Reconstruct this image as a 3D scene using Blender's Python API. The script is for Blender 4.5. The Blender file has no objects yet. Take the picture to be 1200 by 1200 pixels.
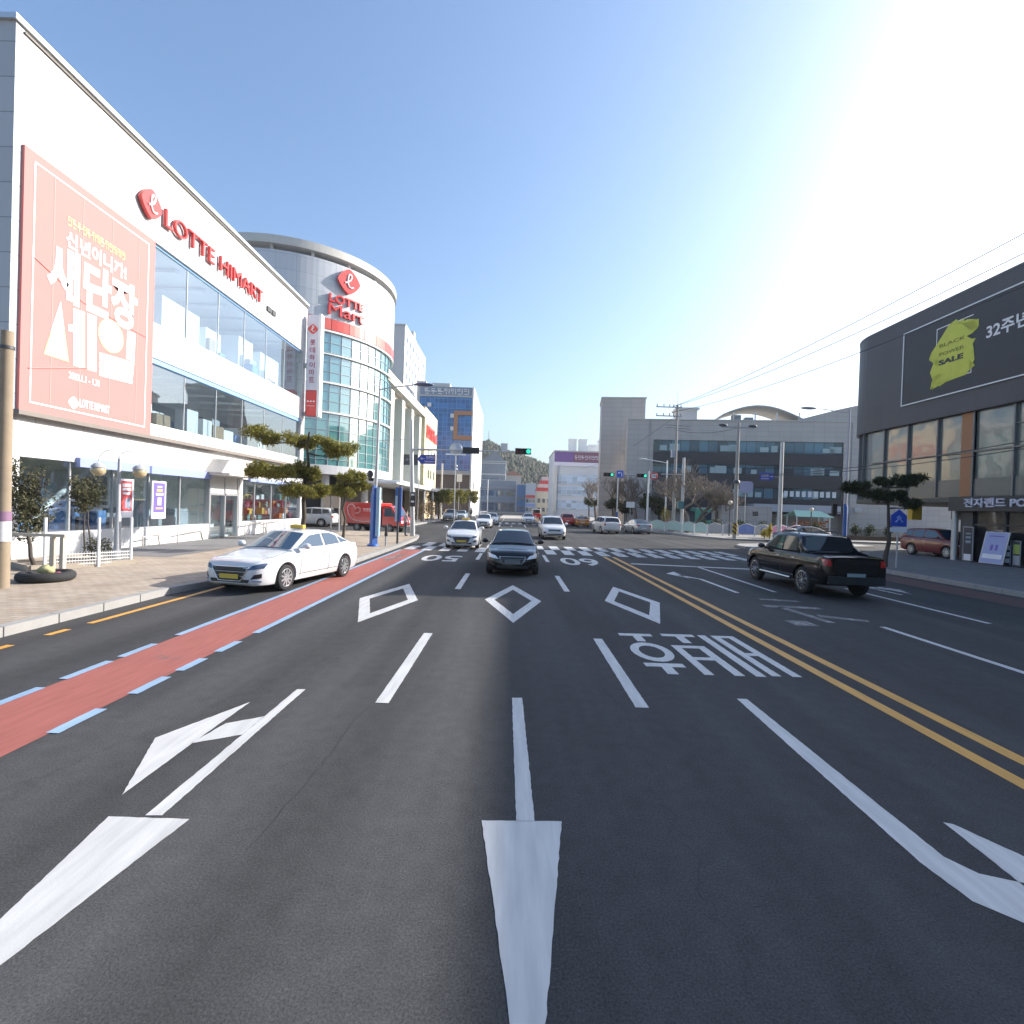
import bpy, bmesh, math, random
from mathutils import Vector, Matrix
S = bpy.context.scene
COL = S.collection
R = math.radians
random.seed(11)
# ------------------------------------------------------------------ camera
CAM_H, FPX, PITCH, ROLL = 2.35, 600.0, R(-0.57), R(1.9)
cam = bpy.data.objects.new('camera', bpy.data.cameras.new('camera'))
COL.objects.link(cam)
CM = Matrix.Rotation(math.pi/2+PITCH, 3, 'X') @ Matrix.Rotation(ROLL, 3, 'Z')
cam.matrix_world = Matrix.Translation((0, 0, CAM_H)) @ CM.to_4x4()
cam.data.sensor_width = 36; cam.data.lens = 18.0
cam.data.clip_start = 0.05; cam.data.clip_end = 6000
S.camera = cam
# ------------------------------------------------------------------ light
SUN_AZ, SUN_EL = R(68), R(26.6)
w = bpy.data.worlds.new('World'); S.world = w; w.use_nodes = True
nt = w.node_tree
bg = nt.nodes['Background']
sky = nt.nodes.new('ShaderNodeTexSky'); sky.sky_type = 'NISHITA'; sky.sun_disc = False
sky.sun_elevation = SUN_EL; sky.sun_rotation = SUN_AZ
sky.air_density = 1.25; sky.dust_density = 2.8; sky.ozone_density = 5.0; sky.altitude = 0
nt.links.new(sky.outputs[0], bg.inputs[0]); bg.inputs[1].default_value = 0.142
sun = bpy.data.objects.new('sun', bpy.data.lights.new('sun', 'SUN'))
COL.objects.link(sun)
sdir = Vector((math.sin(SUN_AZ)*math.cos(SUN_EL), math.cos(SUN_AZ)*math.cos(SUN_EL), math.sin(SUN_EL)))
sun.rotation_euler = sdir.to_track_quat('Z', 'Y').to_euler()
sun.data.energy = 4.8; sun.data.angle = R(0.5); sun.data.color = (1, 0.945, 0.87)
S.view_settings.view_transform = 'Standard'; S.view_settings.look = 'None'
S.view_settings.exposure = 0.95; S.view_settings.gamma = 1
S.cycles.max_bounces = 8; S.cycles.transparent_max_bounces = 12
# ------------------------------------------------------------------ helpers
def ray(px, py): return CM @ Vector(((px-600)/FPX, (600-py)/FPX, -1))
def G(px, py, z=0.0):
    d = ray(px, py); t = (z-CAM_H)/d.z
    return Vector((d.x*t, d.y*t, z))
def AY(px, py, Y):
    d = ray(px, py); t = Y/d.y
    return Vector((d.x*t, Y, CAM_H+d.z*t))
def AX(px, py, X):
    d = ray(px, py); t = X/d.x
    return Vector((X, d.y*t, CAM_H+d.z*t))
def lerp(a, b, t): return a+(b-a)*t
def interp(x, pts):
    if x <= pts[0][0]: return pts[0][1]
    for (a, b), (c, d) in zip(pts, pts[1:]):
        if x <= c:
            return b+(d-b)*(x-a)/(c-a)
    return pts[-1][1]
def smooth_interp(x, pts):
    n = len(pts)
    if x <= pts[0][0]: return pts[0][1]
    if x >= pts[-1][0]: return pts[-1][1]
    for i in range(n-1):
        if x <= pts[i+1][0]: break
    def sl(k):
        if k == 0: return (pts[1][1]-pts[0][1])/(pts[1][0]-pts[0][0])
        if k == n-1: return (pts[-1][1]-pts[-2][1])/(pts[-1][0]-pts[-2][0])
        a = (pts[k][1]-pts[k-1][1])/(pts[k][0]-pts[k-1][0]); b = (pts[k+1][1]-pts[k][1])/(pts[k+1][0]-pts[k][0])
        return 0 if a*b <= 0 else 2*a*b/(a+b)
    h = pts[i+1][0]-pts[i][0]; t = (x-pts[i][0])/h
    return ((2*t**3-3*t*t+1)*pts[i][1]+(t**3-2*t*t+t)*h*sl(i)+(-2*t**3+3*t*t)*pts[i+1][1]+(t**3-t*t)*h*sl(i+1))

TEXT_CACHE = {}
def text_data(s, offset=0.0):
    k = (s, offset)
    if k not in TEXT_CACHE:
        cu = bpy.data.curves.new('lettering', 'FONT'); cu.body = s; cu.size = 1; cu.offset = offset; cu.resolution_u = 4
        ob = bpy.data.objects.new('lettering', cu); COL.objects.link(ob)
        dg = bpy.context.evaluated_depsgraph_get()
        me = bpy.data.meshes.new_from_object(ob.evaluated_get(dg))
        vs = [v.co.copy() for v in me.vertices]; fs = [tuple(p.vertices) for p in me.polygons]
        bpy.data.objects.remove(ob); bpy.data.curves.remove(cu); bpy.data.meshes.remove(me)
        x0 = min(v.x for v in vs); x1 = max(v.x for v in vs); y0 = min(v.y for v in vs); y1 = max(v.y for v in vs)
        TEXT_CACHE[k] = ([((v.x-x0)/(x1-x0), (v.y-y0)/(y1-y0)) for v in vs], fs, (x1-x0)/(y1-y0))
    return TEXT_CACHE[k]

class MB:
    def __init__(s, world=False): s.v = []; s.f = []; s.m = []; s.sm = []; s.cur = 0; s.world = world
    def add(s, vs, fs, smooth=False):
        o = len(s.v); s.v.extend(Vector(v) for v in vs)
        for f in fs:
            s.f.append(tuple(i+o for i in f)); s.m.append(s.cur); s.sm.append(smooth)
        return s
    def box(s, x0, x1, y0, y1, z0, z1):
        x0, x1 = sorted((x0, x1)); y0, y1 = sorted((y0, y1)); z0, z1 = sorted((z0, z1))
        vs = [(x, y, z) for z in (z0, z1) for y in (y0, y1) for x in (x0, x1)]
        return s.add(vs, [(0, 2, 3, 1), (4, 5, 7, 6), (0, 1, 5, 4), (2, 6, 7, 3), (0, 4, 6, 2), (1, 3, 7, 5)])
    def obox(s, c, size, rz=0, mat=None):
        hx, hy, hz = (q/2 for q in size)
        m = Matrix.Translation(c) @ (mat.to_4x4() if mat else Matrix.Rotation(rz, 4, 'Z'))
        vs = [m @ Vector((x, y, z)) for z in (-hz, hz) for y in (-hy, hy) for x in (-hx, hx)]
        return s.add(vs, [(0, 2, 3, 1), (4, 5, 7, 6), (0, 1, 5, 4), (2, 6, 7, 3), (0, 4, 6, 2), (1, 3, 7, 5)])
    def prism(s, poly, z0, z1, smooth=False):
        a = sum(p[0]*q[1]-q[0]*p[1] for p, q in zip(poly, poly[1:]+poly[:1]))
        if a < 0: poly = poly[::-1]
        n = len(poly)
        s.add([(p[0], p[1], z1) for p in poly], [tuple(range(n))])
        s.add([(p[0], p[1], z0) for p in poly], [tuple(range(n))[::-1]])
        s.add([(p[0], p[1], z0) for p in poly]+[(p[0], p[1], z1) for p in poly],
              [(i, (i+1) % n, n+(i+1) % n, n+i) for i in range(n)], smooth)
        return s
    def plate(s, pts, nrm, th):                    # planar outline given thickness along nrm
        pts = [Vector(p) for p in pts]; nv = Vector(nrm).normalized()*th; n = len(pts)
        a = Vector((0, 0, 0))
        for i in range(n): a += (pts[i]-pts[0]).cross(pts[(i+1) % n]-pts[0])
        if a.dot(nv) < 0: pts = pts[::-1]
        s.add([p+nv for p in pts], [tuple(range(n))])
        s.add(pts, [tuple(range(n))[::-1]])
        return s.add(pts+[p+nv for p in pts], [(i, (i+1) % n, n+(i+1) % n, n+i) for i in range(n)])
    def sheet(s, pts, z=None):
        pts = [Vector((p[0], p[1], z if z is not None else p[2])) for p in pts]
        a = sum(p.x*q.y-q.x*p.y for p, q in zip(pts, pts[1:]+pts[:1]))
        if a < 0: pts = pts[::-1]
        return s.add(pts, [tuple(range(len(pts)))])
    def tube(s, pts, r, n=8, cap=True, smooth=True):
        pts = [Vector(p) for p in pts]; k = len(pts)
        rr = [r]*k if isinstance(r, (int, float)) else list(r)
        vs = []; up = None
        for i, p in enumerate(pts):
            d = (pts[min(i+1, k-1)]-pts[max(i-1, 0)]).normalized()
            if up is None: up = Vector((0, 0, 1)) if abs(d.z) < .9 else Vector((1, 0, 0))
            a = d.cross(up)
            if a.length < 1e-4: a = d.orthogonal()
            a.normalize(); b = a.cross(d); up = b
            for j in range(n):
                t = 2*math.pi*j/n
                vs.append(p+(a*math.cos(t)+b*math.sin(t))*rr[i])
        fs = [(i*n+j, (i+1)*n+j, (i+1)*n+(j+1) % n, i*n+(j+1) % n) for i in range(k-1) for j in range(n)]
        s.add(vs, fs, smooth)
        if cap:
            s.add(vs[:n], [tuple(range(n))]); s.add(vs[-n:], [tuple(range(n))[::-1]])
        return s
    def lathe(s, prof, n=16, c=(0, 0, 0), axis='Z', smooth=True, cap=True):
        vs = []
        for r, h in prof:
            for j in range(n):
                t = 2*math.pi*j/n; a, b = r*math.cos(t), r*math.sin(t)
                p = (a, b, h) if axis == 'Z' else ((a, h, b) if axis == 'Y' else (h, a, b))
                vs.append((p[0]+c[0], p[1]+c[1], p[2]+c[2]))
        fs = [(i*n+j, i*n+(j+1) % n, (i+1)*n+(j+1) % n, (i+1)*n+j) for i in range(len(prof)-1) for j in range(n)]
        if axis == 'Y': fs = [f[::-1] for f in fs]
        s.add(vs, fs, smooth)
        k = len(prof)
        for idx, rev in ((0, True), (k-1, False)):
            if cap and prof[idx][0] > 1e-4:
                ring = vs[idx*n:(idx+1)*n]; f = tuple(range(n))
                if rev != (axis == 'Y'): f = f[::-1]
                s.add(ring, [f])
        return s
    def ball(s, c, r, n=12):
        rx, ry, rz = (r, r, r) if isinstance(r, (int, float)) else r
        prof = [(max(1e-3, math.sin(math.pi*i/(n//2+1))), -math.cos(math.pi*i/(n//2+1))) for i in range(n//2+2)]
        vs = [(c[0]+q*rx*math.cos(2*math.pi*j/n), c[1]+q*ry*math.sin(2*math.pi*j/n), c[2]+h*rz) for q, h in prof for j in range(n)]
        return s.add(vs, [(i*n+j, i*n+(j+1) % n, (i+1)*n+(j+1) % n, (i+1)*n+j) for i in range(len(prof)-1) for j in range(n)], True)
    def text(s, t, o, U, V, w, h=None, th=0.02, offset=0.0):   # raised lettering in the plane U,V from corner o
        pts, fs, asp = text_data(t, offset)
        U = Vector(U).normalized(); V = Vector(V).normalized(); N = U.cross(V); o = Vector(o)
        if h is None: h = w/asp
        if w is None: w = h*asp
        P = [o+U*(a*w)+V*(b*h) for a, b in pts]; n = len(P)
        if th == 0: return s.add(P, fs)
        s.add([p+N*th for p in P], fs)
        ec = {}
        for f in fs:
            for i in range(len(f)):
                e = (f[i], f[(i+1) % len(f)]); ec[e] = 1
        side = [e for e in ec if (e[1], e[0]) not in ec]
        s.add(P+[p+N*th for p in P], [(a, b, b+n, a+n) for a, b in side])
        return s
    def build(s, name, mats, parent=None, loc=None, rz=None, bevel=0, kind=None):
        off = Vector((0, 0, 0)); q = parent
        while s.world and q: off += q.location; q = q.parent
        me = bpy.data.meshes.new(name)
        me.from_pydata([tuple(v-off) for v in s.v], [], s.f)
        if not isinstance(mats, (list, tuple)): mats = [mats]
        for m in mats: me.materials.append(m)
        me.polygons.foreach_set('material_index', s.m); me.polygons.foreach_set('use_smooth', s.sm)
        me.update()
        o = bpy.data.objects.new(name, me); COL.objects.link(o)
        if parent: o.parent = parent
        if loc is not None: o.location = loc
        if rz is not None: o.rotation_euler = (0, 0, rz)
        if bevel:
            b = o.modifiers.new('edge', 'BEVEL'); b.width = bevel; b.segments = 2; b.limit_method = 'ANGLE'; b.angle_limit = R(40)
        if kind: o['kind'] = kind
        return o
def build_each(b, name, m, parent):                # every box of the builder becomes a part of its own
    for i in range(0, len(b.v), 8):
        q = MB(b.world); q.add(b.v[i:i+8], [(0, 2, 3, 1), (4, 5, 7, 6), (0, 1, 5, 4), (2, 6, 7, 3), (0, 4, 6, 2), (1, 3, 7, 5)]); q.build(name, m, parent)
def glyphs(b, o, U, V, w, h, n, th=.01, seed=1):    # lettering too far or blurred to read: stroke clusters, one per character
    U = Vector(U).normalized(); V = Vector(V).normalized(); N = U.cross(V); o = Vector(o); q = random.Random(seed); c = w/n; t = h*.13
    def bar(x0, x1, y0, y1): b.plate([o+U*x0+V*y0, o+U*x1+V*y0, o+U*x1+V*y1, o+U*x0+V*y1], N, th)
    for k in range(n):
        x = k*c; e = c*.86; s_ = q.choice((0, 1, 2))
        bar(x+e*.78, x+e*.92, h*.05, h) if s_ < 2 else bar(x, x+e, h*.40, h*.40+t)
        bar(x, x+e*.6, h-t, h); bar(x, x+e*.6, h*.55, h*.55+t)
        if q.random() < .7: bar(x, x+e*.14, h*.55+t, h-t)
        if q.random() < .6: bar(x+e*.1, x+e*.7, 0, t)
        else: bar(x+e*.3, x+e*.42, 0, h*.4)
def tag(o, label, cat, group=None, kind=None):
    o['label'] = label; o['category'] = cat
    if group: o['group'] = group
    if kind: o['kind'] = kind
    return o
def thing(name, label, cat, loc=(0, 0, 0), rz=0, group=None):
    o = bpy.data.objects.new(name, None); COL.objects.link(o); o.empty_display_size = .2
    o.location = loc; o.rotation_euler = (0, 0, rz)
    return tag(o, label, cat, group)
def kids(o): return [c for c in bpy.data.objects if c.parent == o]
def copy_thing(o, loc, rz=0, label=None):
    def rec(a, par):
        c = a.copy(); COL.objects.link(c)
        if par: c.parent = par
        for k in kids(a): rec(k, c)
        return c
    c = rec(o, None); c.location = loc; c.rotation_euler = (0, 0, rz)
    if label: c['label'] = label
    return c

# ------------------------------------------------------------------ materials
MATS = {}
def mat(name, col=(.5, .5, .5), rough=.6, metal=0, spec=.5, var=.12, vscale=3.0, bump=0, bscale=60, coat=0, trans=0, alpha=None):
    if name in MATS: return MATS[name]
    m = bpy.data.materials.new(name); m.use_nodes = True; MATS[name] = m
    N = m.node_tree.nodes; L = m.node_tree.links; p = N['Principled BSDF']
    p.inputs['Roughness'].default_value = rough; p.inputs['Metallic'].default_value = metal
    p.inputs['Specular IOR Level'].default_value = spec
    if coat: p.inputs['Coat Weight'].default_value = coat; p.inputs['Coat Roughness'].default_value = .04
    c = (*col, 1)
    tc = N.new('ShaderNodeTexCoord')
    if var:
        n = N.new('ShaderNodeTexNoise'); n.inputs['Scale'].default_value = vscale; n.inputs['Detail'].default_value = 6; n.inputs['Roughness'].default_value = .65
        L.new(tc.outputs['Object'], n.inputs['Vector'])
        mx = N.new('ShaderNodeMix'); mx.data_type = 'RGBA'
        mx.inputs[6].default_value = tuple(min(1, q*(1-var)) for q in col)+(1,)
        mx.inputs[7].default_value = tuple(min(1, q*(1+var)) for q in col)+(1,)
        L.new(n.outputs['Fac'], mx.inputs[0]); L.new(mx.outputs[2], p.inputs['Base Color'])
    else: p.inputs['Base Color'].default_value = c
    if bump:
        n2 = N.new('ShaderNodeTexNoise'); n2.inputs['Scale'].default_value = bscale; n2.inputs['Detail'].default_value = 4
        L.new(tc.outputs['Object'], n2.inputs['Vector'])
        b = N.new('ShaderNodeBump'); b.inputs['Strength'].default_value = bump; b.inputs['Distance'].default_value = .02
        L.new(n2.outputs['Fac'], b.inputs['Height']); L.new(b.outputs[0], p.inputs['Normal'])
    return m
def seam_mat(name, col, seam, du, dv, wd=.03, mode='xy', rough=.5, var=.06, vary=.05, spec=.4, metal=0, u0=0, v0=0):
    """cladding with thin joints every du x dv metres and a slight tone change from panel to panel"""
    m = bpy.data.materials.new(name); m.use_nodes = True; MATS[name] = m
    N = m.node_tree.nodes; L = m.node_tree.links; p = N['Principled BSDF']
    p.inputs['Roughness'].default_value = rough; p.inputs['Specular IOR Level'].default_value = spec; p.inputs['Metallic'].default_value = metal
    tc = N.new('ShaderNodeTexCoord'); sx = N.new('ShaderNodeSeparateXYZ'); L.new(tc.outputs['Object'], sx.inputs[0])
    def M(op, a, b=None):
        n = N.new('ShaderNodeMath'); n.operation = op
        for i, q in enumerate((a, b)):
            if q is None: continue
            if isinstance(q, (int, float)): n.inputs[i].default_value = q
            else: L.new(q, n.inputs[i])
        return n.outputs[0]
    if mode == 'cyl': u = M('MULTIPLY', M('ARCTAN2', sx.outputs[1], sx.outputs[0]), 9.8); v = sx.outputs[2]
    elif mode == 'xy': u = M('ADD', sx.outputs[0], sx.outputs[1]); v = sx.outputs[2]
    elif mode == 'floor': u = sx.outputs[0]; v = sx.outputs[1]
    uu = M('DIVIDE', M('ADD', u, u0+1000*du), du); vv = M('DIVIDE', M('ADD', v, v0+1000*dv), dv)
    s1 = M('LESS_THAN', M('FRACT', uu), wd/du); s2 = M('LESS_THAN', M('FRACT', vv), wd/dv)
    sm = M('MAXIMUM', s1, s2)
    wn = N.new('ShaderNodeTexWhiteNoise'); wn.noise_dimensions = '2D'
    cv = N.new('ShaderNodeCombineXYZ'); L.new(M('FLOOR', uu), cv.inputs[0]); L.new(M('FLOOR', vv), cv.inputs[1]); L.new(cv.outputs[0], wn.inputs['Vector'])
    n = N.new('ShaderNodeTexNoise'); n.inputs['Scale'].default_value = .7; n.inputs['Detail'].default_value = 6; mp = N.new('ShaderNodeMapping'); mp.inputs['Scale'].default_value = (2.2, 2.2, .18) if mode != 'floor' else (1, 1, 1); L.new(tc.outputs['Object'], mp.inputs['Vector']); L.new(mp.outputs[0], n.inputs['Vector'])
    val = M('ADD', M('MULTIPLY', M('SUBTRACT', wn.outputs['Value'], .5), 2*vary), M('MULTIPLY', M('SUBTRACT', n.outputs['Fac'], .5), 2*var))
    hs = N.new('ShaderNodeMix'); hs.data_type = 'RGBA'; hs.blend_type = 'MULTIPLY'; hs.inputs[0].default_value = 1
    hs.inputs[6].default_value = (*col, 1); L.new(M('ADD', val, 1), hs.inputs[7])
    mx = N.new('ShaderNodeMix'); mx.data_type = 'RGBA'; L.new(sm, mx.inputs[0]); L.new(hs.outputs[2], mx.inputs[6]); mx.inputs[7].default_value = (*seam, 1)
    L.new(mx.outputs[2], p.inputs['Base Color'])
    return m
def glass_mat(name, tint=(.8, .9, .92), refl=.25, rough=.01, wave=0.0, body=None, wscale=.8):
    """window glass: sees through (or to a dark body colour) and mirrors at grazing angles"""
    m = bpy.data.materials.new(name); m.use_nodes = True; MATS[name] = m
    N = m.node_tree.nodes; L = m.node_tree.links
    N.remove(N['Principled BSDF']); out = N['Material Output']
    gl = N.new('ShaderNodeBsdfGlossy'); gl.inputs['Roughness'].default_value = rough; gl.inputs['Color'].default_value = (.95, .97, 1, 1)
    if body:
        a = N.new('ShaderNodeBsdfPrincipled'); a.inputs['Base Color'].default_value = (*body, 1); a.inputs['Roughness'].default_value = .25
    else:
        a = N.new('ShaderNodeBsdfTransparent'); a.inputs['Color'].default_value = (*tint, 1)
    fr = N.new('ShaderNodeFresnel'); fr.inputs['IOR'].default_value = 1.5
    ad = N.new('ShaderNodeMath'); ad.operation = 'ADD'; ad.use_clamp = True; ad.inputs[1].default_value = refl; L.new(fr.outputs[0], ad.inputs[0])
    mx = N.new('ShaderNodeMixShader')
    if not body:                                   # only the outer face of a pane mirrors
        ge = N.new('ShaderNodeNewGeometry'); iv = N.new('ShaderNodeMath'); iv.operation = 'SUBTRACT'; iv.inputs[0].default_value = 1; L.new(ge.outputs['Backfacing'], iv.inputs[1])
        mm = N.new('ShaderNodeMath'); mm.operation = 'MULTIPLY'; L.new(ad.outputs[0], mm.inputs[0]); L.new(iv.outputs[0], mm.inputs[1]); ad = mm
    L.new(ad.outputs[0], mx.inputs[0]); L.new(a.outputs[0], mx.inputs[1]); L.new(gl.outputs[0], mx.inputs[2]); L.new(mx.outputs[0], out.inputs[0])
    if wave:
        tc = N.new('ShaderNodeTexCoord'); n = N.new('ShaderNodeTexNoise'); n.inputs['Scale'].default_value = wscale; n.inputs['Detail'].default_value = 1
        L.new(tc.outputs['Object'], n.inputs['Vector'])
        b = N.new('ShaderNodeBump'); b.inputs['Strength'].default_value = wave; b.inputs['Distance'].default_value = .1
        L.new(n.outputs['Fac'], b.inputs['Height']); L.new(b.outputs[0], gl.inputs['Normal'])
    return m
def asphalt_mat():
    m = bpy.data.materials.new('asphalt'); m.use_nodes = True; MATS['asphalt'] = m
    N = m.node_tree.nodes; L = m.node_tree.links; p = N['Principled BSDF']; p.inputs['Roughness'].default_value = .85; p.inputs['Specular IOR Level'].default_value = .12
    tc = N.new('ShaderNodeTexCoord')
    def noise(sc, det=4, vec=None, ro=.6):
        n = N.new('ShaderNodeTexNoise'); n.inputs['Scale'].default_value = sc; n.inputs['Detail'].default_value = det; n.inputs['Roughness'].default_value = ro
        L.new(vec or tc.outputs['Object'], n.inputs['Vector']); return n.outputs['Fac']
    mp = N.new('ShaderNodeMapping'); mp.inputs['Scale'].default_value = (1.0, .06, 1); L.new(tc.outputs['Object'], mp.inputs['Vector'])
    def ramp(f, a, b, c0, c1):
        r = N.new('ShaderNodeMapRange'); r.inputs[1].default_value = a; r.inputs[2].default_value = b; r.inputs[3].default_value = c0; r.inputs[4].default_value = c1
        L.new(f, r.inputs[0]); return r.outputs[0]
    def mul(a, b):
        n = N.new('ShaderNodeMath'); n.operation = 'MULTIPLY'; L.new(a, n.inputs[0]); L.new(b, n.inputs[1]); return n.outputs[0]
    big = ramp(noise(.18, 5), .3, .7, .88, 1.14)
    streak = ramp(noise(1.1, 5, mp.outputs[0]), .3, .7, .84, 1.17)
    grit = ramp(noise(70, 3, None, .85), .25, .75, .40, 1.68)
    mid = ramp(noise(6, 5), .3, .7, .9, 1.1)
    vo = N.new('ShaderNodeTexVoronoi'); vo.inputs['Scale'].default_value = 120; L.new(tc.outputs['Object'], vo.inputs['Vector'])
    fl = N.new('ShaderNodeMapRange'); fl.inputs[1].default_value = .0; fl.inputs[2].default_value = .13; fl.inputs[3].default_value = 2.6; fl.inputs[4].default_value = 1.0
    L.new(vo.outputs['Distance'], fl.inputs[0])
    k = mul(mul(mul(mul(big, streak), grit), mid), fl.outputs[0])
    # polished wheel tracks and the darker drip line of each lane, broken up by noise
    sx = N.new('ShaderNodeSeparateXYZ'); L.new(tc.outputs['Object'], sx.inputs[0])
    wv = N.new('ShaderNodeMath'); wv.operation = 'MULTIPLY_ADD'; wv.inputs[1].default_value = 2*math.pi*2/3.07; wv.inputs[2].default_value = 2*math.pi*2/3.07*1.45-1.57*2; L.new(sx.outputs[0], wv.inputs[0])
    cs_ = N.new('ShaderNodeMath'); cs_.operation = 'COSINE'; L.new(wv.outputs[0], cs_.inputs[0])
    tn = N.new('ShaderNodeMath'); tn.operation = 'MULTIPLY'; L.new(cs_.outputs[0], tn.inputs[0]); L.new(ramp(noise(.35, 4, mp.outputs[0]), .35, .65, .0, .16), tn.inputs[1])
    t1 = N.new('ShaderNodeMath'); t1.operation = 'ADD'; t1.inputs[1].default_value = 1; L.new(tn.outputs[0], t1.inputs[0]); k = mul(k, t1.outputs[0])
    k = mul(k, ramp(noise(1.6, 7, None, .75),   .60, .72, 1.0, .90))
    # long repair cracks
    mc = N.new('ShaderNodeMapping'); mc.inputs['Scale'].default_value = (.16, .045, 1); L.new(tc.outputs['Object'], mc.inputs['Vector'])
    ds = N.new('ShaderNodeMix'); ds.data_type = 'VECTOR'; ds.inputs[0].default_value = .08
    nz = N.new('ShaderNodeTexNoise'); nz.inputs['Scale'].default_value = 2.5; nz.inputs['Detail'].default_value = 6; L.new(tc.outputs['Object'], nz.inputs['Vector'])
    L.new(mc.outputs[0], ds.inputs[4]); L.new(nz.outputs['Color'], ds.inputs[5])
    vc = N.new('ShaderNodeTexVoronoi'); vc.feature = 'DISTANCE_TO_EDGE'; vc.inputs['Scale'].default_value = 1.0; L.new(ds.outputs[1], vc.inputs['Vector'])
    cr = ramp(vc.outputs['Distance'], 0.0, .003, .86, 1.0)
    k = mul(k, cr)
    mx = N.new('ShaderNodeMix'); mx.data_type = 'RGBA'; mx.blend_type = 'MULTIPLY'; mx.inputs[0].default_value = 1; mx.inputs[6].default_value = (.062, .0607, .060, 1)
    L.new(k, mx.inputs[7]); L.new(mx.outputs[2], p.inputs['Base Color'])
    b = N.new('ShaderNodeBump'); b.inputs['Strength'].default_value = .35; b.inputs['Distance'].default_value = .006
    L.new(noise(90, 3, None, .7), b.inputs['Height']); L.new(b.outputs[0], p.inputs['Normal'])
    return m
def paint_mat(name, col, wear=.42, scale=5, rough=.55):
    """thermoplastic road paint, scuffed through to the asphalt, with tyre dirt along the lane"""
    m = bpy.data.materials.new(name); m.use_nodes = True; MATS[name] = m
    N = m.node_tree.nodes; L = m.node_tree.links; p = N['Principled BSDF']; p.inputs['Roughness'].default_value = rough
    tc = N.new('ShaderNodeTexCoord')
    n = N.new('ShaderNodeTexNoise'); n.inputs['Scale'].default_value = scale; n.inputs['Detail'].default_value = 9; n.inputs['Roughness'].default_value = .78; L.new(tc.outputs['Object'], n.inputs['Vector'])
    r = N.new('ShaderNodeMapRange'); r.inputs[1].default_value = wear-.05; r.inputs[2].default_value = wear-.17; L.new(n.outputs['Fac'], r.inputs[0])
    mp = N.new('ShaderNodeMapping'); mp.inputs['Scale'].default_value = (14, 1.6, 1); L.new(tc.outputs['Object'], mp.inputs['Vector'])
    n2 = N.new('ShaderNodeTexNoise'); n2.inputs['Scale'].default_value = 1; n2.inputs['Detail'].default_value = 5; L.new(mp.outputs[0], n2.inputs['Vector'])
    d = N.new('ShaderNodeMapRange'); d.inputs[1].default_value = .3; d.inputs[2].default_value = .7; d.inputs[3].default_value = .82; d.inputs[4].default_value = 1.05; L.new(n2.outputs['Fac'], d.inputs[0])
    mu = N.new('ShaderNodeMix'); mu.data_type = 'RGBA'; mu.blend_type = 'MULTIPLY'; mu.inputs[0].default_value = 1; mu.inputs[6].default_value = (*col, 1); L.new(d.outputs[0], mu.inputs[7])
    mx = N.new('ShaderNodeMix'); mx.data_type = 'RGBA'; L.new(r.outputs[0], mx.inputs[0]); L.new(mu.outputs[2], mx.inputs[6]); mx.inputs[7].default_value = (.1, .098, .095, 1)
    L.new(mx.outputs[2], p.inputs['Base Color'])
    b = N.new('ShaderNodeBump'); b.inputs['Strength'].default_value = .2; b.inputs['Distance'].default_value = .004
    n3 = N.new('ShaderNodeTexNoise'); n3.inputs['Scale'].default_value = 70; L.new(tc.outputs['Object'], n3.inputs['Vector']); L.new(n3.outputs['Fac'], b.inputs['Height']); L.new(b.outputs[0], p.inputs['Normal'])
    return m
def paver_mat():
    m = bpy.data.materials.new('pavers'); m.use_nodes = True; MATS['pavers'] = m
    N = m.node_tree.nodes; L = m.node_tree.links; p = N['Principled BSDF']; p.inputs['Roughness'].default_value = .85
    tc = N.new('ShaderNodeTexCoord')
    br = N.new('ShaderNodeTexBrick'); br.inputs['Scale'].default_value = 1; br.inputs['Brick Width'].default_value = .3; br.inputs['Row Height'].default_value = .15
    br.inputs['Mortar Size'].default_value = .008; br.inputs['Color1'].default_value = (.35, .275, .20, 1); br.inputs['Color2'].default_value = (.41, .34, .265, 1); br.inputs['Mortar'].default_value = (.17, .145, .12, 1)
    L.new(tc.outputs['Object'], br.inputs['Vector'])
    n = N.new('ShaderNodeTexNoise'); n.inputs['Scale'].default_value = .9; n.inputs['Detail'].default_value = 8; n.inputs['Roughness'].default_value = .7; L.new(tc.outputs['Object'], n.inputs['Vector'])
    d = N.new('ShaderNodeMapRange'); d.inputs[1].default_value = .3; d.inputs[2].default_value = .7; d.inputs[3].default_value = .75; d.inputs[4].default_value = 1.15; L.new(n.outputs['Fac'], d.inputs[0])
    mu = N.new('ShaderNodeMix'); mu.data_type = 'RGBA'; mu.blend_type = 'MULTIPLY'; mu.inputs[0].default_value = 1; L.new(br.outputs['Color'], mu.inputs[6]); L.new(d.outputs[0], mu.inputs[7])
    L.new(mu.outputs[2], p.inputs['Base Color'])
    b = N.new('ShaderNodeBump'); b.inputs['Strength'].default_value = .4; b.inputs['Distance'].default_value = .01; b.invert = True; L.new(br.outputs['Fac'], b.inputs['Height']); L.new(b.outputs[0], p.inputs['Normal'])
    return m
ASPH = asphalt_mat()
WP = paint_mat('white_road_paint', (.54, .53, .51), .40, 22); WPW = paint_mat('worn_white_paint', (.66, .66, .65), .60, 3.5)
WPF = paint_mat('faded_white_paint', (.5, .51, .52), .70, 3)
YP = paint_mat('yellow_road_paint', (.62, .30, .035), .43); BP = paint_mat('blue_road_paint', (.27, .41, .56), .40, 22)
RP = paint_mat('red_lane_surface', (.33, .10, .078), .47, 1.1, .85)
PAV = paver_mat()
CONC = mat('kerb_concrete', (.30, .29, .275), .85, var=.22, vscale=2.2, bump=.3, bscale=30)
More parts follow.
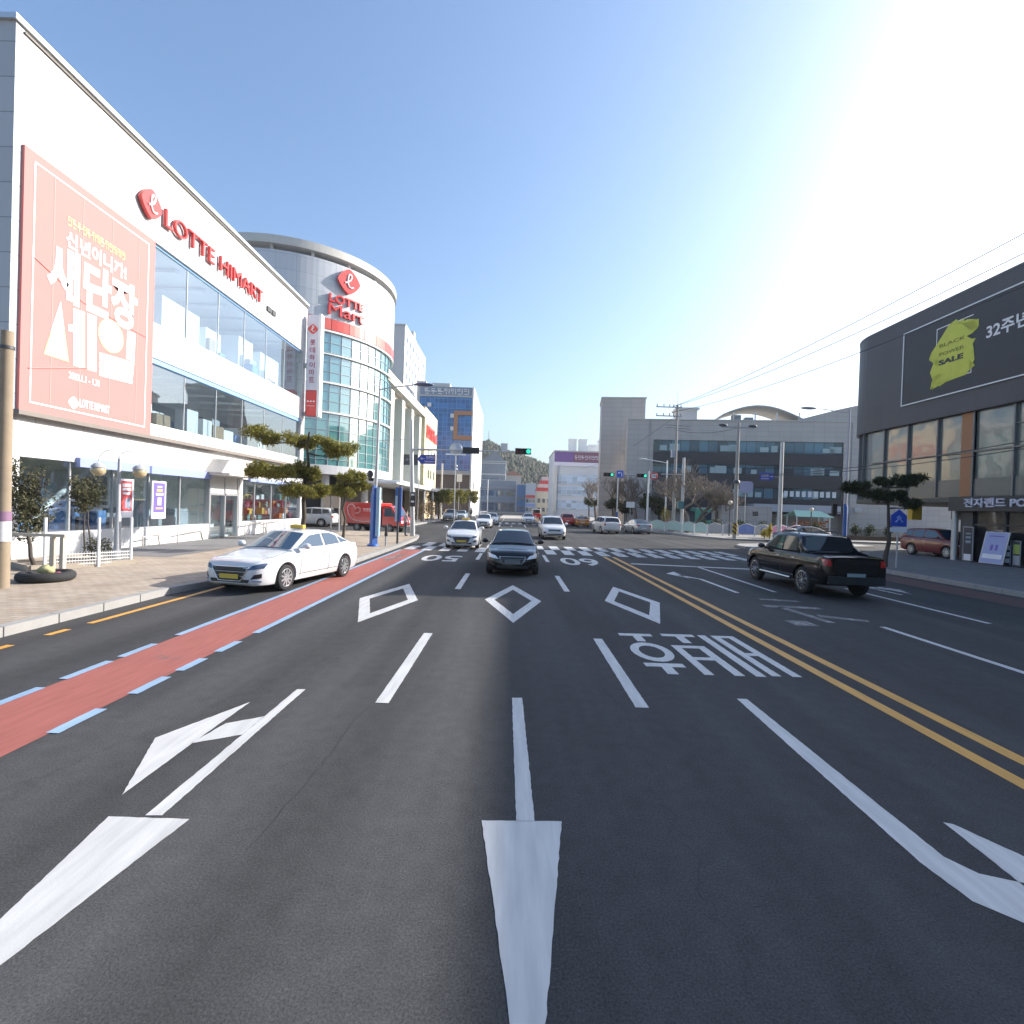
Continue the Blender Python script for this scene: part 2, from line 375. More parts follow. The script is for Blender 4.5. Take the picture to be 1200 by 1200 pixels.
LOT = mat('forecourt_asphalt', (.17, .165, .16), .9, var=.3, vscale=1.2, bump=.3, bscale=40)
PLAIN = mat('sidewalk_concrete', (.30, .285, .265), .85, var=.15, vscale=1.0, bump=.2, bscale=30)
DARKPAV = seam_mat('grey_pavers', (.17, .165, .16), (.08, .08, .08), .4, .2, .012, 'floor', .8, .15, .12)
GALV = mat('galvanised_steel', (.45, .46, .47), .45, .6, var=.15, vscale=5)
STEELP = mat('painted_steel_grey', (.36, .37, .38), .5, var=.15, vscale=4)
WHITEP = mat('white_enamel', (.75, .75, .74), .4, var=.06)
BLACKP = mat('black_plastic', (.02, .02, .022), .45, var=.1)
DARKP = mat('dark_steel', (.06, .06, .065), .5, var=.15)
CONCPOLE = mat('pole_concrete', (.36, .34, .31), .85, var=.2, vscale=3, bump=.2)
# ------------------------------------------------------------------ ground and road
MB().sheet([(-1500, -200), (1500, -200), (1500, 3000), (-1500, 3000)], -.03).build('ground', mat('bare_ground', (.2, .18, .15), .95, var=.2, vscale=.05), kind='structure')
road = MB().sheet([(-40, -30), (75, -30), (75, 62), (15, 64), (15, 290), (-10.4, 290), (-10.4, 60), (-40, 52)], 0).build('road', ASPH, kind='structure')
RJ = random.Random(77)
def ragged(p):                                     # hand-laid paint: outline broken into short runs that wander a few millimetres
    out = []
    for a, c in zip(p, list(p[1:])+[p[0]]):
        L_ = math.hypot(c[0]-a[0], c[1]-a[1]); k = min(120, int(L_/.05)) if L_ > .3 and a[1] < 30 else 1
        for i in range(max(1, k)):
            t = i/max(1, k); j = .0035 if i else 0
            out.append((lerp(a[0], c[0], t)+RJ.uniform(-j, j), lerp(a[1], c[1], t)+RJ.uniform(-j, j)))
    return out
def rmark(name, polys, m, z=.004):
    b = MB()
    for p in polys: b.sheet(ragged([tuple(q) for q in p]) if len(p) <= 12 and z < .01 and m != ASPH and abs(p[0][1]) < 30 else p, z)
    return b.build(name, m, road)
def rect(x0, x1, y0, y1): return [(x0, y0), (x1, y0), (x1, y1), (x0, y1)]
Gp = lambda *pts: [tuple(G(*p)[:2]) for p in pts]
for x, segs in ((-1.45, [(5.98, 9.3), (14.3, 17.65), (22.3, 25.4)]), (1.635, [(6.1, 9.3), (14.5, 17.8), (22.3, 25.4)])):
    for a, b in segs: rmark('lane_dash', [rect(x-.08, x+.08, a, b)], WP)
for x, segs in ((8.16, [(7.9, 11.15), (15.7, 22.45)]), (11.2, [(11.9, 17.05), (19.5, 22.4)]), (6.6, [])):
    for a, b in segs: rmark('lane_line', [rect(x-.07, x+.07, a, b)], WP)
for x in (4.69, 5.14): rmark('centre_line', [rect(x-.085, x+.085, -20, 25.6)], YP)
rmark('cycle_lane', [[(-5.52, -20), (-4.42, -20), (-4.42, 26.2), (-5.5, 26.2), (-5.52, 12)]], RP, .004)
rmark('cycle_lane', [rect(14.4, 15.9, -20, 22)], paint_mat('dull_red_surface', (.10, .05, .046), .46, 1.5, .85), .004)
blue = []
for a, b in ((12.0, 25.9), (11.0, 11.0)):
    if b > a: blue += [rect(-5.62, -5.5, 8.6, 25.9), rect(-4.46, -4.33, 8.9, 25.9)]
for a, b in ((7.55, 8.05), (6.6, 7.15), (5.45, 6.1), (4.3, 5.0), (3.0, 3.7)): blue.append(rect(-5.62, -5.5, a-.2, b))
for a, b in ((7.75, 8.3), (6.85, 7.35), (6.0, 6.55), (4.95, 5.5), (3.7, 4.3)): blue.append(rect(-4.46, -4.33, a, b+.05))
rmark('cycle_lane_edging', blue, BP, .008)
rmark('cycle_symbol', [[(-5.3, 21.2), (-5.15, 21.2), (-4.9, 23.0), (-5.05, 23.0)], [(-5.05, 20.6), (-4.7, 22.2), (-4.8, 22.4), (-5.15, 20.9)], rect(-5.2, -4.7, 23.2, 23.5)], WPF, .008)
for a, b in ((9.2, 17.5), (8.35, 8.75), (7.3, 7.75)): rmark('kerb_line', [rect(-7.6, -7.47, a, b)], YP)
# arrows for the oncoming lanes
rmark('arrow', [Gp((600, 818), (612, 818), (626.5, 963), (605, 963)), [(-.15, 3.8), (.45, 3.82), (.15, 1.75)]], WP)
rmark('arrow', [Gp((348, 808), (358, 808), (190, 956), (170, 956)), [(-2.86, 3.70), (-2.27, 3.70), (-2.57, 1.72)],
                Gp((293, 823), (182, 865), (143, 932), (225, 871.5)), [(-2.90, 5.30), (-2.60, 5.5), (-2.60, 5.06), (-2.98, 4.84)]], WP)
rmark('arrow', [[(2.94, 6.5), (3.07, 6.5), (3.10, 3.56), (3.2, 3.40), (3.5, 3.30), (3.5, 2.98), (3.1, 2.98), (2.93, 3.15), (2.88, 3.5)],
                [(3.5, 3.95), (3.5, 3.95-.9), (3.95, 3.1), (3.5, 2.2), (3.42, 2.2), (3.44, 3.95)][:1]+[(3.44, 3.97), (3.40, 3.3), (3.46, 2.4), (3.95, 3.12)]], WP)
def diamond(c, hx, hy, sw=.22, sh=.95):
    x, y = c; o = [(x, y-hy), (x+hx, y), (x, y+hy), (x-hx, y)]; k = 1-sh/hy*.9
    i = [(x, y-hy*k), (x+hx*k, y), (x, y+hy*k), (x-hx*k, y)]
    return [[o[j], o[(j+1) % 4], i[(j+1) % 4], i[j]] for j in range(4)]
for c in ((-2.93, 12.45), (.1, 12.85), (3.18, 13.2)): rmark('diamond_marking', diamond(c, .71, 2.5), WP)
def ground_text(name, t, x0, x1, y0, y1, off, m=WP, flip=True):
    b = MB()
    if flip: b.text(t, (x1, y1, .004), (-1, 0, 0), (0, -1, 0), x1-x0, y1-y0, 0, off)
    else: b.text(t, (x0, y0, .004), (1, 0, 0), (0, 1, 0), x1-x0, y1-y0, 0, off)
    return b.build(name, m, road)
Z2 = lambda *pts: Gp(*[(660+x/4, 640+y/4) for x, y in pts])
def ring_strokes(c, rx, ry, w, n=20):
    o = [(c[0]+rx*math.cos(2*math.pi*i/n), c[1]+ry*math.sin(2*math.pi*i/n)) for i in range(n)]; q = [(c[0]+(rx-w)*math.cos(2*math.pi*i/n), c[1]+(ry-w*1.5)*math.sin(2*math.pi*i/n)) for i in range(n)]
    return [[o[i], o[(i+1) % n], q[(i+1) % n], q[i]] for i in range(n)]
rmark('lane_text', [rect(2.10, 2.72, 9.60, 9.78), rect(2.34, 2.50, 9.22, 9.60)]+ring_strokes((2.42, 8.57), .34, .57, .14)+
      [rect(2.11, 2.72, 7.74, 7.92), rect(2.34, 2.50, 7.40, 7.74),
       rect(2.92, 3.54, 9.66, 9.84), rect(3.16, 3.32, 9.20, 9.66),
       rect(2.88, 3.02, 7.42, 9.02), rect(3.32, 3.47, 7.42, 9.02), rect(3.02, 3.32, 8.85, 9.02), rect(3.02, 3.32, 8.16, 8.32),
       rect(3.63, 3.78, 7.42, 9.82), rect(3.88, 4.02, 7.46, 9.82), rect(4.18, 4.32, 7.46, 9.82), rect(4.02, 4.18, 9.66, 9.82), rect(4.02, 4.18, 8.50, 8.66)], WP)
ground_text('speed_number', '50', -3.85, -2.2, 21.2, 23.7, .015)
ground_text('speed_number', '60', 2.25, 3.95, 21.4, 24.4, .015)
# hairline joints and one sealed crack beside the lane line
def crack(x0, y0, x1, y1, wd, seed):
    q = random.Random(seed); n = int(abs(y1-y0)/.12); L_ = []; R_ = []; x = 0
    for i in range(n+1):
        x += q.uniform(-.022, .022); x *= .93; px = lerp(x0, x1, i/n)+x; py = lerp(y0, y1, i/n); w_ = wd*q.uniform(.35, 1.2)
        L_.append((px-w_, py)); R_.append((px+w_, py))
    for a, c in zip(range(n), range(1, n+1)): yield [L_[a], R_[a], R_[c], L_[c]]
b = MB()
for args in ((-1.68, 3.4, -1.55, 6.0, .0035, 1), (-1.5, 9.6, -1.55, 14.0, .004, 2), (6.4, 3, 6.5, 9, .004, 4)):
    for p in crack(*args): b.sheet(p, .003)
b.build('road_crack', mat('crack_tar', (.034, .034, .035), .8), road)
# zebra crossing in two staggered rows
st = []
for k in range(-6, 15):
    x = k*.92
    if -5.6 < x < 12.6:
        st.append(rect(x, x+.52, 26.0, 28.6)); st.append(rect(x+.46, x+.98, 28.9, 31.5))
rmark('zebra_crossing', st[:22], WP); rmark('zebra_crossing', st[22:], WPW)
rmark('stop_line', [[(5.35, 22.55), (10.9, 21.85), (10.9, 22.15), (5.35, 22.9)]], WP)
rmark('bent_arrow', [[(6.76, 15.3), (6.9, 15.3), (6.86, 18.2), (6.72, 18.2)], [(6.86, 18.2), (6.72, 18.2), (6.3, 18.9), (6.3, 19.4)], [(6.45, 18.3), (6.45, 20.2), (5.95, 19.5)]], WP)
rmark('turn_arrow', [[(12.2, 16.0), (12.34, 16.0), (12.3, 18.8), (12.16, 18.8)], [(12.3, 17.9), (12.3, 17.5), (12.75, 16.9), (12.75, 17.4)], [(12.6, 18.0), (12.75, 16.2), (13.1, 17.2)]], WPW)
rmark('faded_marking', [[(7.1, 11.4), (7.3, 11.4), (7.1, 13.2), (6.9, 13.2)], [(6.6, 13.1), (8.0, 13.0), (8.0, 13.3), (6.6, 13.4)], [(7.3, 12.0), (8.2, 11.6), (8.3, 11.8), (7.4, 12.3)], rect(6.2, 6.7, 11.0, 11.5), [(7.0, 14.2), (8.0, 14.0), (8.0, 14.25), (7.0, 14.4)]], WPF)
# far side of the junction
far = [rect(-1.55, -1.4, 60, 68), rect(1.6, 1.75, 60, 68), rect(-5, 1.7, 68, 68.6), rect(-.1, .1, 61, 64)]
for k in range(-5, 12): far.append(rect(k*.95, k*.95+.5, 71, 75))
rmark('lane_line', far, WP)
for k in range(8): rmark('lane_dash', [rect(-1.55, -1.4, 80+k*10, 84+k*10), rect(1.6, 1.75, 80+k*10, 84+k*10)], WP)
rmark('centre_line', [rect(4.6, 4.75, 64, 200), rect(5.0, 5.15, 64, 200)], YP)
rmark('patch', [rect(-1.3, 4.4, 84, 100)], mat('dark_patch', (.05, .05, .055), .8), .006)
rmark('concrete_patch', [rect(-2.5, 5, 103, 150)], mat('pale_surfacing', (.30, .28, .25), .9, var=.35, vscale=1.5), .006)
# pavements
def pavement(name, poly, m, h=.15, kerb=None, top=None):
    o = MB().prism([tuple(p) for p in poly], -.02, h).build(name, m); o['kind'] = 'structure'
    if kerb:
        b = MB(); n = len(kerb)
        for i in range(n-1):                        # kerbstones, each about 1 m, butted with a dark joint
            a = Vector(kerb[i]); c = Vector(kerb[i+1]); L = (c-a).length; k = max(1, round(L/1.0)); d = (c-a)/L; nn = Vector((d.y, -d.x))
            for j in range(k):
                p = a+d*(L*j/k+.008); q = a+d*(L*(j+1)/k-.008)
                b.prism([tuple(p-nn*.16), tuple(p+nn*.03), tuple(q+nn*.03), tuple(q-nn*.16)], -.02, h+.012)
        b.build('kerb', CONC, o, bevel=.012)
    return o
KL = [(-8.1, -20), (-8.1, 12.2), (-7.6, 14.5), (-6.3, 17.6), (-5.92, 19.5), (-5.95, 27), (-6.1, 33), (-6.5, 36), (-7.6, 38), (-9.6, 38.9), (-16, 39.2)]
pavement('pavement', [(-40, -20)]+KL+[(-16, 39.2), (-16.2, 39.2), (-40, 39.2)], PAV, kerb=KL)
MB().sheet([(-12.2, 18.2), (-12.3, 39.0), (-15.78, 39.0), (-15.78, 18.2)], .156).build('forecourt', LOT, kind='structure')
K2 = [(-40, 46.5), (-12.5, 47.5), (-10.9, 50), (-10.4, 56), (-10.4, 280)]
pavement('pavement', K2+[(-40, 280)], PLAIN, kerb=K2)
KR = [(16.4, -20), (16.4, 24), (17.1, 27), (20, 30.5), (24.5, 34.8), (31, 39.8), (75, 40.5)]
pavement('pavement', KR+[(75, -20)], DARKPAV, kerb=[p for p in KR[::-1]])
KI = [(16.3, 35.2), (17.6, 34.9), (29.2, 41.3), (29.4, 43.4), (27.4, 44.2), (17.4, 38.6), (16.3, 36.6), (16.3, 35.2)]
pavement('traffic_island', KI[:-1], PLAIN, kerb=KI[::-1])
K3 = [(75, 50.5), (27, 47.8), (22, 46.0), (19.6, 46.2), (17.6, 50), (16.4, 57), (15.2, 66), (15.2, 280)]
pavement('pavement', K3+[(75, 280)], PLAIN, kerb=K3)
# ================================================================== buildings
WB = lambda: MB(True)
WALLW = seam_mat('white_cladding', (.54, .54, .54), (.30, .30, .30), 1.9, 1.25, .022, 'xy', .45, .09, .03)
ENDW = seam_mat('grey_cladding', (.42, .44, .47), (.22, .23, .25), 2.2, 1.08, .03, 'xy', .5, .06, .04)
TRIM = mat('dark_bronze_trim', (.10, .085, .07), .5)
INTW = mat('interior_white', (.80, .80, .79), .7, var=.05); INTG = mat('interior_grey', (.35, .36, .37), .7)
CLEAR = glass_mat('shop_glass', (.90, .97, 1.0), .26, .01, .12, None, .5)
FROST = mat('frosted_panel', (.62, .68, .70), .35, var=.08, spec=.6)
BLUEM = mat('blue_blind', (.22, .42, .75), .5); BLUEA = mat('awning_blue', (.25, .30, .58), .6)
REDM = mat('sign_red', (.62, .05, .045), .35, var=.05); PINK = mat('banner_fabric', (.51, .18, .165), .75, var=.05, vscale=.6, bump=.5, bscale=.9)
PINKL = mat('banner_crease_tone', (.56, .24, .22), .75, var=.04); BANW = mat('banner_white_print', (.80, .78, .78), .75, var=.03); BANY = mat('banner_yellow_print', (.80, .66, .30), .75, var=.05)
ALU = mat('aluminium', (.55, .56, .57), .35, .7, var=.06); LILAC = mat('sign_lilac', (.62, .60, .68), .4, var=.05)
GREYS = mat('store_stone', (.5, .49, .46), .7)
def emblem(b, c, U, V, r, th, front=0, n=32):
    """rounded diamond plate standing off a wall"""
    U = Vector(U).normalized(); V = Vector(V).normalized(); N = U.cross(V); c = Vector(c); pts = []
    for i in range(n):
        t = 2*math.pi*i/n; cs, sn = math.cos(t), math.sin(t); k = r/((abs(cs)**1.35+abs(sn)**1.35)**(1/1.35))
        pts.append(c+U*(cs*k)+V*(sn*k))
    return b.plate(pts, N, th)
def script_l(b, c, U, V, r, rad):
    """the looped script letter on the emblem, drawn as a rounded stroke"""
    U = Vector(U).normalized(); V = Vector(V).normalized(); c = Vector(c)
    P = [(-.42, -.22), (-.20, -.12), (.08, .12), (.22, .40), (.18, .62), (.02, .66), (-.12, .48), (-.16, .1), (-.14, -.25), (-.02, -.5), (.2, -.55), (.44, -.42)]
    return b.tube([c+U*(x*r)+V*(y*r) for x, y in P], rad*r, 6)
# ---- the long white store on the left
SX = -15.8
store = thing('store_building', 'long white shop building with two glass bands beside the left pavement, nearest on the left', 'building', (-24, 27, 0))
b = WB()
for z0, z1 in ((3.45, 4.75), (8.33, 9.85), (13.3, 16.85)): b.box(SX-.35, SX, 16.25, 38.5, z0, z1)
b.box(SX-.35, SX-.002, 16.25, 22.1, 4.9, 8.33); b.box(SX-.35, SX-.002, 16.25, 22.1, 9.85, 13.3)
b.box(SX-.35, SX-.003, 37.9, 38.5, 4.9, 8.33); b.box(SX-.35, SX-.003, 37.9, 38.5, 9.85, 13.3)
b.box(SX-.3, SX-.002, 16.4, 26.7, .15, .95); b.box(SX-.3, SX-.002, 29.95, 38.4, .15, .98)
b.box(SX-.3, SX+.02, 29.6, 29.95, .15, 3.45); b.box(SX-.3, SX-.01, 38.2, 38.5, .98, 3.45); b.box(SX-.3, SX-.01, 16.25, 16.4, .15, 3.45)
b.build('wall', WALLW, store)
b = WB(); b.box(-45, SX-.001, 15.95, 16.25, 0, 16.85); b.build('end_wall', ENDW, store)
b = WB(); b.box(-45, SX-.36, 38.2, 38.5, 0, 16.8); b.box(-45.3, -45, 15.95, 38.5, 0, 16.8); b.build('rear_wall', ENDW, store)
b = WB(); b.box(-45.3, SX-.36, 16.3, 38.2, 16.4, 16.7); b.build('roof', INTG, store)
b = WB(); b.box(-45.3, SX+.1, 15.85, 16.15, 16.85, 17.02); b.box(SX-.3, SX+.1, 16.15, 38.6, 16.85, 17.02); b.build('coping', ALU, store)
b = WB(); b.box(SX+.002, SX+.06, 16.2, 38.55, 16.68, 16.74); b.build('coping_drip', TRIM, store)
b = WB(); b.box(SX-.35, SX+.32, 16.0, 38.55, 4.75, 4.9); b.build('ledge', mat('ledge_shadow_brown', (.20, .17, .15), .6), store)  # brown tone stands in for the shadow line along this ledge
b = WB()
for z in (.12, 4.7, 9.2, 13.5): b.box(-21, SX-.4, 16.3, 38.2, z, z+.12)
b.box(-21.2, -21, 16.3, 38.2, .2, 16.4); build_each(b, 'interior_slab', INTW, store)
b = WB()                                                          # partitions and counters seen through the glass
for (y0, y1, z0, z1, x0, x1) in ((24.5, 27.4, 9.85, 11.9, -19, -17.0), (28, 29.4, 9.85, 11.6, -18.5, -17), (31.5, 33.2, 9.85, 12.3, -18.5, -17.1), (33.8, 36.4, 9.85, 12.0, -18.2, -16.9),
                                 (23, 24.0, 5.0, 6.6, -18.5, -17), (29, 31, 5, 6.3, -18.5, -17), (33.5, 35.5, 5, 6.9, -19, -17.4)):
    b.box(x0, x1, y0, y1, z0, z1)
build_each(b, 'display_stand', INTW, store)
b = WB()
for (y0, y1, z0, z1, x) in ((24.3, 38, 5.9, 7.6, -20.7), (23.3, 26, .3, 3.2, -20.6), (17, 20, .3, 2.8, -20.5)): b.box(x-.2, x, y0, y1, z0, z1)
for k in range(5): b.box(-20, -18.6, 22.6+k*.9, 23.2+k*.9, .25, 1.2+.25*(k % 3))
build_each(b, 'shelving', INTG, store)
b = WB()
for k in range(7): b.box(-20.9, -16.9, 23+k*2.2, 23.25+k*2.2, 13.28, 13.42); b.box(-20.9, -16.9, 23+k*2.2, 23.25+k*2.2, 8.15, 8.25)
build_each(b, 'ceiling_strip', INTW, store)
b = WB(); b.tube([(-17.2, 17, .3), (-17.2, 20.6, 3.2)], .12, 6); b.obox((-17.8, 18.8, 1.7), (1.2, 4.6, .16), 0, Matrix.Rotation(R(39), 3, 'X')); b.build('stair', INTW, store)
for nm, col, sd in (('steel_appliance', (.42, .44, .46), 3), ('dark_screen', (.03, .035, .05), 4), ('pale_appliance', (.7, .7, .7), 5), ('brown_carton', (.34, .24, .15), 6), ('blue_panel', (.12, .25, .5), 7)):
    q_ = random.Random(sd); b = WB()
    for z0_ in (9.34, 4.84, .26):
        for k in range(5):
            y = q_.uniform(22.6, 37.2) if z0_ > 1 else q_.uniform(17, 26); x = q_.uniform(-19.5, -16.8); w0 = q_.uniform(.4, 1.1); b.box(x, x+.6, y, y+w0, z0_, z0_+q_.uniform(.9, 1.9))
    build_each(b, 'shop_stock', mat(nm, col, .4), store)
PX_ = [22.1+k*(37.9-22.1)/6 for k in range(7)]
for z0, z1 in ((5.5, 8.1), (9.85, 13.28)):
    for k in range(6):
        f = WB(); f.box(SX-.2, SX-.18, PX_[k]+.02, PX_[k+1]-.02, z0, z1); f.build('window', CLEAR, store)
    b = WB()
    for k in range(1, 6): b.box(SX-.24, SX-.16, PX_[k]-.02, PX_[k]+.02, z0, z1)
    build_each(b, 'mullion', ALU, store)
b = WB(); b.box(SX-.2, SX-.17, 22.1, 37.9, 4.92, 5.49); b.build('frosted_strip', FROST, store)
b = WB(); b.box(SX-.2, SX-.05, 22.1, 37.9, 8.11, 8.325); b.box(SX-.17, SX-.12, 22.1, 37.9, 13.2, 13.29); b.build('blind_box', BLUEM, store)
gy = [16.4, 18.4, 20.4, 22.4, 24.5, 26.68]
for k in range(5):
    f = WB(); f.box(SX-.16, SX-.14, gy[k]+.03, gy[k+1]-.03, .96, 3.44); f.build('window', CLEAR, store)
gy2 = [29.96, 31.6, 33.8, 36.0, 38.18]
for k in range(4):
    f = WB(); f.box(SX-.16, SX-.14, gy2[k]+.03, gy2[k+1]-.03, .99, 3.4); f.build('window', CLEAR, store)
b = WB()
for y in gy[1:-1]+gy2[1:-1]: b.box(SX-.2, SX-.1, y-.03, y+.03, .97, 3.43)
build_each(b, 'mullion', ALU, store)
b = WB(); b.box(SX+.001, SX+.16, 18.5, 26.6, 3.28, 3.62); b.box(SX+.001, SX+.14, 30.6, 38.4, 3.35, 3.55); build_each(b, 'awning', BLUEA, store)
b = WB(); b.prism([(SX, 26.3), (SX+1.25, 26.3), (SX+1.25, 30.0), (SX, 30.0)], 3.5, 3.62)
b.plate([(SX+.004, 26.2, 3.62), (SX+.004, 30.1, 3.62), (SX+.004, 29.4, 4.35), (SX+.004, 26.9, 4.35)], (1, 0, 0), .9)
b.build('canopy', mat('canopy_cream', (.62, .58, .52), .6), store)
b = WB(); b.box(SX-.3, SX+.0, 26.72, 26.85, .16, 3.48); b.box(SX-.3, SX, 28.15, 28.25, .16, 3.48); b.box(SX-.3, SX, 29.45, 29.58, .16, 3.48); b.box(SX-.3, SX, 26.85, 29.45, 2.45, 2.55); dr = b.build('door_frame', ALU, store)
b = WB(); b.box(SX-.14, SX-.11, 26.86, 28.14, .2, 2.44); b.box(SX-.14, SX-.11, 28.26, 29.44, .2, 2.44); b.build('door', CLEAR, store)
b = WB(); b.box(SX-.2, SX-.05, 26.86, 28.14, 2.56, 3.46); b.box(SX-.2, SX-.05, 28.26, 29.44, 2.56, 3.46); b.build('shutter_box', mat('shutter_grey', (.5, .5, .5), .6), store)
rb = random.Random(5)
for nm, col in (('orange_goods', (.55, .2, .06)), ('white_goods', (.7, .7, .7)), ('dark_goods', (.25, .05, .08)), ('yellow_goods', (.6, .4, .08)), ('teal_goods', (.1, .25, .22))):
    b = WB()
    for k in range(9):
        y = rb.uniform(30.2, 37.8); z = rb.choice((1.0, 1.35, 1.8, 2.3)); b.box(SX-.9, SX-.5, y, y+rb.uniform(.2, .5), z, z+rb.uniform(.2, .4))
    build_each(b, 'window_display', mat(nm, col, .5), store)
# ---- red banner
bn = thing('wall_banner', 'huge salmon red banner with white Korean sale lettering on the white shop wall', 'banner', (SX, 19.2, 4.9))
BX = SX+.1
b = WB(); b.box(SX+.004, BX, 16.22, 22.12, 4.93, 13.24); b.build('fabric', PINK, bn)
def onX(x): return lambda *pts: [AX(p[0], p[1], x) for p in pts]
A = onX(BX)
b = WB(); y0, y1, z0, z1 = 16.55, 21.75, 5.2, 12.95
for q in ((y0, y1, z0, z0+.05), (y0, y1, z1-.05, z1), (y0, y0+.05, z0+.05, z1-.05), (y1-.05, y1, z0+.05, z1-.05)): b.box(BX+.002, BX+.012, *q)
b.build('border', BANW, bn)
b = WB()
for y in (17.3, 18.45, 19.8, 21.2): b.box(BX+.001, BX+.006, y-.02, y+.02, 5.3, 12.9)
b.tube([(BX+.01, 16.6, 9.9), (BX+.01, 18.5, 9.2), (BX+.01, 21.7, 9.0)], .02, 4); b.tube([(BX+.01, 16.5, 6.3), (BX+.01, 19.1, 7.0)], .025, 4)
b.build('painted_crease', PINKL, bn)  # creases drawn as toned strips, light and shade put into the colour
def tx(b, t, p0, p1, off, th=.012, x=BX):
    a, c = AX(*p0, x), AX(*p1, x)
    b.text(t, (x+.002, a.y, a.z), (0, 1, 0), (0, 0, 1), c.y-a.y, c.z-a.z, th, off)
b = WB(); tx(b, '신년이니까!', (77, 288), (148, 312), .03); tx(b, '새단장', (54, 343), (161, 338), .04)
for poly in ([(85.5, 361), (99, 366), (99, 432), (85.5, 428)], [(102, 367), (112.5, 371), (112.5, 436), (102, 433)], [(80, 380), (85.5, 381), (85.5, 389), (80, 387.5)],
             [(149, 387.5), (158.5, 391), (157, 424), (147.5, 420)], [(116, 413), (157, 425), (156, 433), (116, 421.5)], [(116, 423), (156, 434.5), (155, 443), (116, 431)], [(116, 432.5), (155, 444.5), (155, 450), (116, 440)]):
    b.plate([p for p in A(*poly)], (1, 0, 0), .012)
b.plate(A((70.8, 353), (75, 386), (59, 389)), (1, 0, 0), .012)
tx(b, '2023.1.1 - 1.31', (80, 443), (116, 446), .03); tx(b, 'LOTTE HIMART', (93, 477), (128, 476), .03)
c = AX(86, 472, BX); emblem(b, c, (0, 1, 0), (0, 0, 1), .22, .012)
b.build('lettering', BANW, bn)
b = WB(); b.plate(A((59, 389.6), (75, 386.6), (80.2, 424), (51, 414.6)), (1, 0, 0), .012)
c = AX(130, 394, BX); b.plate([(BX, c.y+.62*math.cos(t), c.z+.62*math.sin(t)) for t in [2*math.pi*k/28 for k in range(28)]], (1, 0, 0), .012)
a, c = AX(79, 263, BX), AX(147, 300, BX); glyphs(b, (BX+.002, a.y, a.z), (0, 1, 0), (0, 0, 1), c.y-a.y, .3, 13, .012, 3)
b.build('yellow_lettering', BANY, bn)
# ---- red letter sign on the fascia
sg = thing('letter_sign', 'red raised letters with round emblem high on the white shop fascia', 'sign', (SX, 27, 14.6))
b = WB(); a, c = AX(195, 262, SX+.2), AX(309, 337, SX+.2)
b.text('LOTTE HIMART', (SX+.06, a.y, 14.2), (0, 1, 0), (0, 0, 1), c.y-a.y, .76, .14, -.008); b.build('lettering', REDM, sg)
b = WB(); c = AX(180, 241, SX+.2); emblem(b, (SX+.06, c.y-.1, 14.6), (0, 1, 0), (0, 0, 1), .62, .16); e = b.build('emblem', REDM, sg)
b = WB(); script_l(b, (SX+.24, c.y-.1, 14.6), (0, 1, 0), (0, 0, 1), .58, .09); b.build('script_mark', BANW, e)
b = WB(); b.box(SX+.02, SX+.1, 32.2, 32.75, 14.15, 14.45); b.box(SX+.02, SX+.1, 32.85, 33.3, 14.15, 14.45); b.build('small_plate', DARKP, sg)
# ---- blade sign at the far corner of the shop
bl = thing('blade_sign', 'tall narrow white and red sign standing out from the shop corner', 'sign', (-14.9, 38.1, 7.4))
p0, p1 = AY(357.5, 487, 38.0), AY(374.5, 369, 38.0)
b = WB(); b.box(p0.x, p1.x-.03, 38.0, 38.5, p0.z+1.9, p1.z); b.build('panel', LILAC, bl, bevel=.03)
b = WB(); b.box(p0.x, p1.x-.03, 38.0, 38.5, p0.z, p0.z+1.88); b.build('red_panel', REDM, bl, bevel=.03)
b = WB(); b.box(p1.x-.03, p1.x+.16, 37.97, 38.55, p0.z-.05, p1.z+.08); b.build('edge', WHITEP, bl)
b = WB(); b.box(SX, p0.x, 38.1, 38.3, 8.6, 8.9); b.box(SX, p0.x, 38.1, 38.3, 12.2, 12.5); build_each(b, 'bracket', STEELP, bl)
mx = (p0.x+p1.x)/2-.02
b = WB()
for i, ch in enumerate('롯데하이마트'): b.text(ch, (mx-.2, 37.995, p0.z+5.2-i*.55), (1, 0, 0), (0, 0, 1), .4, .42, .02, .01)
b.build('lettering', mat('sign_plum', (.35, .08, .14), .5), bl)
b = WB(); emblem(b, (mx, 37.995, p0.z+6.4), (1, 0, 0), (0, 0, 1), .36, .03); e = b.build('emblem', REDM, bl)
b = WB(); script_l(b, (mx, 37.955, p0.z+6.4), (1, 0, 0), (0, 0, 1), .34, .09); b.build('script_mark', BANW, e)
b = WB()
for k in range(3): b.box(mx-.3+k*.22, mx-.17+k*.22, 37.985, 37.996, p0.z+1.02, p0.z+1.12)
b.box(mx-.3, mx+.27, 37.985, 37.996, p0.z+.72, p0.z+.75); b.build('small_print', BANW, bl)
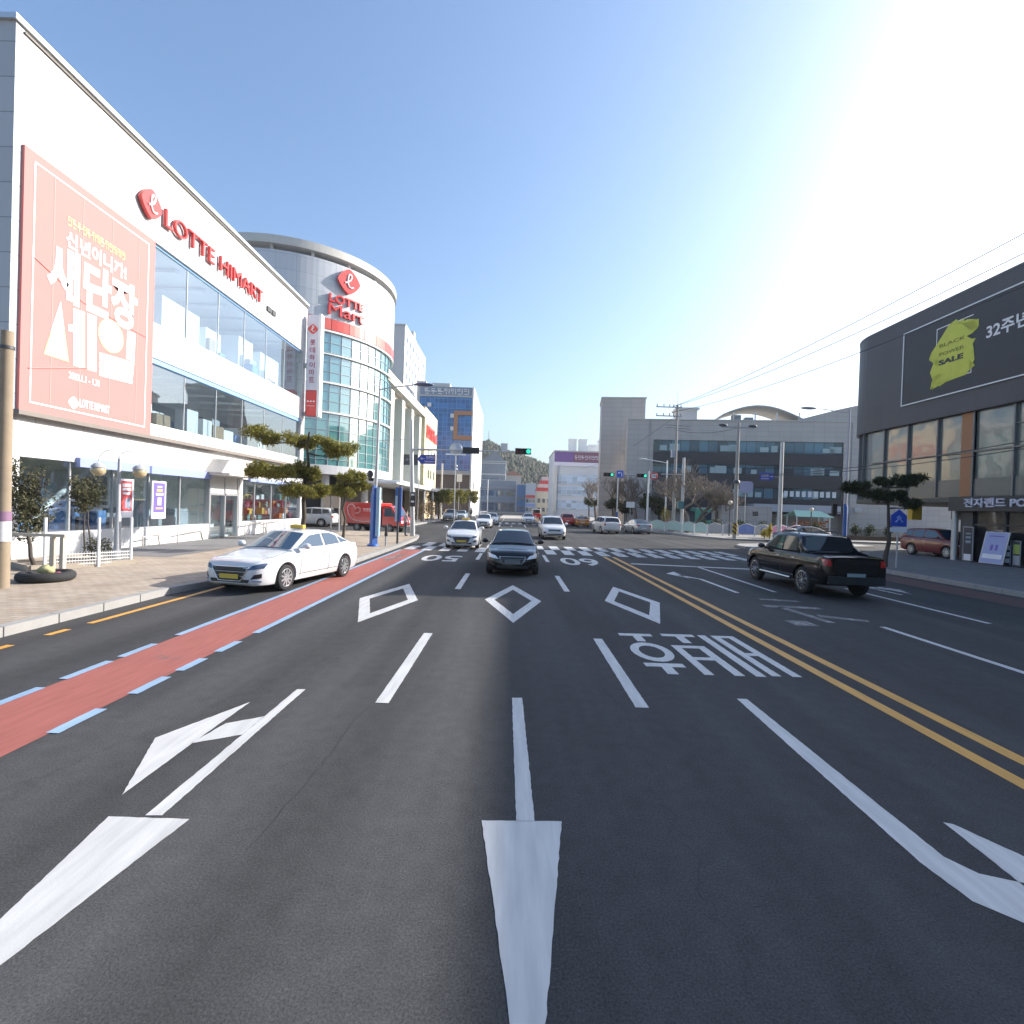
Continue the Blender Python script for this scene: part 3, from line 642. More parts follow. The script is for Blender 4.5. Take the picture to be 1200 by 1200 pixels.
# ---- round glass tower of the mart
MC = Vector((-23, 53.5)); MR = 9.8
TEAL = glass_mat('teal_glass', (1, 1, 1), .20, .04, .06, (.07, .22, .22), .35)
TPAN = seam_mat('tower_panels', (.50, .52, .55), (.36, .38, .41), 1.66, 1.3, .035, 'cyl', .5, .05, .03)
mart = thing('mart_tower_building', 'tall round shopping centre with teal glass drum and white top, behind the white shop', 'building', (MC.x, MC.y, 0))
def drum(b, r0, r1, z0, z1, a0=0, a1=360, n=120):
    k = max(2, int(n*(a1-a0)/360)); full = a1-a0 >= 360
    A_ = [R(a0+(a1-a0)*i/k) for i in range(k+1)]
    vs = [(MC.x+r*math.cos(t), MC.y+r*math.sin(t), z) for t in A_ for r, z in ((r1, z0), (r1, z1), (r0, z1), (r0, z0))]
    fs = []
    for i in range(k):
        p, q = 4*i, 4*(i+1)
        for j in range(4): fs.append((p+j, q+j, q+(j+1) % 4, p+(j+1) % 4))
    if not full: fs += [(3, 2, 1, 0), tuple(4*k+j for j in range(4))]
    return b.add(vs, fs)
b = WB(); drum(b, 9.0, 9.6, 5.5, 17.5, n=58); b.build('glazing', TEAL, mart)
b = WB()
for i in range(58):
    t = 2*math.pi*i/58; p = Vector((MC.x+9.62*math.cos(t), MC.y+9.62*math.sin(t)))
    b.obox((p.x, p.y, 11.5), (.10, .05, 12), t)
z = 6.1
while z < 17.4: drum(b, 9.55, 9.66, z-.02, z+.02, n=58); z += .87
b.build('mullion', mat('mullion_silver', (.34, .40, .41), .4, .4), mart)
b = WB()
for z, h in ((17.42, .16), (15.42, .1), (12.85, .14), (10.2, .14)): drum(b, 9.4, 9.85, z, z+h)
b.build('floor_ring', WHITEP, mart)
b = WB(); drum(b, 6.0, 9.85, 4.75, 5.55); b.build('soffit_band', mat('band_grey', (.45, .46, .47), .6), mart)
b = WB(); drum(b, 9.2, 9.82, 18.62, 23.65); b.build('wall', TPAN, mart)
for k in range(36):
    b = WB(); drum(b, 9.2, 9.84, 17.64, 18.6, k*10+.15, k*10+9.85); b.build('red_panel', mat('panel_red', (.55, .07, .06), .4) if k % 2 else mat('panel_red_light', (.62, .12, .10), .4), mart)
b = WB(); drum(b, 8.4, 9.95, 24.15, 24.85); b.build('roof_ring', mat('ring_cream', (.52, .50, .46), .6), mart)
for k in range(18):
    t = 2*math.pi*k/18; b = WB(); b.obox((MC.x+9.3*math.cos(t), MC.y+9.3*math.sin(t), 23.9), (.5, .25, .5), t); b.build('roof_bracket', GREYS, mart)
b = WB(); b.lathe([(.01, 18.9), (9.2, 18.9)], 48, (MC.x, MC.y, 0)); b.build('roof', INTG, mart)
b = WB(); drum(b, 5.5, 6.2, 0, 4.75); b.build('core', mat('core_dark', (.06, .06, .065), .4), mart)
for k in range(12):
    t = 2*math.pi*k/12+.2; b = WB(); b.lathe([(.35, .1), (.35, 4.76)], 12, (MC.x+8.8*math.cos(t), MC.y+8.8*math.sin(t), 0)); b.build('column', GREYS, mart)
ms = thing('mart_sign', 'red emblem above red Latin lettering on the round white tower top', 'sign', (-15.9, 46.8, 19))
SGA = R(-42)                                                     # raised letters follow the drum
def wrap(b0, r):
    for i, v in enumerate(b0.v):
        t = SGA+v.x/9.8; rr = r+v.y; b0.v[i] = Vector((MC.x+rr*math.cos(t), MC.y+rr*math.sin(t), v.z))
    b0.world = True; return b0
b = MB(); b.text('LOTTE', (-1.7, 0, 20.1), (1, 0, 0), (0, 0, 1), 3.4, .72, .18, .02); b.v = [Vector((v.x, -v.y, v.z)) for v in b.v]; b.f = [f[::-1] for f in b.f]; wrap(b, 9.86).build('lettering', REDM, ms)
b = MB(); b.text('Mart', (-1.75, 0, 18.95), (1, 0, 0), (0, 0, 1), 3.5, .98, .22, 0); b.v = [Vector((v.x, -v.y, v.z)) for v in b.v]; b.f = [f[::-1] for f in b.f]; wrap(b, 9.86).build('bold_lettering', REDM, ms)
er = Vector((math.cos(SGA), math.sin(SGA), 0)); et = Vector((-math.sin(SGA), math.cos(SGA), 0)); ec = Vector((MC.x, MC.y, 22.3))+er*9.95
b = WB(); emblem(b, ec, et, (0, 0, 1), 1.12, .2); e = b.build('emblem', REDM, ms)
b = WB(); script_l(b, ec+er*.22, et, (0, 0, 1), 1.0, .075); b.build('script_mark', BANW, e)
# ---- long wing of the mart
wing = thing('mart_wing_building', 'long stone coloured wing with tall columns running away behind the round tower', 'building', (-20, 70, 0))
STONE = mat('wing_stone', (.50, .47, .42), .75, var=.12, vscale=.8); CREAM = seam_mat('wing_cream', (.66, .53, .33), (.42, .33, .2), 1.6, 1.2, .02, 'xy', .7, .06, .03)
b = WB(); b.box(-40, -14.6, 60, 76, 5, 14.6); b.box(-40, -14.2, 54, 76, 14.6, 15.2); b.build('wall', STONE, wing)
b = WB(); b.box(-15.4, -13.3, 53.4, 76, 15.2, 16.3); b.build('beam', STONE, wing)
for y in (55.7, 61.2, 66.8, 72.4):
    b = WB(); b.box(-14.55, -13.32, y-.75, y+.75, 4.9, 14.58); b.build('column', STONE, wing)
for k, (y0, y1) in enumerate(((56.5, 60.4), (62, 66), (67.6, 71.6), (73.2, 75.9))):
    for z0, z1 in ((5.2, 8.0), (8.25, 11.0), (11.25, 14.2)):
        b = WB(); b.box(-14.58, -14.5, y0, y1, z0, z1); b.build('window', TEAL, wing)
b = WB(); b.box(-40, -13.31, 76, 88, 0, 16.8); b.build('end_block', CREAM, wing)
b = WB(); b.box(-16.5, -16, 48, 76, .1, 4.6); b.build('shopfront', mat('shopfront_dark', (.07, .055, .045), .5), wing)
b = WB(); b.box(-16, -11.1, 49, 79, 4.2, 4.38); b.box(-13.6, -11.0, 50, 80, 4.38, 4.6); b.build('canopy', WHITEP, wing)
for y in (53, 60, 67, 74): b = WB(); b.lathe([(.18, .1), (.18, 4.2)], 10, (-11.6, y, 0)); b.build('canopy_post', GALV, wing)
for k, (y, z) in enumerate(((79.5, 6.4), (82, 6.4), (85, 6.4), (79.5, 9.6), (82, 9.6), (85, 9.6))): b = WB(); b.box(-13.32, -13.25, y, y+1.1, z, z+1.3); b.build('window', TEAL, wing)
ws = WB(); ws.text('LOTTE Mart', (-13.28, 77.2, 12.4), (0, 1, 0), (0, 0, 1), 9.8, 2.0, .15, .03)
tag(ws.build('letter_sign', REDM), 'red lettering along the yellow end block of the shopping wing', 'sign')
# ---- boxes placed by what the camera sees, with real depth
def block(name, label, pl, pr, ytop, Y, depth, wall, z0=0, rz=0):
    a, c = AY(pl, ytop, Y), AY(pr, ytop, Y)
    t = thing(name, label, 'building', ((a.x+c.x)/2, Y+depth/2, 0))
    h = (a.z+c.z)/2; b = WB(); b.box(a.x, c.x, Y, Y+depth, z0, h); b.build('wall', wall, t)
    b = WB(); b.box(a.x-.15, c.x+.15, Y-.15, Y+depth+.15, h, h+.35); b.build('parapet', GREYS, t)
    return t, a.x, c.x, h
def winrows(t, x0, x1, y, zs, n, w, h, m, fr=None, face='Y', sg=-1):
    base = None
    for z in zs:
        for k in range(n):
            u = x0+(x1-x0)*(k+.5)/n
            b = WB()
            if face == 'Y': b.box(u-w/2, u+w/2, y-.06, y+.1, z, z+h)
            else: b.box(y-.1*sg*-1-.06, y+.06, u-w/2, u+w/2, z, z+h)
            b.build('window', m, t)
DGL = glass_mat('dark_window', (1, 1, 1), .1, .05, .05, (.03, .045, .06), 1)
APTW = mat('apartment_render', (.62, .60, .58), .8, var=.05, vscale=.3)
t, x0, x1, h = block('apartment_building', 'tall pale apartment slab rising behind the round tower', 448, 475, 381, 130, 30, APTW)
winrows(t, 131, 159, x1, [h-3.5-3.1*k for k in range(10)], 7, 1.7, 1.4, DGL, face='X')
b = WB(); b.box(x1-.5, x1+.2, 140, 142, h, h+2); b.box(x1-4, x1-1, 146, 150, h, h+2.4); build_each(b, 'stair_head', APTW, t)
t, x0, x1, h = block('stair_tower_building', 'slim grey tower block between the apartment slab and the blue glass block', 489, 499, 448, 135, 10, mat('tower_grey', (.36, .38, .42), .8))
# blue glass block
BLG = seam_mat('blue_curtain_wall', (.035, .13, .36), (.10, .26, .5), .95, 1.0, .09, 'xy', .12, .12, .3, .8)
t, x0, x1, h = block('blue_office_building', 'blue glass office block with orange frame on its front and white side wall', 492, 553.5, 465, 110, 33, BLG)
blue_h = h
b = WB(); b.box(x1+.002, x1+.35, 109.9, 143.2, 0, h+2.2); b.build('side_wall', mat('bright_render', (.72, .71, .69), .8, var=.05), t)
winrows(t, 113, 142, x1+.35, [6, 9.4, 12.8, 16.2, 19.6, 23], 4, 1.6, 1.5, DGL, face='X')
b = WB(); b.box(x0, x1, 110.2, 110.6, h+.35, h+2.2); b.build('roof_screen', mat('screen_grey', (.25, .3, .38), .6), t)
b = WB(); glyphs(b, (x0+1, 110.19, h+.6), (1, 0, 0), (0, 0, 1), 9.8, 1.2, 7, .05, 5); b.build('roof_lettering', BANW, t)
b = WB(); b.box(x0+2, x0+6, 113, 117, h+2.2, h+3.6); b.build('plant_room', GREYS, t)
def onY(Y): return lambda p: AY(p[0], p[1], Y)
q = onY(109.8)
p0, p1 = q((531, 515)), q((553.6, 482))
b = WB(); fw = .85
b.box(p0.x, p1.x, 109.7, 109.99, p1.z-fw, p1.z); b.box(p0.x, p1.x, 109.7, 109.99, p0.z, p0.z+fw); b.box(p0.x, p0.x+fw, 109.7, 109.99, p0.z+fw, p1.z-fw); b.build('orange_frame', mat('frame_orange', (.46, .22, .11), .6), t)
b = WB(); b.box(x0, x1+.3, 109.2, 109.99, 8.8, 9.7); b.box(x0, x1+.3, 109.2, 109.99, 5.0, 5.9); b.build('band', mat('band_stone', (.42, .40, .38), .8), t)
b = WB(); b.box(x0, x1, 109.85, 109.99, 5.9, 8.8); b.box(x0, x1, 109.85, 109.99, .1, 5.0); b.build('lower_front', mat('lower_brown', (.14, .10, .08), .6, var=.3, vscale=1.5), t)
for (px, py) in ((503, 474), (530, 487), (530, 502)):
    c = q((px, py)); b = WB(); b.box(c.x-.4, c.x+.4, 109.8, 109.98, c.z-.4, c.z+.4); b.build('vent_window', WHITEP, t)
# end of the street
SLATE = mat('slate_stone', (.20, .22, .25), .85, var=.25, vscale=.5); t, x0, x1, h = block('church_building', 'grey stone gabled hall at the end of the street', 562, 593, 541, 250, 14, SLATE)
b = WB(); b.plate([(x0-.2, 249.9, h), (x1+.2, 249.9, h), ((x0+x1)/2+1, 249.9, h+5.2)], (0, 1, 0), 13); b.build('gable', SLATE, t)
winrows(t, x0+1, x1-1, 250, [4, 9, 14], 5, .9, 2.0, DGL)
b = WB(); b.box(x0, x1, 249.85, 250, h-6.5, h-5.8); b.box(x0, x1, 249.85, 250, h-1, h-.5); b.build('string_course', GREYS, t)
SHOP = mat('shop_render', (.26, .28, .31), .8, var=.15, vscale=.4)
t, x0, x1, h = block('shop_row_building', 'low dark two storey shop row facing down the street', 556, 605, 563, 236, 12, SHOP)
winrows(t, x0+.5, x1-.5, 236, [7.2], 4, 3.6, 2.6, DGL); winrows(t, x0+.5, x1-.5, 236, [.6], 6, 2.4, 3.2, DGL)
b = WB(); b.box(x0, x1, 235.2, 235.93, 4.3, 5.3); b.box(x0, x1, 235.6, 235.93, 10.6, 11.4); b.build('fascia', mat('fascia_mauve', (.32, .31, .33), .6), t)
t, x0, x1, h = block('blue_shop_building', 'small blue shop house with signs right of the dark shop row', 606, 616, 568, 232, 10, mat('blue_render', (.10, .20, .38), .7, var=.2))
winrows(t, x0, x1, 232, [1, 5.5], 2, 1.2, 1.6, DGL)
t, x0, x1, h = block('pink_shop_building', 'small pale shop house with red shop boards, centre of the far end', 616.5, 628, 567, 226, 10, mat('pale_render', (.45, .48, .52), .8))
b = WB(); b.box(x0, x1, 225.7, 225.95, 6.6, 7.8); b.build('shop_board', REDM, t); b = WB(); b.box(x0, x1, 225.7, 225.95, 3, 3.9); b.build('blue_board', BLUEA, t); winrows(t, x0, x1, 226, [.7, 4.5], 3, 1.1, 1.6, DGL)
t, x0, x1, h = block('tiled_house_building', 'pinkish roofed house on the slope above the shop row', 592, 611, 558, 275, 12, mat('house_cream', (.5, .45, .4), .8))
b = WB(); b.prism([(x0-.5, 274.5), (x1+.5, 274.5), (x1+.5, 287.5), (x0-.5, 287.5)], h+.35, h+.7); b.plate([(x0-.5, 275, h+.7), (x1+.5, 275, h+.7), ((x0+x1)/2, 275, h+3)], (0, 1, 0), 12); b.build('roof', mat('clay_tiles', (.38, .17, .12), .8), t)
t, x0, x1, h = block('red_roof_building', 'small cream building with stepped red and white roof beside the purple banded block', 629, 646, 577, 180, 12, mat('cream_render', (.55, .50, .40), .8))
m0 = mat('roof_red', (.55, .06, .05), .6); m1 = mat('roof_white', (.6, .5, .48), .7)
for k in range(4):
    b = WB(); ins = k*.6; b.box(x0+ins, x1-ins*.2, 180+ins, 192-ins, h+.35+k*1.3, h+.35+(k+1)*1.3); b.build('roof_tier', m0 if k % 2 == 0 else m1, t)
winrows(t, x0, x1, 180, [1, 4.2], 3, 1, 1.4, DGL)
# purple banded block
PB = mat('pale_cladding', (.52, .53, .56), .7, var=.06, vscale=.3)
t, x0, x1, h = block('purple_band_building', 'pale shop block with purple sign band across its top', 650, 722, 530, 150, 22, PB)
b = WB(); b.box(x0, x1, 149.6, 149.98, h-3.0, h-.1); b.build('sign_band', mat('band_purple', (.16, .08, .26), .6), t)
b = WB(); b.box(x0+5.6, x1, 149.5, 149.59, h-2.95, h-.15); b.build('brown_sign', mat('band_maroon', (.20, .08, .12), .6), t)
b = WB(); glyphs(b, (x0+5.9, 149.49, h-2.2), (1, 0, 0), (0, 0, 1), 8, 1.1, 8, .03, 6); b.build('lettering', LILAC, t)
b = WB(); b.box(x0+.1, x1, 149.5, 149.98, h-4.2, h-3.1); b.build('ledge', LILAC, t)
b = WB(); b.box(x0-.1, x0+.9, 149.3, 149.98, 1, h-4.2); b.build('pier', GREYS, t)
for z in (2.2, 6.2, 9.6):
    b = WB(); b.box(x0+1.2, x1, 149.7, 149.98, z, z+2.6); b.build('window_band', seam_mat('pale_glass', (.36, .45, .56), (.5, .52, .55), 1.5, 1.3, .12, 'xy', .25, .1, .3) if 'pale_glass' not in MATS else MATS['pale_glass'], t)
b = WB()
for px in (667, 679, 702):
    c = AY(px, 525, 155); b.box(c.x, c.x+2.2, 155, 158, h+.35, h+4.2); b.box(c.x-.2, c.x+2.4, 154.8, 158.2, h+4.2, h+4.5)
build_each(b, 'stair_head', WHITEP, t)
b = WB(); c = AY(690, 525, 160); b.box(c.x, c.x+7, 160, 166, h+.35, h+3.6); b.build('penthouse', WHITEP, t)
# ---- large beige office on the right
bo = thing('beige_office_building', 'large beige four storey office with dark glass bands across the junction', 'building', (16.6, 75.2, 0), R(-7.2))
BEI = seam_mat('beige_panels', (.47, .43, .40), (.30, .275, .26), 1.5, .75, .03, 'xy', .75, .06, .04)
MB().box(0, 3.7, 0, 4, 0, 15.7).box(3.7, 29.6, 0, 4, 12.85, 15.7).box(29.6, 46, -.001, 4, 0, 15.7).box(3.7, 29.6, .8, 4, 0, 12.85).build('wall', BEI, bo)
for z0, z1 in ((11.2, 12.84), (8.1, 9.45), (4.75, 6.25)):
    MB().box(3.71, 29.59, .25, .79, z0, z1).build('window_band', seam_mat('office_glass', (.05, .11, .15), (.02, .03, .035), 1.3, 9, .08, 'xy', .08, .1, .8, .9) if 'office_glass' not in MATS else MATS['office_glass'], bo)
for z0, z1 in ((9.46, 11.19), (6.26, 8.09), (2.6, 4.74)): MB().box(3.71, 29.59, .02, .79, z0, z1).build('dark_band', mat('band_charcoal', (.045, .042, .045), .5), bo)
rb = random.Random(2)
bb = MB()
for z0 in (11.35, 8.2, 4.9):
    for k in range(9):
        x = rb.uniform(4, 28); bb.box(x, x+rb.uniform(.5, 1.6), .2, .24, z0, z0+rb.uniform(.6, 1.1))
build_each(bb, 'blind', mat('blind_pale', (.36, .45, .45), .8, var=.1), bo)
bb = MB()
for k in range(9): bb.box(22+k*.8, 22.5+k*.8, .19, .23, 5.1, 5.9)
build_each(bb, 'window_poster', WHITEP, bo)
MB().box(17, 29, -3.2, .0, 2.9, 3.9).build('entrance_canopy', mat('canopy_grey', (.45, .46, .5), .5), bo)
for x in (20, 26): MB().box(x, x+.5, -3, -2.6, 0, 2.9).build('canopy_post', GREYS, bo)
MB().box(-3.6, 3.2, 6.5, 13, 0, 20.2).build('stair_tower', BEI, bo)
MB().box(-3.75, 3.35, 6.35, 13.15, 20.2, 20.4).box(-.1, 46.1, -.12, .3, 15.7, 15.85).build('coping', GREYS, bo)
MB().box(8, 11, 6, 9, 15.7, 18.4).box(7.7, 11.3, 5.7, 9.3, 18.4, 18.7).build('water_tank_house', mat('tank_house', (.48, .49, .5), .7), bo)
bb = MB(); n = 12
for i in range(n):
    f = lambda k: (13.5+11.5*k/n, 15.9+2.1*math.sin(math.pi*(.12+.88*k/n))); (xa, za), (xb, zb) = f(i), f(i+1)
    bb.plate([(xa, 1, za), (xb, 1, zb), (xb, 1, zb+.18), (xa, 1, za+.18)], (0, 1, 0), 6)
bb.build('arched_roof_canopy', mat('canopy_steel', (.42, .42, .40), .6), bo)
for x in (15, 18, 21, 24): MB().box(x, x+.15, 1.2, 1.35, 15.7, 17.2).build('canopy_strut', WHITEP, bo)
MB().plate([(23, .01, 15.84), (31, .01, 15.84), (31, .01, 18.0), (28.5, .01, 17.4)], (0, 1, 0), 3.5).box(31, 46, 0, 4, 15.85, 18).build('raised_parapet', BEI, bo)
for z in (9.6, 6.9):
    MB().box(33.3, 33.9, -.05, .05, z, z+1.6).build('window', DGL, bo)
rb = random.Random(9)
for k in range(9):
    x = rb.uniform(12, 44); w0 = rb.uniform(.9, 1.8); MB().box(x, x+w0, 2.2, 3.2, 15.72, 15.85+rb.uniform(.7, 1.3)).build('roof_unit', STEELP, bo)
for k, (x, z) in enumerate(((31.2, 3.2), (31.2, 6.6), (38, 4.1), (40.5, 8.2), (1.5, 4.5))): MB().box(x, x+.9, -.35, -.01, z, z+.65).build('air_conditioner', mat('unit_white', (.5, .5, .49), .5), bo)
for x in (30.6, 3.2, 36.4): MB().tube([(x, -.08, .2), (x, -.08, 15.5)], .06, 6).build('drain_pipe', STEELP, bo)
# gate house in front of it
gh = thing('gate_house', 'low grey panelled wall block with one small window in front of the beige office', 'wall', (27, 60.5, 0))
g0, g1 = AY(846, 592, 60), AY(905, 594, 60)
b = WB(); b.box(g0.x, g1.x, 60, 63, 0, g0.z); b.build('wall', seam_mat('gate_panels', (.36, .36, .36), (.2, .2, .2), 1.2, .8, .03, 'xy', .8), gh)
b = WB(); c = AY(885, 602, 60); b.box(c.x-.3, c.x+.3, 59.93, 60.02, c.z-.25, c.z+.25); b.build('window', DGL, gh)
# ---- dark curved store on the right
rs = thing('dark_store_building', 'dark metal clad store with rounded corner and tall glass front on the right', 'building', (38, 22, 0))
def outline(ins, ya=-45, yb=None):
    cx, cy, r = 29, 36.3, 4-ins; p = [(60, 40.3-ins)]
    p += [(cx+r*math.cos(R(90+90*k/14)), cy+r*math.sin(R(90+90*k/14))) for k in range(15)]
    return p+[(25+ins, ya), (60, ya)]
CHAR = seam_mat('charcoal_cladding', (.078, .075, .08), (.05, .05, .054), 3.0, .85, .012, 'xy', .5, .12, .06, .4)
def seg(poly, z0, z1, name, m, smooth=False): b = WB(); b.prism(poly, z0, z1); return b.build(name, m, rs)
seg(outline(0, 24.5), 8.45, 15.25, 'upper_wall', CHAR); seg([(25, -45), (60, -45), (60, 24.49), (25, 24.49)], 8.45, 13.6, 'upper_wall', CHAR)  # out-of-view section: lengthened to cut sky light, roof lowered to place its shadow
b = WB()
path = [p for p in outline(-.03, 24.4)[1:-1]]
for a, c in zip(path, path[1:]):
    a = Vector(a); c = Vector(c); d = (c-a).normalized(); b.prism([tuple(a), tuple(c), tuple(c+Vector((-d.y, d.x))*.35), tuple(a+Vector((-d.y, d.x))*.35)], 15.252, 15.36)
b.build('coping', mat('coping_grey', (.12, .12, .13), .5), rs)
RG = glass_mat('reflective_glass', (1, 1, 1), .05, .09, .4, (.12, .135, .125), .7)
seg(outline(.35), 3.75, 8.44, 'glazing', RG)
MUL = mat('mullion_dark', (.16, .16, .165), .4, .5)
b = WB()
ys = [35.0, 32.9, 30.6, 28.2, 25.9, 23.4, 20.9, 18.4, 15.9, 13.4]
for y in ys: b.box(25.2, 25.36, y-.05, y+.05, 3.76, 8.43)
for k in range(1, 7):
    t = R(90+90*k/7); b.obox((29+3.75*math.cos(t), 36.3+3.75*math.sin(t), 6.1), (.16, .09, 4.66), t)
for x in (31, 33.5, 36): b.box(x-.05, x+.05, 39.94, 40.1, 3.76, 8.43)
b.box(25.22, 25.37, -10, 36.2, 6.2, 6.28); b.box(25.24, 25.36, -10, 26, 7.4, 7.45)
b.build('mullion', MUL, rs)
b = WB(); b.box(25.28, 25.36, -10, 36.2, 3.78, 4.75); b.build('spandrel', mat('spandrel_grey', (.10, .11, .11), .25, spec=.7), rs)
b = WB(); b.box(25.26, 25.37, 28.15, 29.0, 3.78, 8.43); b.build('orange_reflection', mat('reflection_orange', (.36, .16, .07), .6), rs)  # orange strip painted on the glazing as a pillar's reflection
seg(outline(.15, 29.2), 3.45, 3.74, 'soffit', mat('soffit_olive', (.10, .10, .08), .7))
b = WB(); b.box(24.85, 60, -14, 29.2, 2.95, 3.74); b.build('fascia', mat('fascia_charcoal', (.035, .034, .036), .5), rs)
b = WB(); b.box(25.7, 25.8, -14, 28.6, .15, 2.95); b.build('shopfront', RG if 0 else glass_mat('shopfront_glass', (1, 1, 1), .06, .03, .05, (.02, .02, .022), .6), rs)
b = WB()
for y in (26.6, 24.2, 21.8, 19.4): b.box(25.6, 25.7, y-.06, y+.06, .15, 2.94)
b.box(25.6, 25.7, 15, 28.6, 2.2, 2.27); build_each(b, 'shopfront_frame', DARKP, rs)
b = WB(); b.box(25.55, 26.2, 28.4, 29.15, .15, 2.95); b.build('pier', DARKP, rs)
b = WB(); b.lathe([(.16, .15), (.16, 3.45)], 14, (25.45, 29.4, 0)); b.build('steel_column', GALV, rs)
b = WB(); b.box(25.9, 27, 29.16, 29.3, .15, 3.44); b.box(33, 33.3, 29.3, 38.5, .15, 1.5); b.box(33, 33.3, 29.3, 38.5, 2.5, 3.44); b.box(34.8, 35.2, 37, 37.4, .15, 3.44); build_each(b, 'piloti_wall', mat('piloti_olive', (.09, .09, .075), .8), rs)
b = WB(); b.box(25.59, 25.66, 23.4, 25.4, 1.9, 2.75); b.build('lit_poster', mat('poster_mint', (.45, .5, .44), .6, var=.25, vscale=3), rs)
b = WB(); b.text('전자랜드 POWER', (24.84, 28.15, 3.15), (0, -1, 0), (0, 0, 1), 4.9, .5, .06, .03)
tag(b.build('shop_sign', mat('sign_letters', (.50, .50, .58), .5)), 'pale raised lettering along the dark fascia over the right shopfront', 'sign')
bb_ = thing('billboard', 'black wall billboard with yellow paint splash and sale lettering on the dark store', 'billboard', (24.95, 28, 9.65))
X1 = 24.93
b = WB(); b.box(X1, 24.99, 24.6, 33.2, 9.65, 14.35); b.build('board', mat('board_black', (.03, .03, .035), .5, var=.1), bb_)
b = WB(); f = .07
b.box(X1-.03, X1-.002, 33.13, 33.2, 9.65, 14.35); b.box(X1-.03, X1-.002, 24.6, 33.13, 9.65, 9.72); b.box(X1-.03, X1-.002, 24.6, 33.13, 14.28, 14.35); b.build('frame', WHITEP, bb_)
A = onX(X1-.01)
splash = [(1121, 374), (1126, 379), (1134, 374), (1143, 374), (1146, 384), (1140, 390), (1133, 394), (1139, 397), (1141, 408), (1142, 421), (1137, 433), (1132, 439), (1118, 444), (1105, 449), (1095, 455), (1092, 457), (1096, 449), (1091, 451), (1093, 445), (1090, 437), (1094, 426), (1089, 421), (1092, 413), (1098, 404), (1106, 391), (1112, 381)]
b = WB(); b.plate(A(*splash), (-1, 0, 0), .012); b.build('paint_splash', mat('splash_yellow', (.58, .58, .07), .6, var=.15, vscale=2.5), bb_)
b = WB(); u, v = AX(1098, 386, X1), AX(1141, 372, X1); lo_, hi_ = AX(1096, 449, X1), AX(1136, 436, X1)
for (y0_, y1_, z0_, z1_) in ((u.y-.05, u.y, lo_.z+1.6, u.z), (v.y, u.y-.05, u.z-.05, u.z), (v.y, v.y+.05, lo_.z, lo_.z+.5), (v.y+.05, v.y+.7, lo_.z, lo_.z+.05)): b.box(X1-.008, X1-.002, y0_, y1_, z0_, z1_)
b.build('corner_marks', BANW, bb_)
b = WB(); A2 = onX(X1-.012)
for poly in ([(1118, 380), (1131, 372.5), (1129, 379)], [(1128, 379), (1147, 373.5), (1147, 382), (1138, 388)], [(1094, 441), (1108, 436), (1090, 457)], [(1097, 449), (1116, 442), (1101, 453)], [(1134, 398), (1143.5, 396), (1140, 403)], [(1089, 422), (1098, 409), (1100, 430)], [(1132, 437), (1142.5, 428), (1136, 420)]): b.plate(A2(*poly), (-1, 0, 0), .01)
b.build('paint_splash', MATS['splash_yellow'], bb_)
def txr(b, t, p0, p1, off, th=.012, x=X1-.024):
    a, c = AX(*p0, x), AX(*p1, x)
    b.text(t, (x, a.y, a.z), (0, -1, 0), (0, 0, 1), a.y-c.y, max(.2, c.z-a.z), th, off)
b = WB(); txr(b, 'SALE', (1100, 429), (1129, 413), .045); b.build('sale_lettering', BLACKP, bb_)
b = WB(); txr(b, 'BLACK', (1101, 408), (1131, 394), 0); txr(b, 'POWER', (1101, 418), (1130, 404), 0); b.build('thin_lettering', mat('splash_olive', (.17, .17, .03), .6), bb_)
b = WB(); a, c = AX(1156, 396, X1), AX(1200, 375, X1)
b.text('32주년', (X1-.01, a.y, a.z-.1), (0, -1, 0), (0, 0, 1), 2.25, .8, .012, .02); b.build('white_lettering', BANW, bb_)
# hill behind the street
def hill_h(x, y):
    px = [(-140, 20), (-60, 52), (-38, 62), (-25, 66), (-8, 57), (0, 55), (15, 50), (30, 44), (50, 42), (90, 40), (160, 30), (260, 10)]
    s = max(0, 1-((y-520)/160)**2)
    return interp(x, px)*s*.98
b = MB(); nx, ny = 80, 30; vs = []
rh = random.Random(4)
for j in range(ny+1):
    for i in range(nx+1):
        x = -180+i*(440/nx); y = 360+j*(320/ny); vs.append((x, y, hill_h(x, y)+rh.uniform(-1, 1)-.5))
b.add(vs, [(j*(nx+1)+i, j*(nx+1)+i+1, (j+1)*(nx+1)+i+1, (j+1)*(nx+1)+i) for j in range(ny) for i in range(nx)], True)
b.build('hill', mat('hill_soil', (.11, .10, .07), .95, var=.3, vscale=.05), kind='structure')
b = MB()
for k in range(7500):
    x = rh.uniform(-90, 160); y = rh.uniform(365, 540); z = hill_h(x, y)
    if z < 2: continue
    r = rh.uniform(.8, 2.0); b.cur = 0 if rh.random() < .6 else 1
    vs = []; n = 6
    for a, q in ((-.2, .75), (.6, 1.0), (1.5, .55)):
        for t in range(n):
            w_ = rh.uniform(.7, 1.25); vs.append((x+r*q*w_*math.cos(t*6.283/n+k), y+r*q*w_*math.sin(t*6.283/n+k), z+r*a+rh.uniform(-.3, .3)))
    vs.append((x, y, z+r*2.1*rh.uniform(.85, 1.2)))
    b.add(vs, [(s_*n+t, s_*n+(t+1) % n, (s_+1)*n+(t+1) % n, (s_+1)*n+t) for s_ in range(2) for t in range(n)]+[(2*n+t, 2*n+(t+1) % n, 3*n) for t in range(n)])
b.build('forest', [mat('forest_green', (.040, .058, .026), .9, var=.4, vscale=.15), mat('forest_brown', (.075, .068, .042), .9, var=.3, vscale=.15)], kind='stuff')
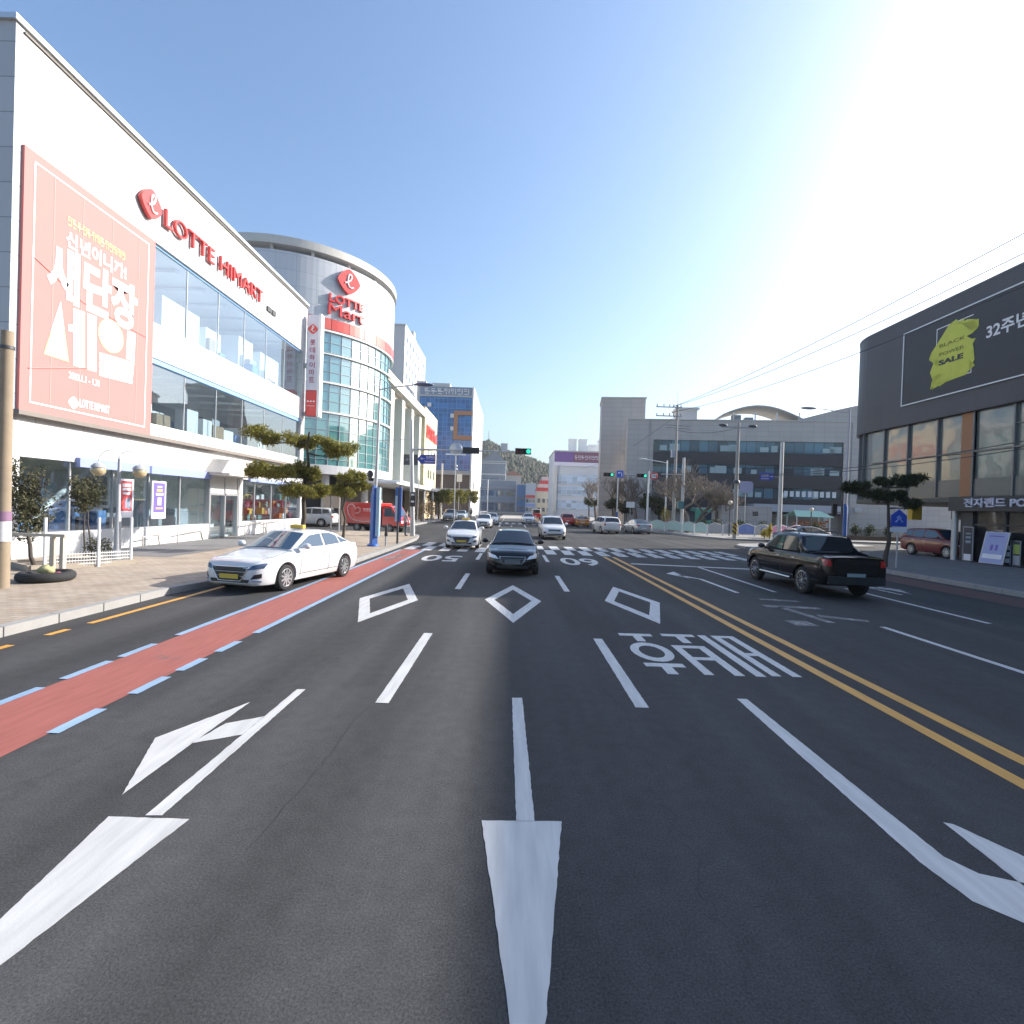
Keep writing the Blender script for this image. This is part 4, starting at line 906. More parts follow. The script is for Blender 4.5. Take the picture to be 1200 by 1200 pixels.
for px, Y, lb in ((586, 480, 'pale apartment block among trees on the hill slope'), (590, 470, 'wider grey apartment block on the hilltop beside the smaller pale one')):
    t, x0, x1, h = block('hill_apartment_building', lb, px-(10 if Y == 480 else 3), px+(1 if Y == 480 else 5), 526 if Y == 480 else 520, Y, 12, mat('hill_block', (.40, .41, .43), .8))
tw = MB(); c = AY(573, 505, 515); tw.tube([(c.x, 515, 60), (c.x, 515, c.z)], .35, 5)
for k in range(4): tw.box(c.x-1.6+k*.3, c.x+1.6-k*.3, 514.9, 515.1, 66+k*2.2, 66.25+k*2.2)
tag(tw.build('radio_mast', STEELP), 'thin lattice radio mast on the top of the hill', 'mast')
# ================================================================== vehicles
CARGL = mat('car_glass', (.012, .016, .02), .03, spec=.9, var=0); CARGLB = mat('car_glass_blue', (.03, .06, .10), .03, spec=1.0, var=0)
TYRE = mat('tyre_rubber', (.022, .022, .023), .85, var=.15, vscale=8); RIM = mat('alloy_rim', (.55, .56, .57), .3, .75, var=.05)
CHROME = mat('chrome', (.7, .71, .72), .12, 1.0, var=0); LAMPD = mat('headlamp_dark', (.06, .09, .15), .08, .2, spec=.9, var=.2, vscale=12); LAMPC = mat('headlamp_glass', (.8, .82, .85), .12, .0, spec=.9, var=.15, vscale=12)
TAIL = mat('tail_lamp', (.45, .02, .02), .15, spec=.8, var=.1); GRILLE = mat('grille_black', (.015, .015, .017), .4, var=0)
PLATEW = mat('plate_white', (.62, .64, .62), .5, var=.05); PLATEY = mat('plate_yellow', (.60, .42, .05), .5, var=.05); SEAM = mat('panel_gap', (.03, .03, .032), .7, var=0)
def paint(name, col, rough=.28, metal=0.0): return mat('car_paint_'+name, col, rough, metal, .5, var=.03, vscale=1, coat=(.25 if name == 'black' else .7))
PWHITE = paint('white', (.62, .62, .62)); PBLACK = paint('black', (.004, .004, .005), .12); PSILVER = paint('silver', (.42, .46, .49), .3, .5); PRED = paint('maroon', (.17, .028, .022)); PBRED = paint('bright_red', (.52, .025, .02))
PORANGE = paint('orange', (.50, .20, .03)); PNAVY = paint('dark_grey', (.035, .042, .055), .22)
SPEC = dict(
 sedan=dict(L=4.74, W=1.86, zt=[(-2.37, .80), (-2.33, .98), (-2.2, 1.035), (-1.8, 1.05), (-1.2, 1.035), (.85, 1.0), (1.2, .965), (1.7, .88), (2.1, .83), (2.27, .76), (2.37, .64)],
   zb=[(-2.37, .40), (-2.25, .27), (-1.8, .2), (1.8, .19), (2.25, .2), (2.37, .27)], hw=[(-2.37, .70), (-2.30, .80), (-2.1, .875), (-1.6, .915), (0, .93), (1.5, .92), (2.0, .87), (2.21, .79), (2.31, .70), (2.37, .60)],
   gh=[(-2.0, 1.03), (-1.2, 1.385), (-.75, 1.46), (-.3, 1.475), (.2, 1.43), (1.12, .99)], gb=1.0, gw=(.80, .60), wb=(1.45, -1.355), wr=.335,
   win=[[(.86, 1.06), (.82, 1.085), (.16, 1.355), (-.36, 1.395), (-.36, 1.045)], [(-.46, 1.045), (-.46, 1.395), (-.85, 1.385), (-1.14, 1.30), (-1.22, 1.07)], [(-1.30, 1.08), (-1.22, 1.27), (-1.70, 1.10)]],
   ws=((1.06, 0), (.26, 0)), rw=((-1.92, 0), (-1.22, 0)), seams=[.92, -.41, -1.27], hand=[-.28, -1.12]),
 suv=dict(L=4.68, W=1.88, zt=[(-2.34, .80), (-2.3, 1.08), (-2.1, 1.14), (.95, 1.12), (1.3, 1.09), (1.8, 1.02), (2.12, .92), (2.28, .80), (2.34, .66)],
   zb=[(-2.34, .45), (-2.2, .32), (-1.7, .25), (1.7, .25), (2.15, .28), (2.34, .36)], hw=[(-2.34, .76), (-2.26, .86), (-1.9, .92), (0, .94), (1.6, .93), (2.05, .86), (2.25, .77), (2.34, .64)],
   gh=[(-2.22, 1.12), (-1.98, 1.60), (-1.8, 1.66), (-.4, 1.72), (.35, 1.65), (1.2, 1.10)], gb=1.10, gw=(.84, .66), wb=(1.38, -1.30), wr=.365,
   win=[[(.92, 1.17), (.86, 1.22), (.34, 1.57), (-.33, 1.62), (-.33, 1.16)], [(-.43, 1.16), (-.43, 1.62), (-1.2, 1.60), (-1.28, 1.17)], [(-1.36, 1.20), (-1.30, 1.59), (-1.82, 1.55), (-1.96, 1.28)]],
   ws=((1.13, 0), (.42, 0)), rw=((-2.19, 0), (-2.0, 0)), seams=[.98, -.38, -1.32], hand=[-.25, -1.15]),
 pickup=dict(L=5.05, W=1.90, zt=[(-2.525, .78), (-2.5, 1.20), (-2.3, 1.24), (-1.2, 1.25), (1.1, 1.22), (1.5, 1.20), (2.1, 1.14), (2.4, 1.04), (2.49, .90), (2.525, .74)],
   zb=[(-2.525, .50), (-2.4, .40), (-1.9, .36), (1.9, .36), (2.4, .36), (2.525, .45)], hw=[(-2.525, .84), (-2.46, .90), (-2.1, .94), (0, .95), (1.8, .945), (2.25, .90), (2.44, .82), (2.525, .74)],
   gh=[(-1.27, 1.23), (-1.13, 1.74), (-.95, 1.80), (-.2, 1.835), (.45, 1.77), (1.22, 1.20)], gb=1.20, gw=(.87, .71), wb=(1.60, -1.42), wr=.415,
   win=[[(.94, 1.28), (.88, 1.33), (.40, 1.68), (-.12, 1.73), (-.12, 1.27)], [(-.22, 1.27), (-.22, 1.73), (-.88, 1.70), (-1.04, 1.28)]],
   ws=((1.15, 0), (.50, 0)), rw=((-1.255, 0), (-1.14, 0)), seams=[1.05, -.17, -1.08], hand=[-.05, -.95]),
)
class CarShape:
    def __init__(s, sp): s.__dict__.update(sp)
    def ring(s, x):
        w, zt, zb = smooth_interp(x, s.hw), smooth_interp(x, s.zt), smooth_interp(x, s.zb); h = zt-zb
        return [(.0, zb), (.78*w, zb), (.93*w, zb+.03), (.975*w, zb+.16*h), (.995*w, zb+.36*h), (w, zb+.56*h), (.985*w, zb+.76*h), (.955*w, zb+.89*h), (.90*w, zt-.012), (.82*w, zt), (.45*w, zt+.022), (0, zt+.03)]
    def side(s, x, z):
        r = s.ring(x)
        for (a, b), (c, d) in zip(r[1:9], r[2:9]):
            if b <= z <= d: return a+(c-a)*(z-b)/max(1e-6, d-b)
        return r[1][0] if z < r[1][1] else r[8][0]
    def inside(s, x, y, z):
        r = s.ring(x)
        if z < r[0][1] or z > r[-1][1]: return False
        return abs(y) <= s.side(x, z) if z < r[8][1] else abs(y) <= lerp(r[8][0], .3*r[8][0], (z-r[8][1])/.045)
    def nose(s, y, z, sg=1):
        x = s.L/2
        for _ in range(160):
            if s.inside(sg*x, y, z): return sg*x
            x -= .008
        return sg*x
    def gy(s, z):
        zr = max(p[1] for p in s.gh); t = (z-s.gb)/(zr-s.gb)
        return s.gw[0]+(s.gw[1]-s.gw[0])*t
    def body(s, mb, n=56):
        xs = [-s.L/2+s.L*(.5-.5*math.cos(math.pi*i/n))*.6+s.L*.4*i/n for i in range(n+1)]
        vs = []; k = 22
        for x in xs:
            r = s.ring(x); full = r+[(-y, z) for y, z in r[::-1][1:-1]]
            vs += [(x, y, z) for y, z in full]
        fs = [(i*k+j, i*k+(j+1) % k, (i+1)*k+(j+1) % k, (i+1)*k+j) for i in range(n) for j in range(k)]
        mb.add(vs, fs, True); mb.f.append(tuple(range(k))[::-1]); mb.f.append(tuple(n*k+j for j in range(k))); mb.m += [mb.cur]*2; mb.sm += [False]*2
        return mb
    def house(s, mb, n=34):
        x0, x1 = s.gh[0][0], s.gh[-1][0]; vs = []; k = 12
        for i in range(n+1):
            x = x0+(x1-x0)*i/n; zt = max(s.gb-.03, interp(x, s.gh)); zb = s.gb-.08
            h = max(.01, zt-zb); ye = s.gy(zt)
            half = [(s.gy(zb), zb), (lerp(s.gy(zb), ye, .5), zb+.5*h), (ye+.01, zt-min(.05, .3*h)), (ye-.035, zt-min(.012, .1*h)), (ye*.6, zt+.02), (0, zt+.03)]
            vs += [(x, y, z) for y, z in half]+[(x, -y, z) for y, z in half[::-1]]
        fs = [(i*k+j, i*k+(j+1) % k, (i+1)*k+(j+1) % k, (i+1)*k+j) for i in range(n) for j in range(k)]
        mb.add(vs, fs, True); mb.f.append(tuple(range(k))[::-1]); mb.f.append(tuple(n*k+j for j in range(k))); mb.m += [mb.cur]*2; mb.sm += [False]*2
        return mb
    def patch(s, c, sg=1, n=8, m=4, off=.012):       # c: four (y,z) corners on the nose (sg=1) or tail (sg=-1)
        vs = []; mb = MB()
        for j in range(m+1):
            for i in range(n+1):
                u, v = i/n, j/m
                y = lerp(lerp(c[0][0], c[1][0], u), lerp(c[3][0], c[2][0], u), v); z = lerp(lerp(c[0][1], c[1][1], u), lerp(c[3][1], c[2][1], u), v)
                vs.append((s.nose(y, z, sg)+sg*off, y*1.004, z))
        fs = [(j*(n+1)+i, j*(n+1)+i+1, (j+1)*(n+1)+i+1, (j+1)*(n+1)+i) for j in range(m) for i in range(n)]
        if sg < 0: fs = [f[::-1] for f in fs]
        return mb.add(vs, fs, True)
CARMESH = {}
def cached(key, fn):
    if key not in CARMESH: CARMESH[key] = fn()
    return CARMESH[key]
def inst(name, mesh, mats, parent, loc=None, rot=None):
    o = bpy.data.objects.new(name, mesh); COL.objects.link(o); o.parent = parent
    for i, m in enumerate(mats): o.material_slots[i].link = 'OBJECT'; o.material_slots[i].material = m
    if loc: o.location = loc
    if rot: o.rotation_euler = rot
    return o
def mesh_of(mb, nm, nmat=1):
    o = mb.build(nm, [PWHITE]*nmat); me = o.data; bpy.data.objects.remove(o); return me
def body_mesh(kind, cs):
    o = cs.body(MB()).build('body', PWHITE); cut = MB()
    for x in cs.wb:
        for sg in (-1, 1): cut.lathe([(cs.wr+.06, sg*.55), (cs.wr+.06, sg*1.3)] if sg > 0 else [(cs.wr+.06, -1.3), (cs.wr+.06, -.55)], 28, (x, 0, cs.wr+.01), 'Y')
    if kind == 'pickup': cut.box(-2.42, -1.48, -.76, .76, .75, 1.6)
    c = cut.build('cut', SEAM)
    bm = bmesh.new(); bm.from_mesh(c.data); bmesh.ops.remove_doubles(bm, verts=bm.verts, dist=1e-4); bmesh.ops.recalc_face_normals(bm, faces=bm.faces); bm.to_mesh(c.data); bm.free()
    bm = bmesh.new(); bm.from_mesh(o.data); bmesh.ops.recalc_face_normals(bm, faces=bm.faces); bm.to_mesh(o.data); bm.free()
    md = o.modifiers.new('arch', 'BOOLEAN'); md.operation = 'DIFFERENCE'; md.object = c; md.solver = 'EXACT'
    dg = bpy.context.evaluated_depsgraph_get(); me = bpy.data.meshes.new_from_object(o.evaluated_get(dg))
    bpy.data.objects.remove(o); bpy.data.objects.remove(c)
    try: me.set_sharp_from_angle(angle=R(38))
    except Exception: pass
    me.materials.clear(); me.materials.append(PWHITE)
    return me
def wheel_meshes(r, w=.22, spokes=10):
    t = MB(); prof = [(r*.66, -w*.42), (r*.9, -w*.5), (r*.98, -w*.38), (r, -w*.15), (r, w*.15), (r*.98, w*.38), (r*.9, w*.5), (r*.66, w*.42)]
    t.lathe(prof, 28, (0, 0, 0), 'Y')
    m = MB(); m.lathe([(r*.60, -w*.1), (r*.67, w*.40), (r*.70, w*.47), (r*.63, w*.40), (r*.58, w*.2), (.01, w*.2)], 28, (0, 0, 0), 'Y')
    m.lathe([(r*.16, w*.2), (r*.16, w*.40), (r*.10, w*.44), (.005, w*.44)], 16, (0, 0, 0), 'Y')
    for k in range(spokes):
        a = 2*math.pi*k/spokes; q = Matrix.Rotation(a, 3, 'Y')
        pts = [q @ Vector(p) for p in ((-.028, w*.40, r*.12), (.028, w*.40, r*.12), (.022, w*.41, r*.62), (-.022, w*.41, r*.62))]
        m.plate(pts, (0, 1, 0), .015)
    h = MB()                                               # dark hub well behind the spokes
    h.lathe([(r*.6, w*.205), (.01, w*.206)], 20, (0, 0, 0), 'Y')
    return mesh_of(t, 'tyre'), mesh_of(m, 'rim'), mesh_of(h, 'brake')
def car(name, label, cat, kind, loc, head, pt, plate=PLATEW, glass=CARGL, group=None, grille='wide', detail=True, taxi=False, wheelmat=RIM, rails=False, lamp=None):
    cs = CarShape(SPEC[kind]); t = thing(name, label, cat, (loc[0], loc[1], loc[2] if len(loc) > 2 else 0), R(head), group)
    body = inst('body', cached((kind, 'body'), lambda: body_mesh(kind, cs)), [pt], t)
    inst('cabin', cached((kind, 'house'), lambda: mesh_of(cs.house(MB()), 'cabin')), [pt], t)
    def strip(x0, x1):
        def fn():
            vs = []; n, m = 10, 14; mb = MB()
            for i in range(n+1):
                x = lerp(x0, x1, i/n); zt = interp(x, cs.gh)
                for j in range(m+1):
                    q = j/m*2-1; ye = cs.gy(zt)-.075; y = q*ye
                    zz = zt+.034*(1-abs(q)**2.2)*1.0+.004+.010*(1-abs(q)); sx = 1 if x1 < x0 else -1
                    vs.append((x+sx*.016, y, zz+.004))
            fs = [(i*(m+1)+j, i*(m+1)+j+1, (i+1)*(m+1)+j+1, (i+1)*(m+1)+j) for i in range(n) for j in range(m)]
            if x1 > x0: fs = [f[::-1] for f in fs]
            return mesh_of(mb.add(vs, fs, True), 'glass')
        return fn
    inst('windscreen', cached((kind, 'ws'), strip(cs.ws[0][0], cs.ws[1][0])), [glass], t)
    inst('rear_window', cached((kind, 'rw'), strip(cs.rw[0][0], cs.rw[1][0])), [glass], t)
    for i, w_ in enumerate(cs.win):
        for sg in (1, -1):
            def fn(sg=sg, w_=w_):
                return mesh_of(MB().plate([(x, sg*(cs.gy(z)+.003), z) for x, z in w_], (0, sg, 0), .008), 'side_window')
            inst('side_window', cached((kind, 'win', i, sg), fn), [glass], t)
    tm, rm, hm = cached((kind, 'wheel'), lambda: wheel_meshes(cs.wr))
    for x in cs.wb:
        for sg in (1, -1):
            yy = cs.side(x, .55)-.115
            wh = inst('wheel', tm, [TYRE], t, (x, sg*yy, cs.wr), (0, 0, 0 if sg > 0 else math.pi))
            inst('rim', rm, [wheelmat], wh); inst('brake', hm, [GRILLE], wh)
    H0 = smooth_interp(cs.L/2-.12, cs.zt); lo = smooth_interp(cs.L/2, cs.zb); W = cs.W/2
    zg = H0-.05
    for sg in (1, -1):
        c = [(sg*W*.50, zg-.13), (sg*W*.86, zg-.08), (sg*W*.90, zg+.06), (sg*W*.62, zg-.015)]
        if kind != 'sedan': c = [(sg*W*.52, zg-.14), (sg*W*.86, zg-.12), (sg*W*.88, zg+.03), (sg*W*.56, zg-.01)]
        if sg < 0: c = [c[1], c[0], c[3], c[2]]
        inst('headlight', cached((kind, 'hl', sg), lambda: mesh_of(cs.patch(c, 1, 8, 4, .010), 'headlight')), [lamp or LAMPC], t)
        zr = smooth_interp(-cs.L/2+.1, cs.zt)
        c2 = [(sg*W*.48, zr-.20), (sg*W*.88, zr-.20), (sg*W*.90, zr-.03), (sg*W*.52, zr-.08)]
        if kind != 'sedan': c2 = [(sg*W*.72, zr-.26), (sg*W*.93, zr-.26), (sg*W*.925, zr-.07), (sg*W*.75, zr-.07)]
        if sg > 0: c2 = c2
        else: c2 = [c2[1], c2[0], c2[3], c2[2]]
        inst('tail_light', cached((kind, 'tl', sg), lambda: mesh_of(cs.patch(c2, -1, 6, 4, .010), 'tail_light')), [TAIL], t)
        fz = lo+.16
        c3 = [(sg*W*.62, fz-.05), (sg*W*.84, fz-.02), (sg*W*.84, fz+.09), (sg*W*.70, fz+.06)]
        if sg < 0: c3 = [c3[1], c3[0], c3[3], c3[2]]
        inst('fog_lamp', cached((kind, 'fog', sg), lambda: mesh_of(cs.patch(c3, 1, 5, 3, .009), 'fog_lamp')), [GRILLE], t)
        mz = cs.gb+.10; mx_ = cs.gh[-1][0]-.33
        mirror = cached((kind, 'mirror', sg), lambda: mesh_of(MB().ball((mx_, sg*(W+.09), mz), (.10, .12, .085), 10).obox((mx_, sg*(W-.02), mz-.05), (.07, .2, .03)), 'mirror'))
        inst('wing_mirror', mirror, [pt], t)
    if grille == 'wide': gc = [(-W*.36, lo+.17), (W*.36, lo+.17), (W*.48, zg-.05), (-W*.48, zg-.05)]
    elif grille == 'hexa': gc = [(-W*.34, lo+.06), (W*.34, lo+.06), (W*.56, zg-.05), (-W*.56, zg-.05)]
    else: gc = [(-W*.45, zg-.16), (W*.45, zg-.16), (W*.5, zg-.03), (-W*.5, zg-.03)]
    g = inst('grille', cached((kind, 'grille', grille), lambda: mesh_of(cs.patch(gc, 1, 12, 6, .012), 'grille')), [GRILLE], t)
    def frame():
        mb = MB(); P = []
        loop = [gc[0], gc[1], gc[2], gc[3], gc[0]]
        for a, b2 in zip(loop, loop[1:]):
            for k in range(8): y, z = lerp(a[0], b2[0], k/8), lerp(a[1], b2[1], k/8); P.append((cs.nose(y, z, 1)+.014, y, z))
        P.append(P[0]); mb.tube(P, .011, 6)
        yy = [-W*.5+W*k/5 for k in range(6)]
        for q in (.35, .65):
            z = lerp(gc[0][1], gc[2][1], q); mb.tube([(cs.nose(y, z, 1)+.016, y, z) for y in yy], .006, 5)
        return mesh_of(mb, 'grille_trim')
    inst('grille_trim', cached((kind, 'gt', grille), frame), [CHROME], g)
    inst('lower_intake', cached((kind, 'intake'), lambda: mesh_of(cs.patch([(-W*.55, lo+.02), (W*.55, lo+.02), (W*.6, lo+.10), (-W*.6, lo+.10)], 1, 10, 2, .010), 'intake')), [GRILLE], t)
    pz = lo+(.17 if grille == 'hexa' else .24)
    xn = cs.nose(0, pz, 1)+.03
    p = MB().box(xn, xn+.015, -.26, .26, pz-.055, pz+.055).build('number_plate', plate, t)
    pr = (.62 if kind == 'sedan' else .72); xr = cs.nose(0, pr, -1)-.02
    MB().box(xr-.012, xr, -.26, .26, pr-.055, pr+.055).build('number_plate', plate, t)
    if detail:
        def seams():
            mb = MB()
            for x in cs.seams:
                for sg in (1, -1):
                    mb.tube([(x-.02*k, sg*(cs.side(x, z)+.001), z) for k, z in enumerate([.34, .45, .6, .75, cs.gb-.06])], .009, 4)
            for sg in (1, -1):
                mb.tube([(x, sg*(cs.side(x, .38)+.001), .38) for x in [cs.seams[-1]+.02+k*(cs.seams[0]-cs.seams[-1]-.04)/8 for k in range(9)]], .009, 4)
            xs = [cs.gh[-1][0]+.06+k*.18 for k in range(6)]
            for sg in (1, -1): mb.tube([(x, sg*.78*smooth_interp(x, cs.hw), smooth_interp(x, cs.zt)+.004) for x in xs], .005, 4)
            return mesh_of(mb, 'panel_gaps')
        inst('panel_gap', cached((kind, 'seams'), seams), [SEAM], t)
        for i, x in enumerate(cs.hand):
            for sg in (1, -1):
                inst('door_handle', cached((kind, 'dh', i, sg), lambda: mesh_of(MB().obox((x, sg*(cs.side(x, cs.gb-.13)+.012), cs.gb-.13), (.2, .03, .03)), 'door_handle')), [CHROME if pt != PWHITE else pt], t)
    if rails:
        for sg in (1, -1): MB().tube([(-1.7, sg*.62, 1.66), (-1.5, sg*.62, 1.75), (.0, sg*.62, 1.77), (.25, sg*.62, 1.70)], .022, 8).build('roof_rail', CHROME, t)
    if taxi:
        z = max(q[1] for q in cs.gh)+.03
        s_ = MB().obox((-.25, 0, z+.06), (.15, .44, .11)).build('taxi_sign', mat('taxi_sign_yellow', (.68, .44, .06), .4), t, bevel=.03)
        MB().obox((-.25, 0, z+.02), (.12, .36, .04)).build('sign_foot', WHITEP, s_)
    return t, cs
FWD = -90
# white taxi standing at the kerb
hd = math.degrees(math.atan2(-.977, -.213))
tx1, cs1 = car('taxi', 'white taxi with yellow roof sign and plate stopped by the left kerb', 'taxi', 'sedan', (-6.33, 14.8), hd, PWHITE, PLATEY, CARGLB, None, 'hexa', taxi=True, lamp=LAMPD)
pk = MB()
for sg in (1, -1):
    pk.tube([(cs1.nose(sg*.62, .38, 1)+.02, sg*.62, .36), (cs1.nose(sg*.78, .34, 1)+.02, sg*.78, .33)], .018, 6)
pk.build('bumper_trim', mat('trim_blue_chrome', (.4, .5, .62), .2, .8), tx1)
driver = MB(); driver.ball((.25, .36, 1.2), (.10, .085, .13)); driver.ball((.1, .36, .95), (.14, .22, .22))
# black saloon in the middle lane
bs, _ = car('black_saloon_car', 'black saloon car driving towards the viewer in the middle lane with bright headlights', 'car', 'sedan', (.07, 19.55), FWD, PBLACK, mat('plate_shaded', (.16, .16, .17), .6), CARGL)
# second taxi
car('taxi', 'white taxi with yellow number plate on the zebra crossing behind the black saloon', 'taxi', 'sedan', (-2.68, 29.6), FWD+1, PWHITE, PLATEY, CARGL, None, 'hexa', taxi=True, lamp=LAMPD)
# white sport utility in the right-hand oncoming lane
car('white_utility_car', 'white sport utility car with roof rails beyond the zebra, right of the black saloon', 'car', 'suv', (3.15, 40.2), FWD+1, PWHITE, PLATEW, CARGL, None, 'slim', rails=True)
GF = 'distant oncoming white saloons'
car('white_saloon_car', 'white saloon car following the second taxi past the junction', 'car', 'sedan', (-3.0, 56.2), FWD, PWHITE, group=GF)
car('white_saloon_car', 'small far white saloon car partly hidden behind another white saloon', 'car', 'sedan', (-2.6, 67), FWD, PWHITE, group=GF)
car('white_saloon_car', 'lone white saloon car on the far centre of the road beyond the junction', 'car', 'sedan', (2.4, 75), FWD, PWHITE, group=GF)
car('white_utility_car', 'white parked utility car by the left kerb under the far clipped trees', 'car', 'suv', (-9.3, 77.5), FWD, PWHITE, detail=False)
car('blue_white_car', 'pale blue car parked behind the white utility car at the far left kerb', 'car', 'sedan', (-8.4, 86), FWD, paint('pale_blue', (.40, .50, .58)), detail=False)
car('red_small_car', 'red compact car seen from behind in the far right lane beside an orange taxi', 'car', 'suv', (7.6, 71), 88, PBRED, detail=False)
car('orange_taxi', 'orange and dark saloon taxi seen from behind, right of the red compact car', 'taxi', 'sedan', (9.35, 69), 88, PORANGE, detail=False, taxi=True)
car('white_wagon_car', 'white boxy car seen from behind waiting at the right of the junction', 'car', 'suv', (9.6, 52.3), 97, PWHITE, detail=False)
car('silver_saloon_car', 'silver saloon car with red tail lights braking right of the white boxy car', 'car', 'sedan', (13.3, 54.3), 95, PSILVER, detail=False)
car('dark_saloon_car', 'dark grey saloon car side on beyond the black pickup truck', 'car', 'sedan', (26.2, 46.3), 187, PNAVY)
car('white_parked_car', 'white car parked side on under the round tower, behind the clipped pine', 'car', 'suv', (-18.3, 46.6), 180, PWHITE, detail=False)
rsv, cr_ = car('red_utility_car', 'dark red utility car parked under the overhang of the dark store', 'car', 'suv', (26.45, 31.4, .15), -90, PRED, PLATEW, CARGLB)
sp = MB(); sp.lathe([(.2, -.1), (.31, -.1), (.33, 0), (.31, .1), (.2, .1)], 20, (-2.45, 0, .95), 'X'); sp.build('spare_wheel', TYRE, rsv)
# black pickup
pu, cp = car('black_pickup_truck', 'black four door pickup truck driving away on the right', 'pickup truck', 'pickup', (9.82, 17.05), 90, PBLACK, mat('plate_bluegrey', (.25, .30, .32), .5), CARGL, None, 'slim', wheelmat=CHROME)
for sg in (1, -1):
    MB().plate([(-1.1, sg*.76, 1.24), (-1.85, sg*.80, 1.245), (-1.45, sg*.79, 1.33), (-1.12, sg*.76, 1.52)], (0, sg, 0), .06).build('cab_buttress', PBLACK, pu)
    MB().tube([(1.05, sg*.97, .42), (-.9, sg*.97, .42)], .045, 8).build('side_step', CHROME, pu)
MB().box(-2.60, -2.50, -.80, .80, .46, .68).build('rear_bumper', mat('bumper_black', (.025, .025, .027), .4), pu)
MB().box(-2.41, -1.49, -.75, .75, 1.18, 1.215).build('bed_cover', mat('cover_vinyl', (.03, .03, .034), .5), pu)
MB().tube([(-.7, .62, 1.81), (-.6, .62, 1.89), (.25, .62, 1.86), (.35, .62, 1.80)], .02, 6).build('roof_rail', GRILLE, pu)
MB().tube([(-.7, -.62, 1.81), (-.6, -.62, 1.89), (.25, -.62, 1.86), (.35, -.62, 1.80)], .02, 6).build('roof_rail', GRILLE, pu)
MB().box(-2.545, -2.52, -.62, .62, .74, 1.16).box(-2.56, -2.545, -.12, .12, 1.0, 1.06).build('tailgate', mat('tailgate_black', (.006, .006, .007), .35), pu)
# red delivery truck in the side street
def box_truck():
    t = thing('red_box_truck', 'red delivery truck with pale heart swirl on its side in the left side street', 'truck', (-10.75, 41.2, 0), R(-17))
    MB().box(-2.6, .75, -.86, .86, .62, 2.30).build('cargo_box', PBRED, t, bevel=.03)
    prof = [(.85, .55), (2.35, .55), (2.5, .75), (2.48, 1.15), (2.2, 1.30), (1.72, 2.02), (1.5, 2.12), (.85, 2.12)]
    m = MB(); m.plate([(x, -.82, z) for x, z in prof], (0, 1, 0), 1.64); m.build('cab', PBRED, t, bevel=.06)
    m = MB(); m.plate([(2.225, -.72, 1.31), (2.225, .72, 1.31), (1.76, .66, 2.0), (1.76, -.66, 2.0)], (1, 0, .66), .02); m.build('windscreen', CARGLB, t)
    for sg in (1, -1):
        m = MB(); m.plate([(1.05, sg*.825, 1.28), (2.0, sg*.825, 1.28), (1.65, sg*.825, 1.92), (1.05, sg*.825, 1.92)], (0, sg, 0), .01); m.build('side_window', CARGLB, t)
        m = MB(); m.ball((2.2, sg*.98, 1.45), (.05, .1, .16)); m.build('wing_mirror', GRILLE, t)
        m = MB(); m.box(2.49, 2.52, sg*.45, sg*.75, .78, .98); m.build('headlight', LAMPC, t)
    MB().box(-2.5, 2.3, -.5, .5, .38, .60).build('chassis', GRILLE, t)
    tm, rm, hm = cached(('truck', 'wheel'), lambda: wheel_meshes(.34, .22, 8))
    for x in (1.55, -1.4):
        for sg in (1, -1):
            wh = inst('wheel', tm, [TYRE], t, (x, sg*.74, .34), (0, 0, 0 if sg > 0 else math.pi)); inst('rim', rm, [STEELP], wh)
    sw = mat('swirl_pale', (.72, .45, .42), .5)
    P = [(-1.55, 1.45), (-1.3, 1.45), (-1.1, 1.62), (-1.12, 1.85), (-1.32, 1.92), (-1.52, 1.76), (-1.62, 1.98), (-1.85, 2.16), (-2.12, 2.12), (-2.28, 1.85), (-2.2, 1.4), (-1.9, 1.02), (-1.4, .84), (-.7, .78), (.1, .86)]
    MB().tube([(x, -.872, z) for x, z in P], .045, 6).build('heart_swirl', sw, t)
    b = MB(); glyphs(b, (-.85, -.862, 1.62), (1, 0, 0), (0, 0, 1), 1.2, .24, 5, .01, 8); b.build('lettering', BANW, t)
    return t
box_truck()
# small red van far away, green bus, market stalls
v = thing('red_small_van', 'tiny red and white van far away in the centre of the road', 'van', (4.9, 104, 0), R(-90))
MB().box(-2.2, 2.0, -.85, .85, .4, 1.2).build('body', PBRED, v, bevel=.12); MB().box(-2.2, 1.6, -.8, .8, 1.2, 2.1).build('upper_body', PWHITE, v, bevel=.12)
MB().box(1.6, 1.63, -.7, .7, 1.3, 1.95).build('windscreen', CARGL, v); MB().box(-2.23, -2.2, -.7, .7, 1.3, 1.9).build('rear_window', CARGL, v)
for x in (1.3, -1.4):
    for sg in (1, -1): MB().lathe([(.05, -.1), (.32, -.1), (.32, .1), (.05, .1)], 14, (x, sg*.78, .32), 'Y').build('wheel', TYRE, v)
bu = thing('green_bus', 'pale green city bus standing behind the right-hand fence', 'bus', (28.8, 69, 0), R(180))
GREENP = paint('bus_green', (.10, .38, .27)); 
MB().box(-4.5, 4.5, -1.2, 1.2, .4, 2.95).build('body', GREENP, bu, bevel=.15)
MB().box(-4.3, 4.2, -1.18, 1.18, 2.95, 3.1).build('roof', paint('bus_mint', (.5, .66, .58)), bu, bevel=.05)
for k in range(5): MB().box(-4.1+k*1.6, -2.65+k*1.6, 1.19, 1.215, 1.45, 2.5).build('side_window', CARGLB, bu)
MB().box(4.49, 4.52, -1.0, 1.0, 1.2, 2.6).build('windscreen', CARGLB, bu)
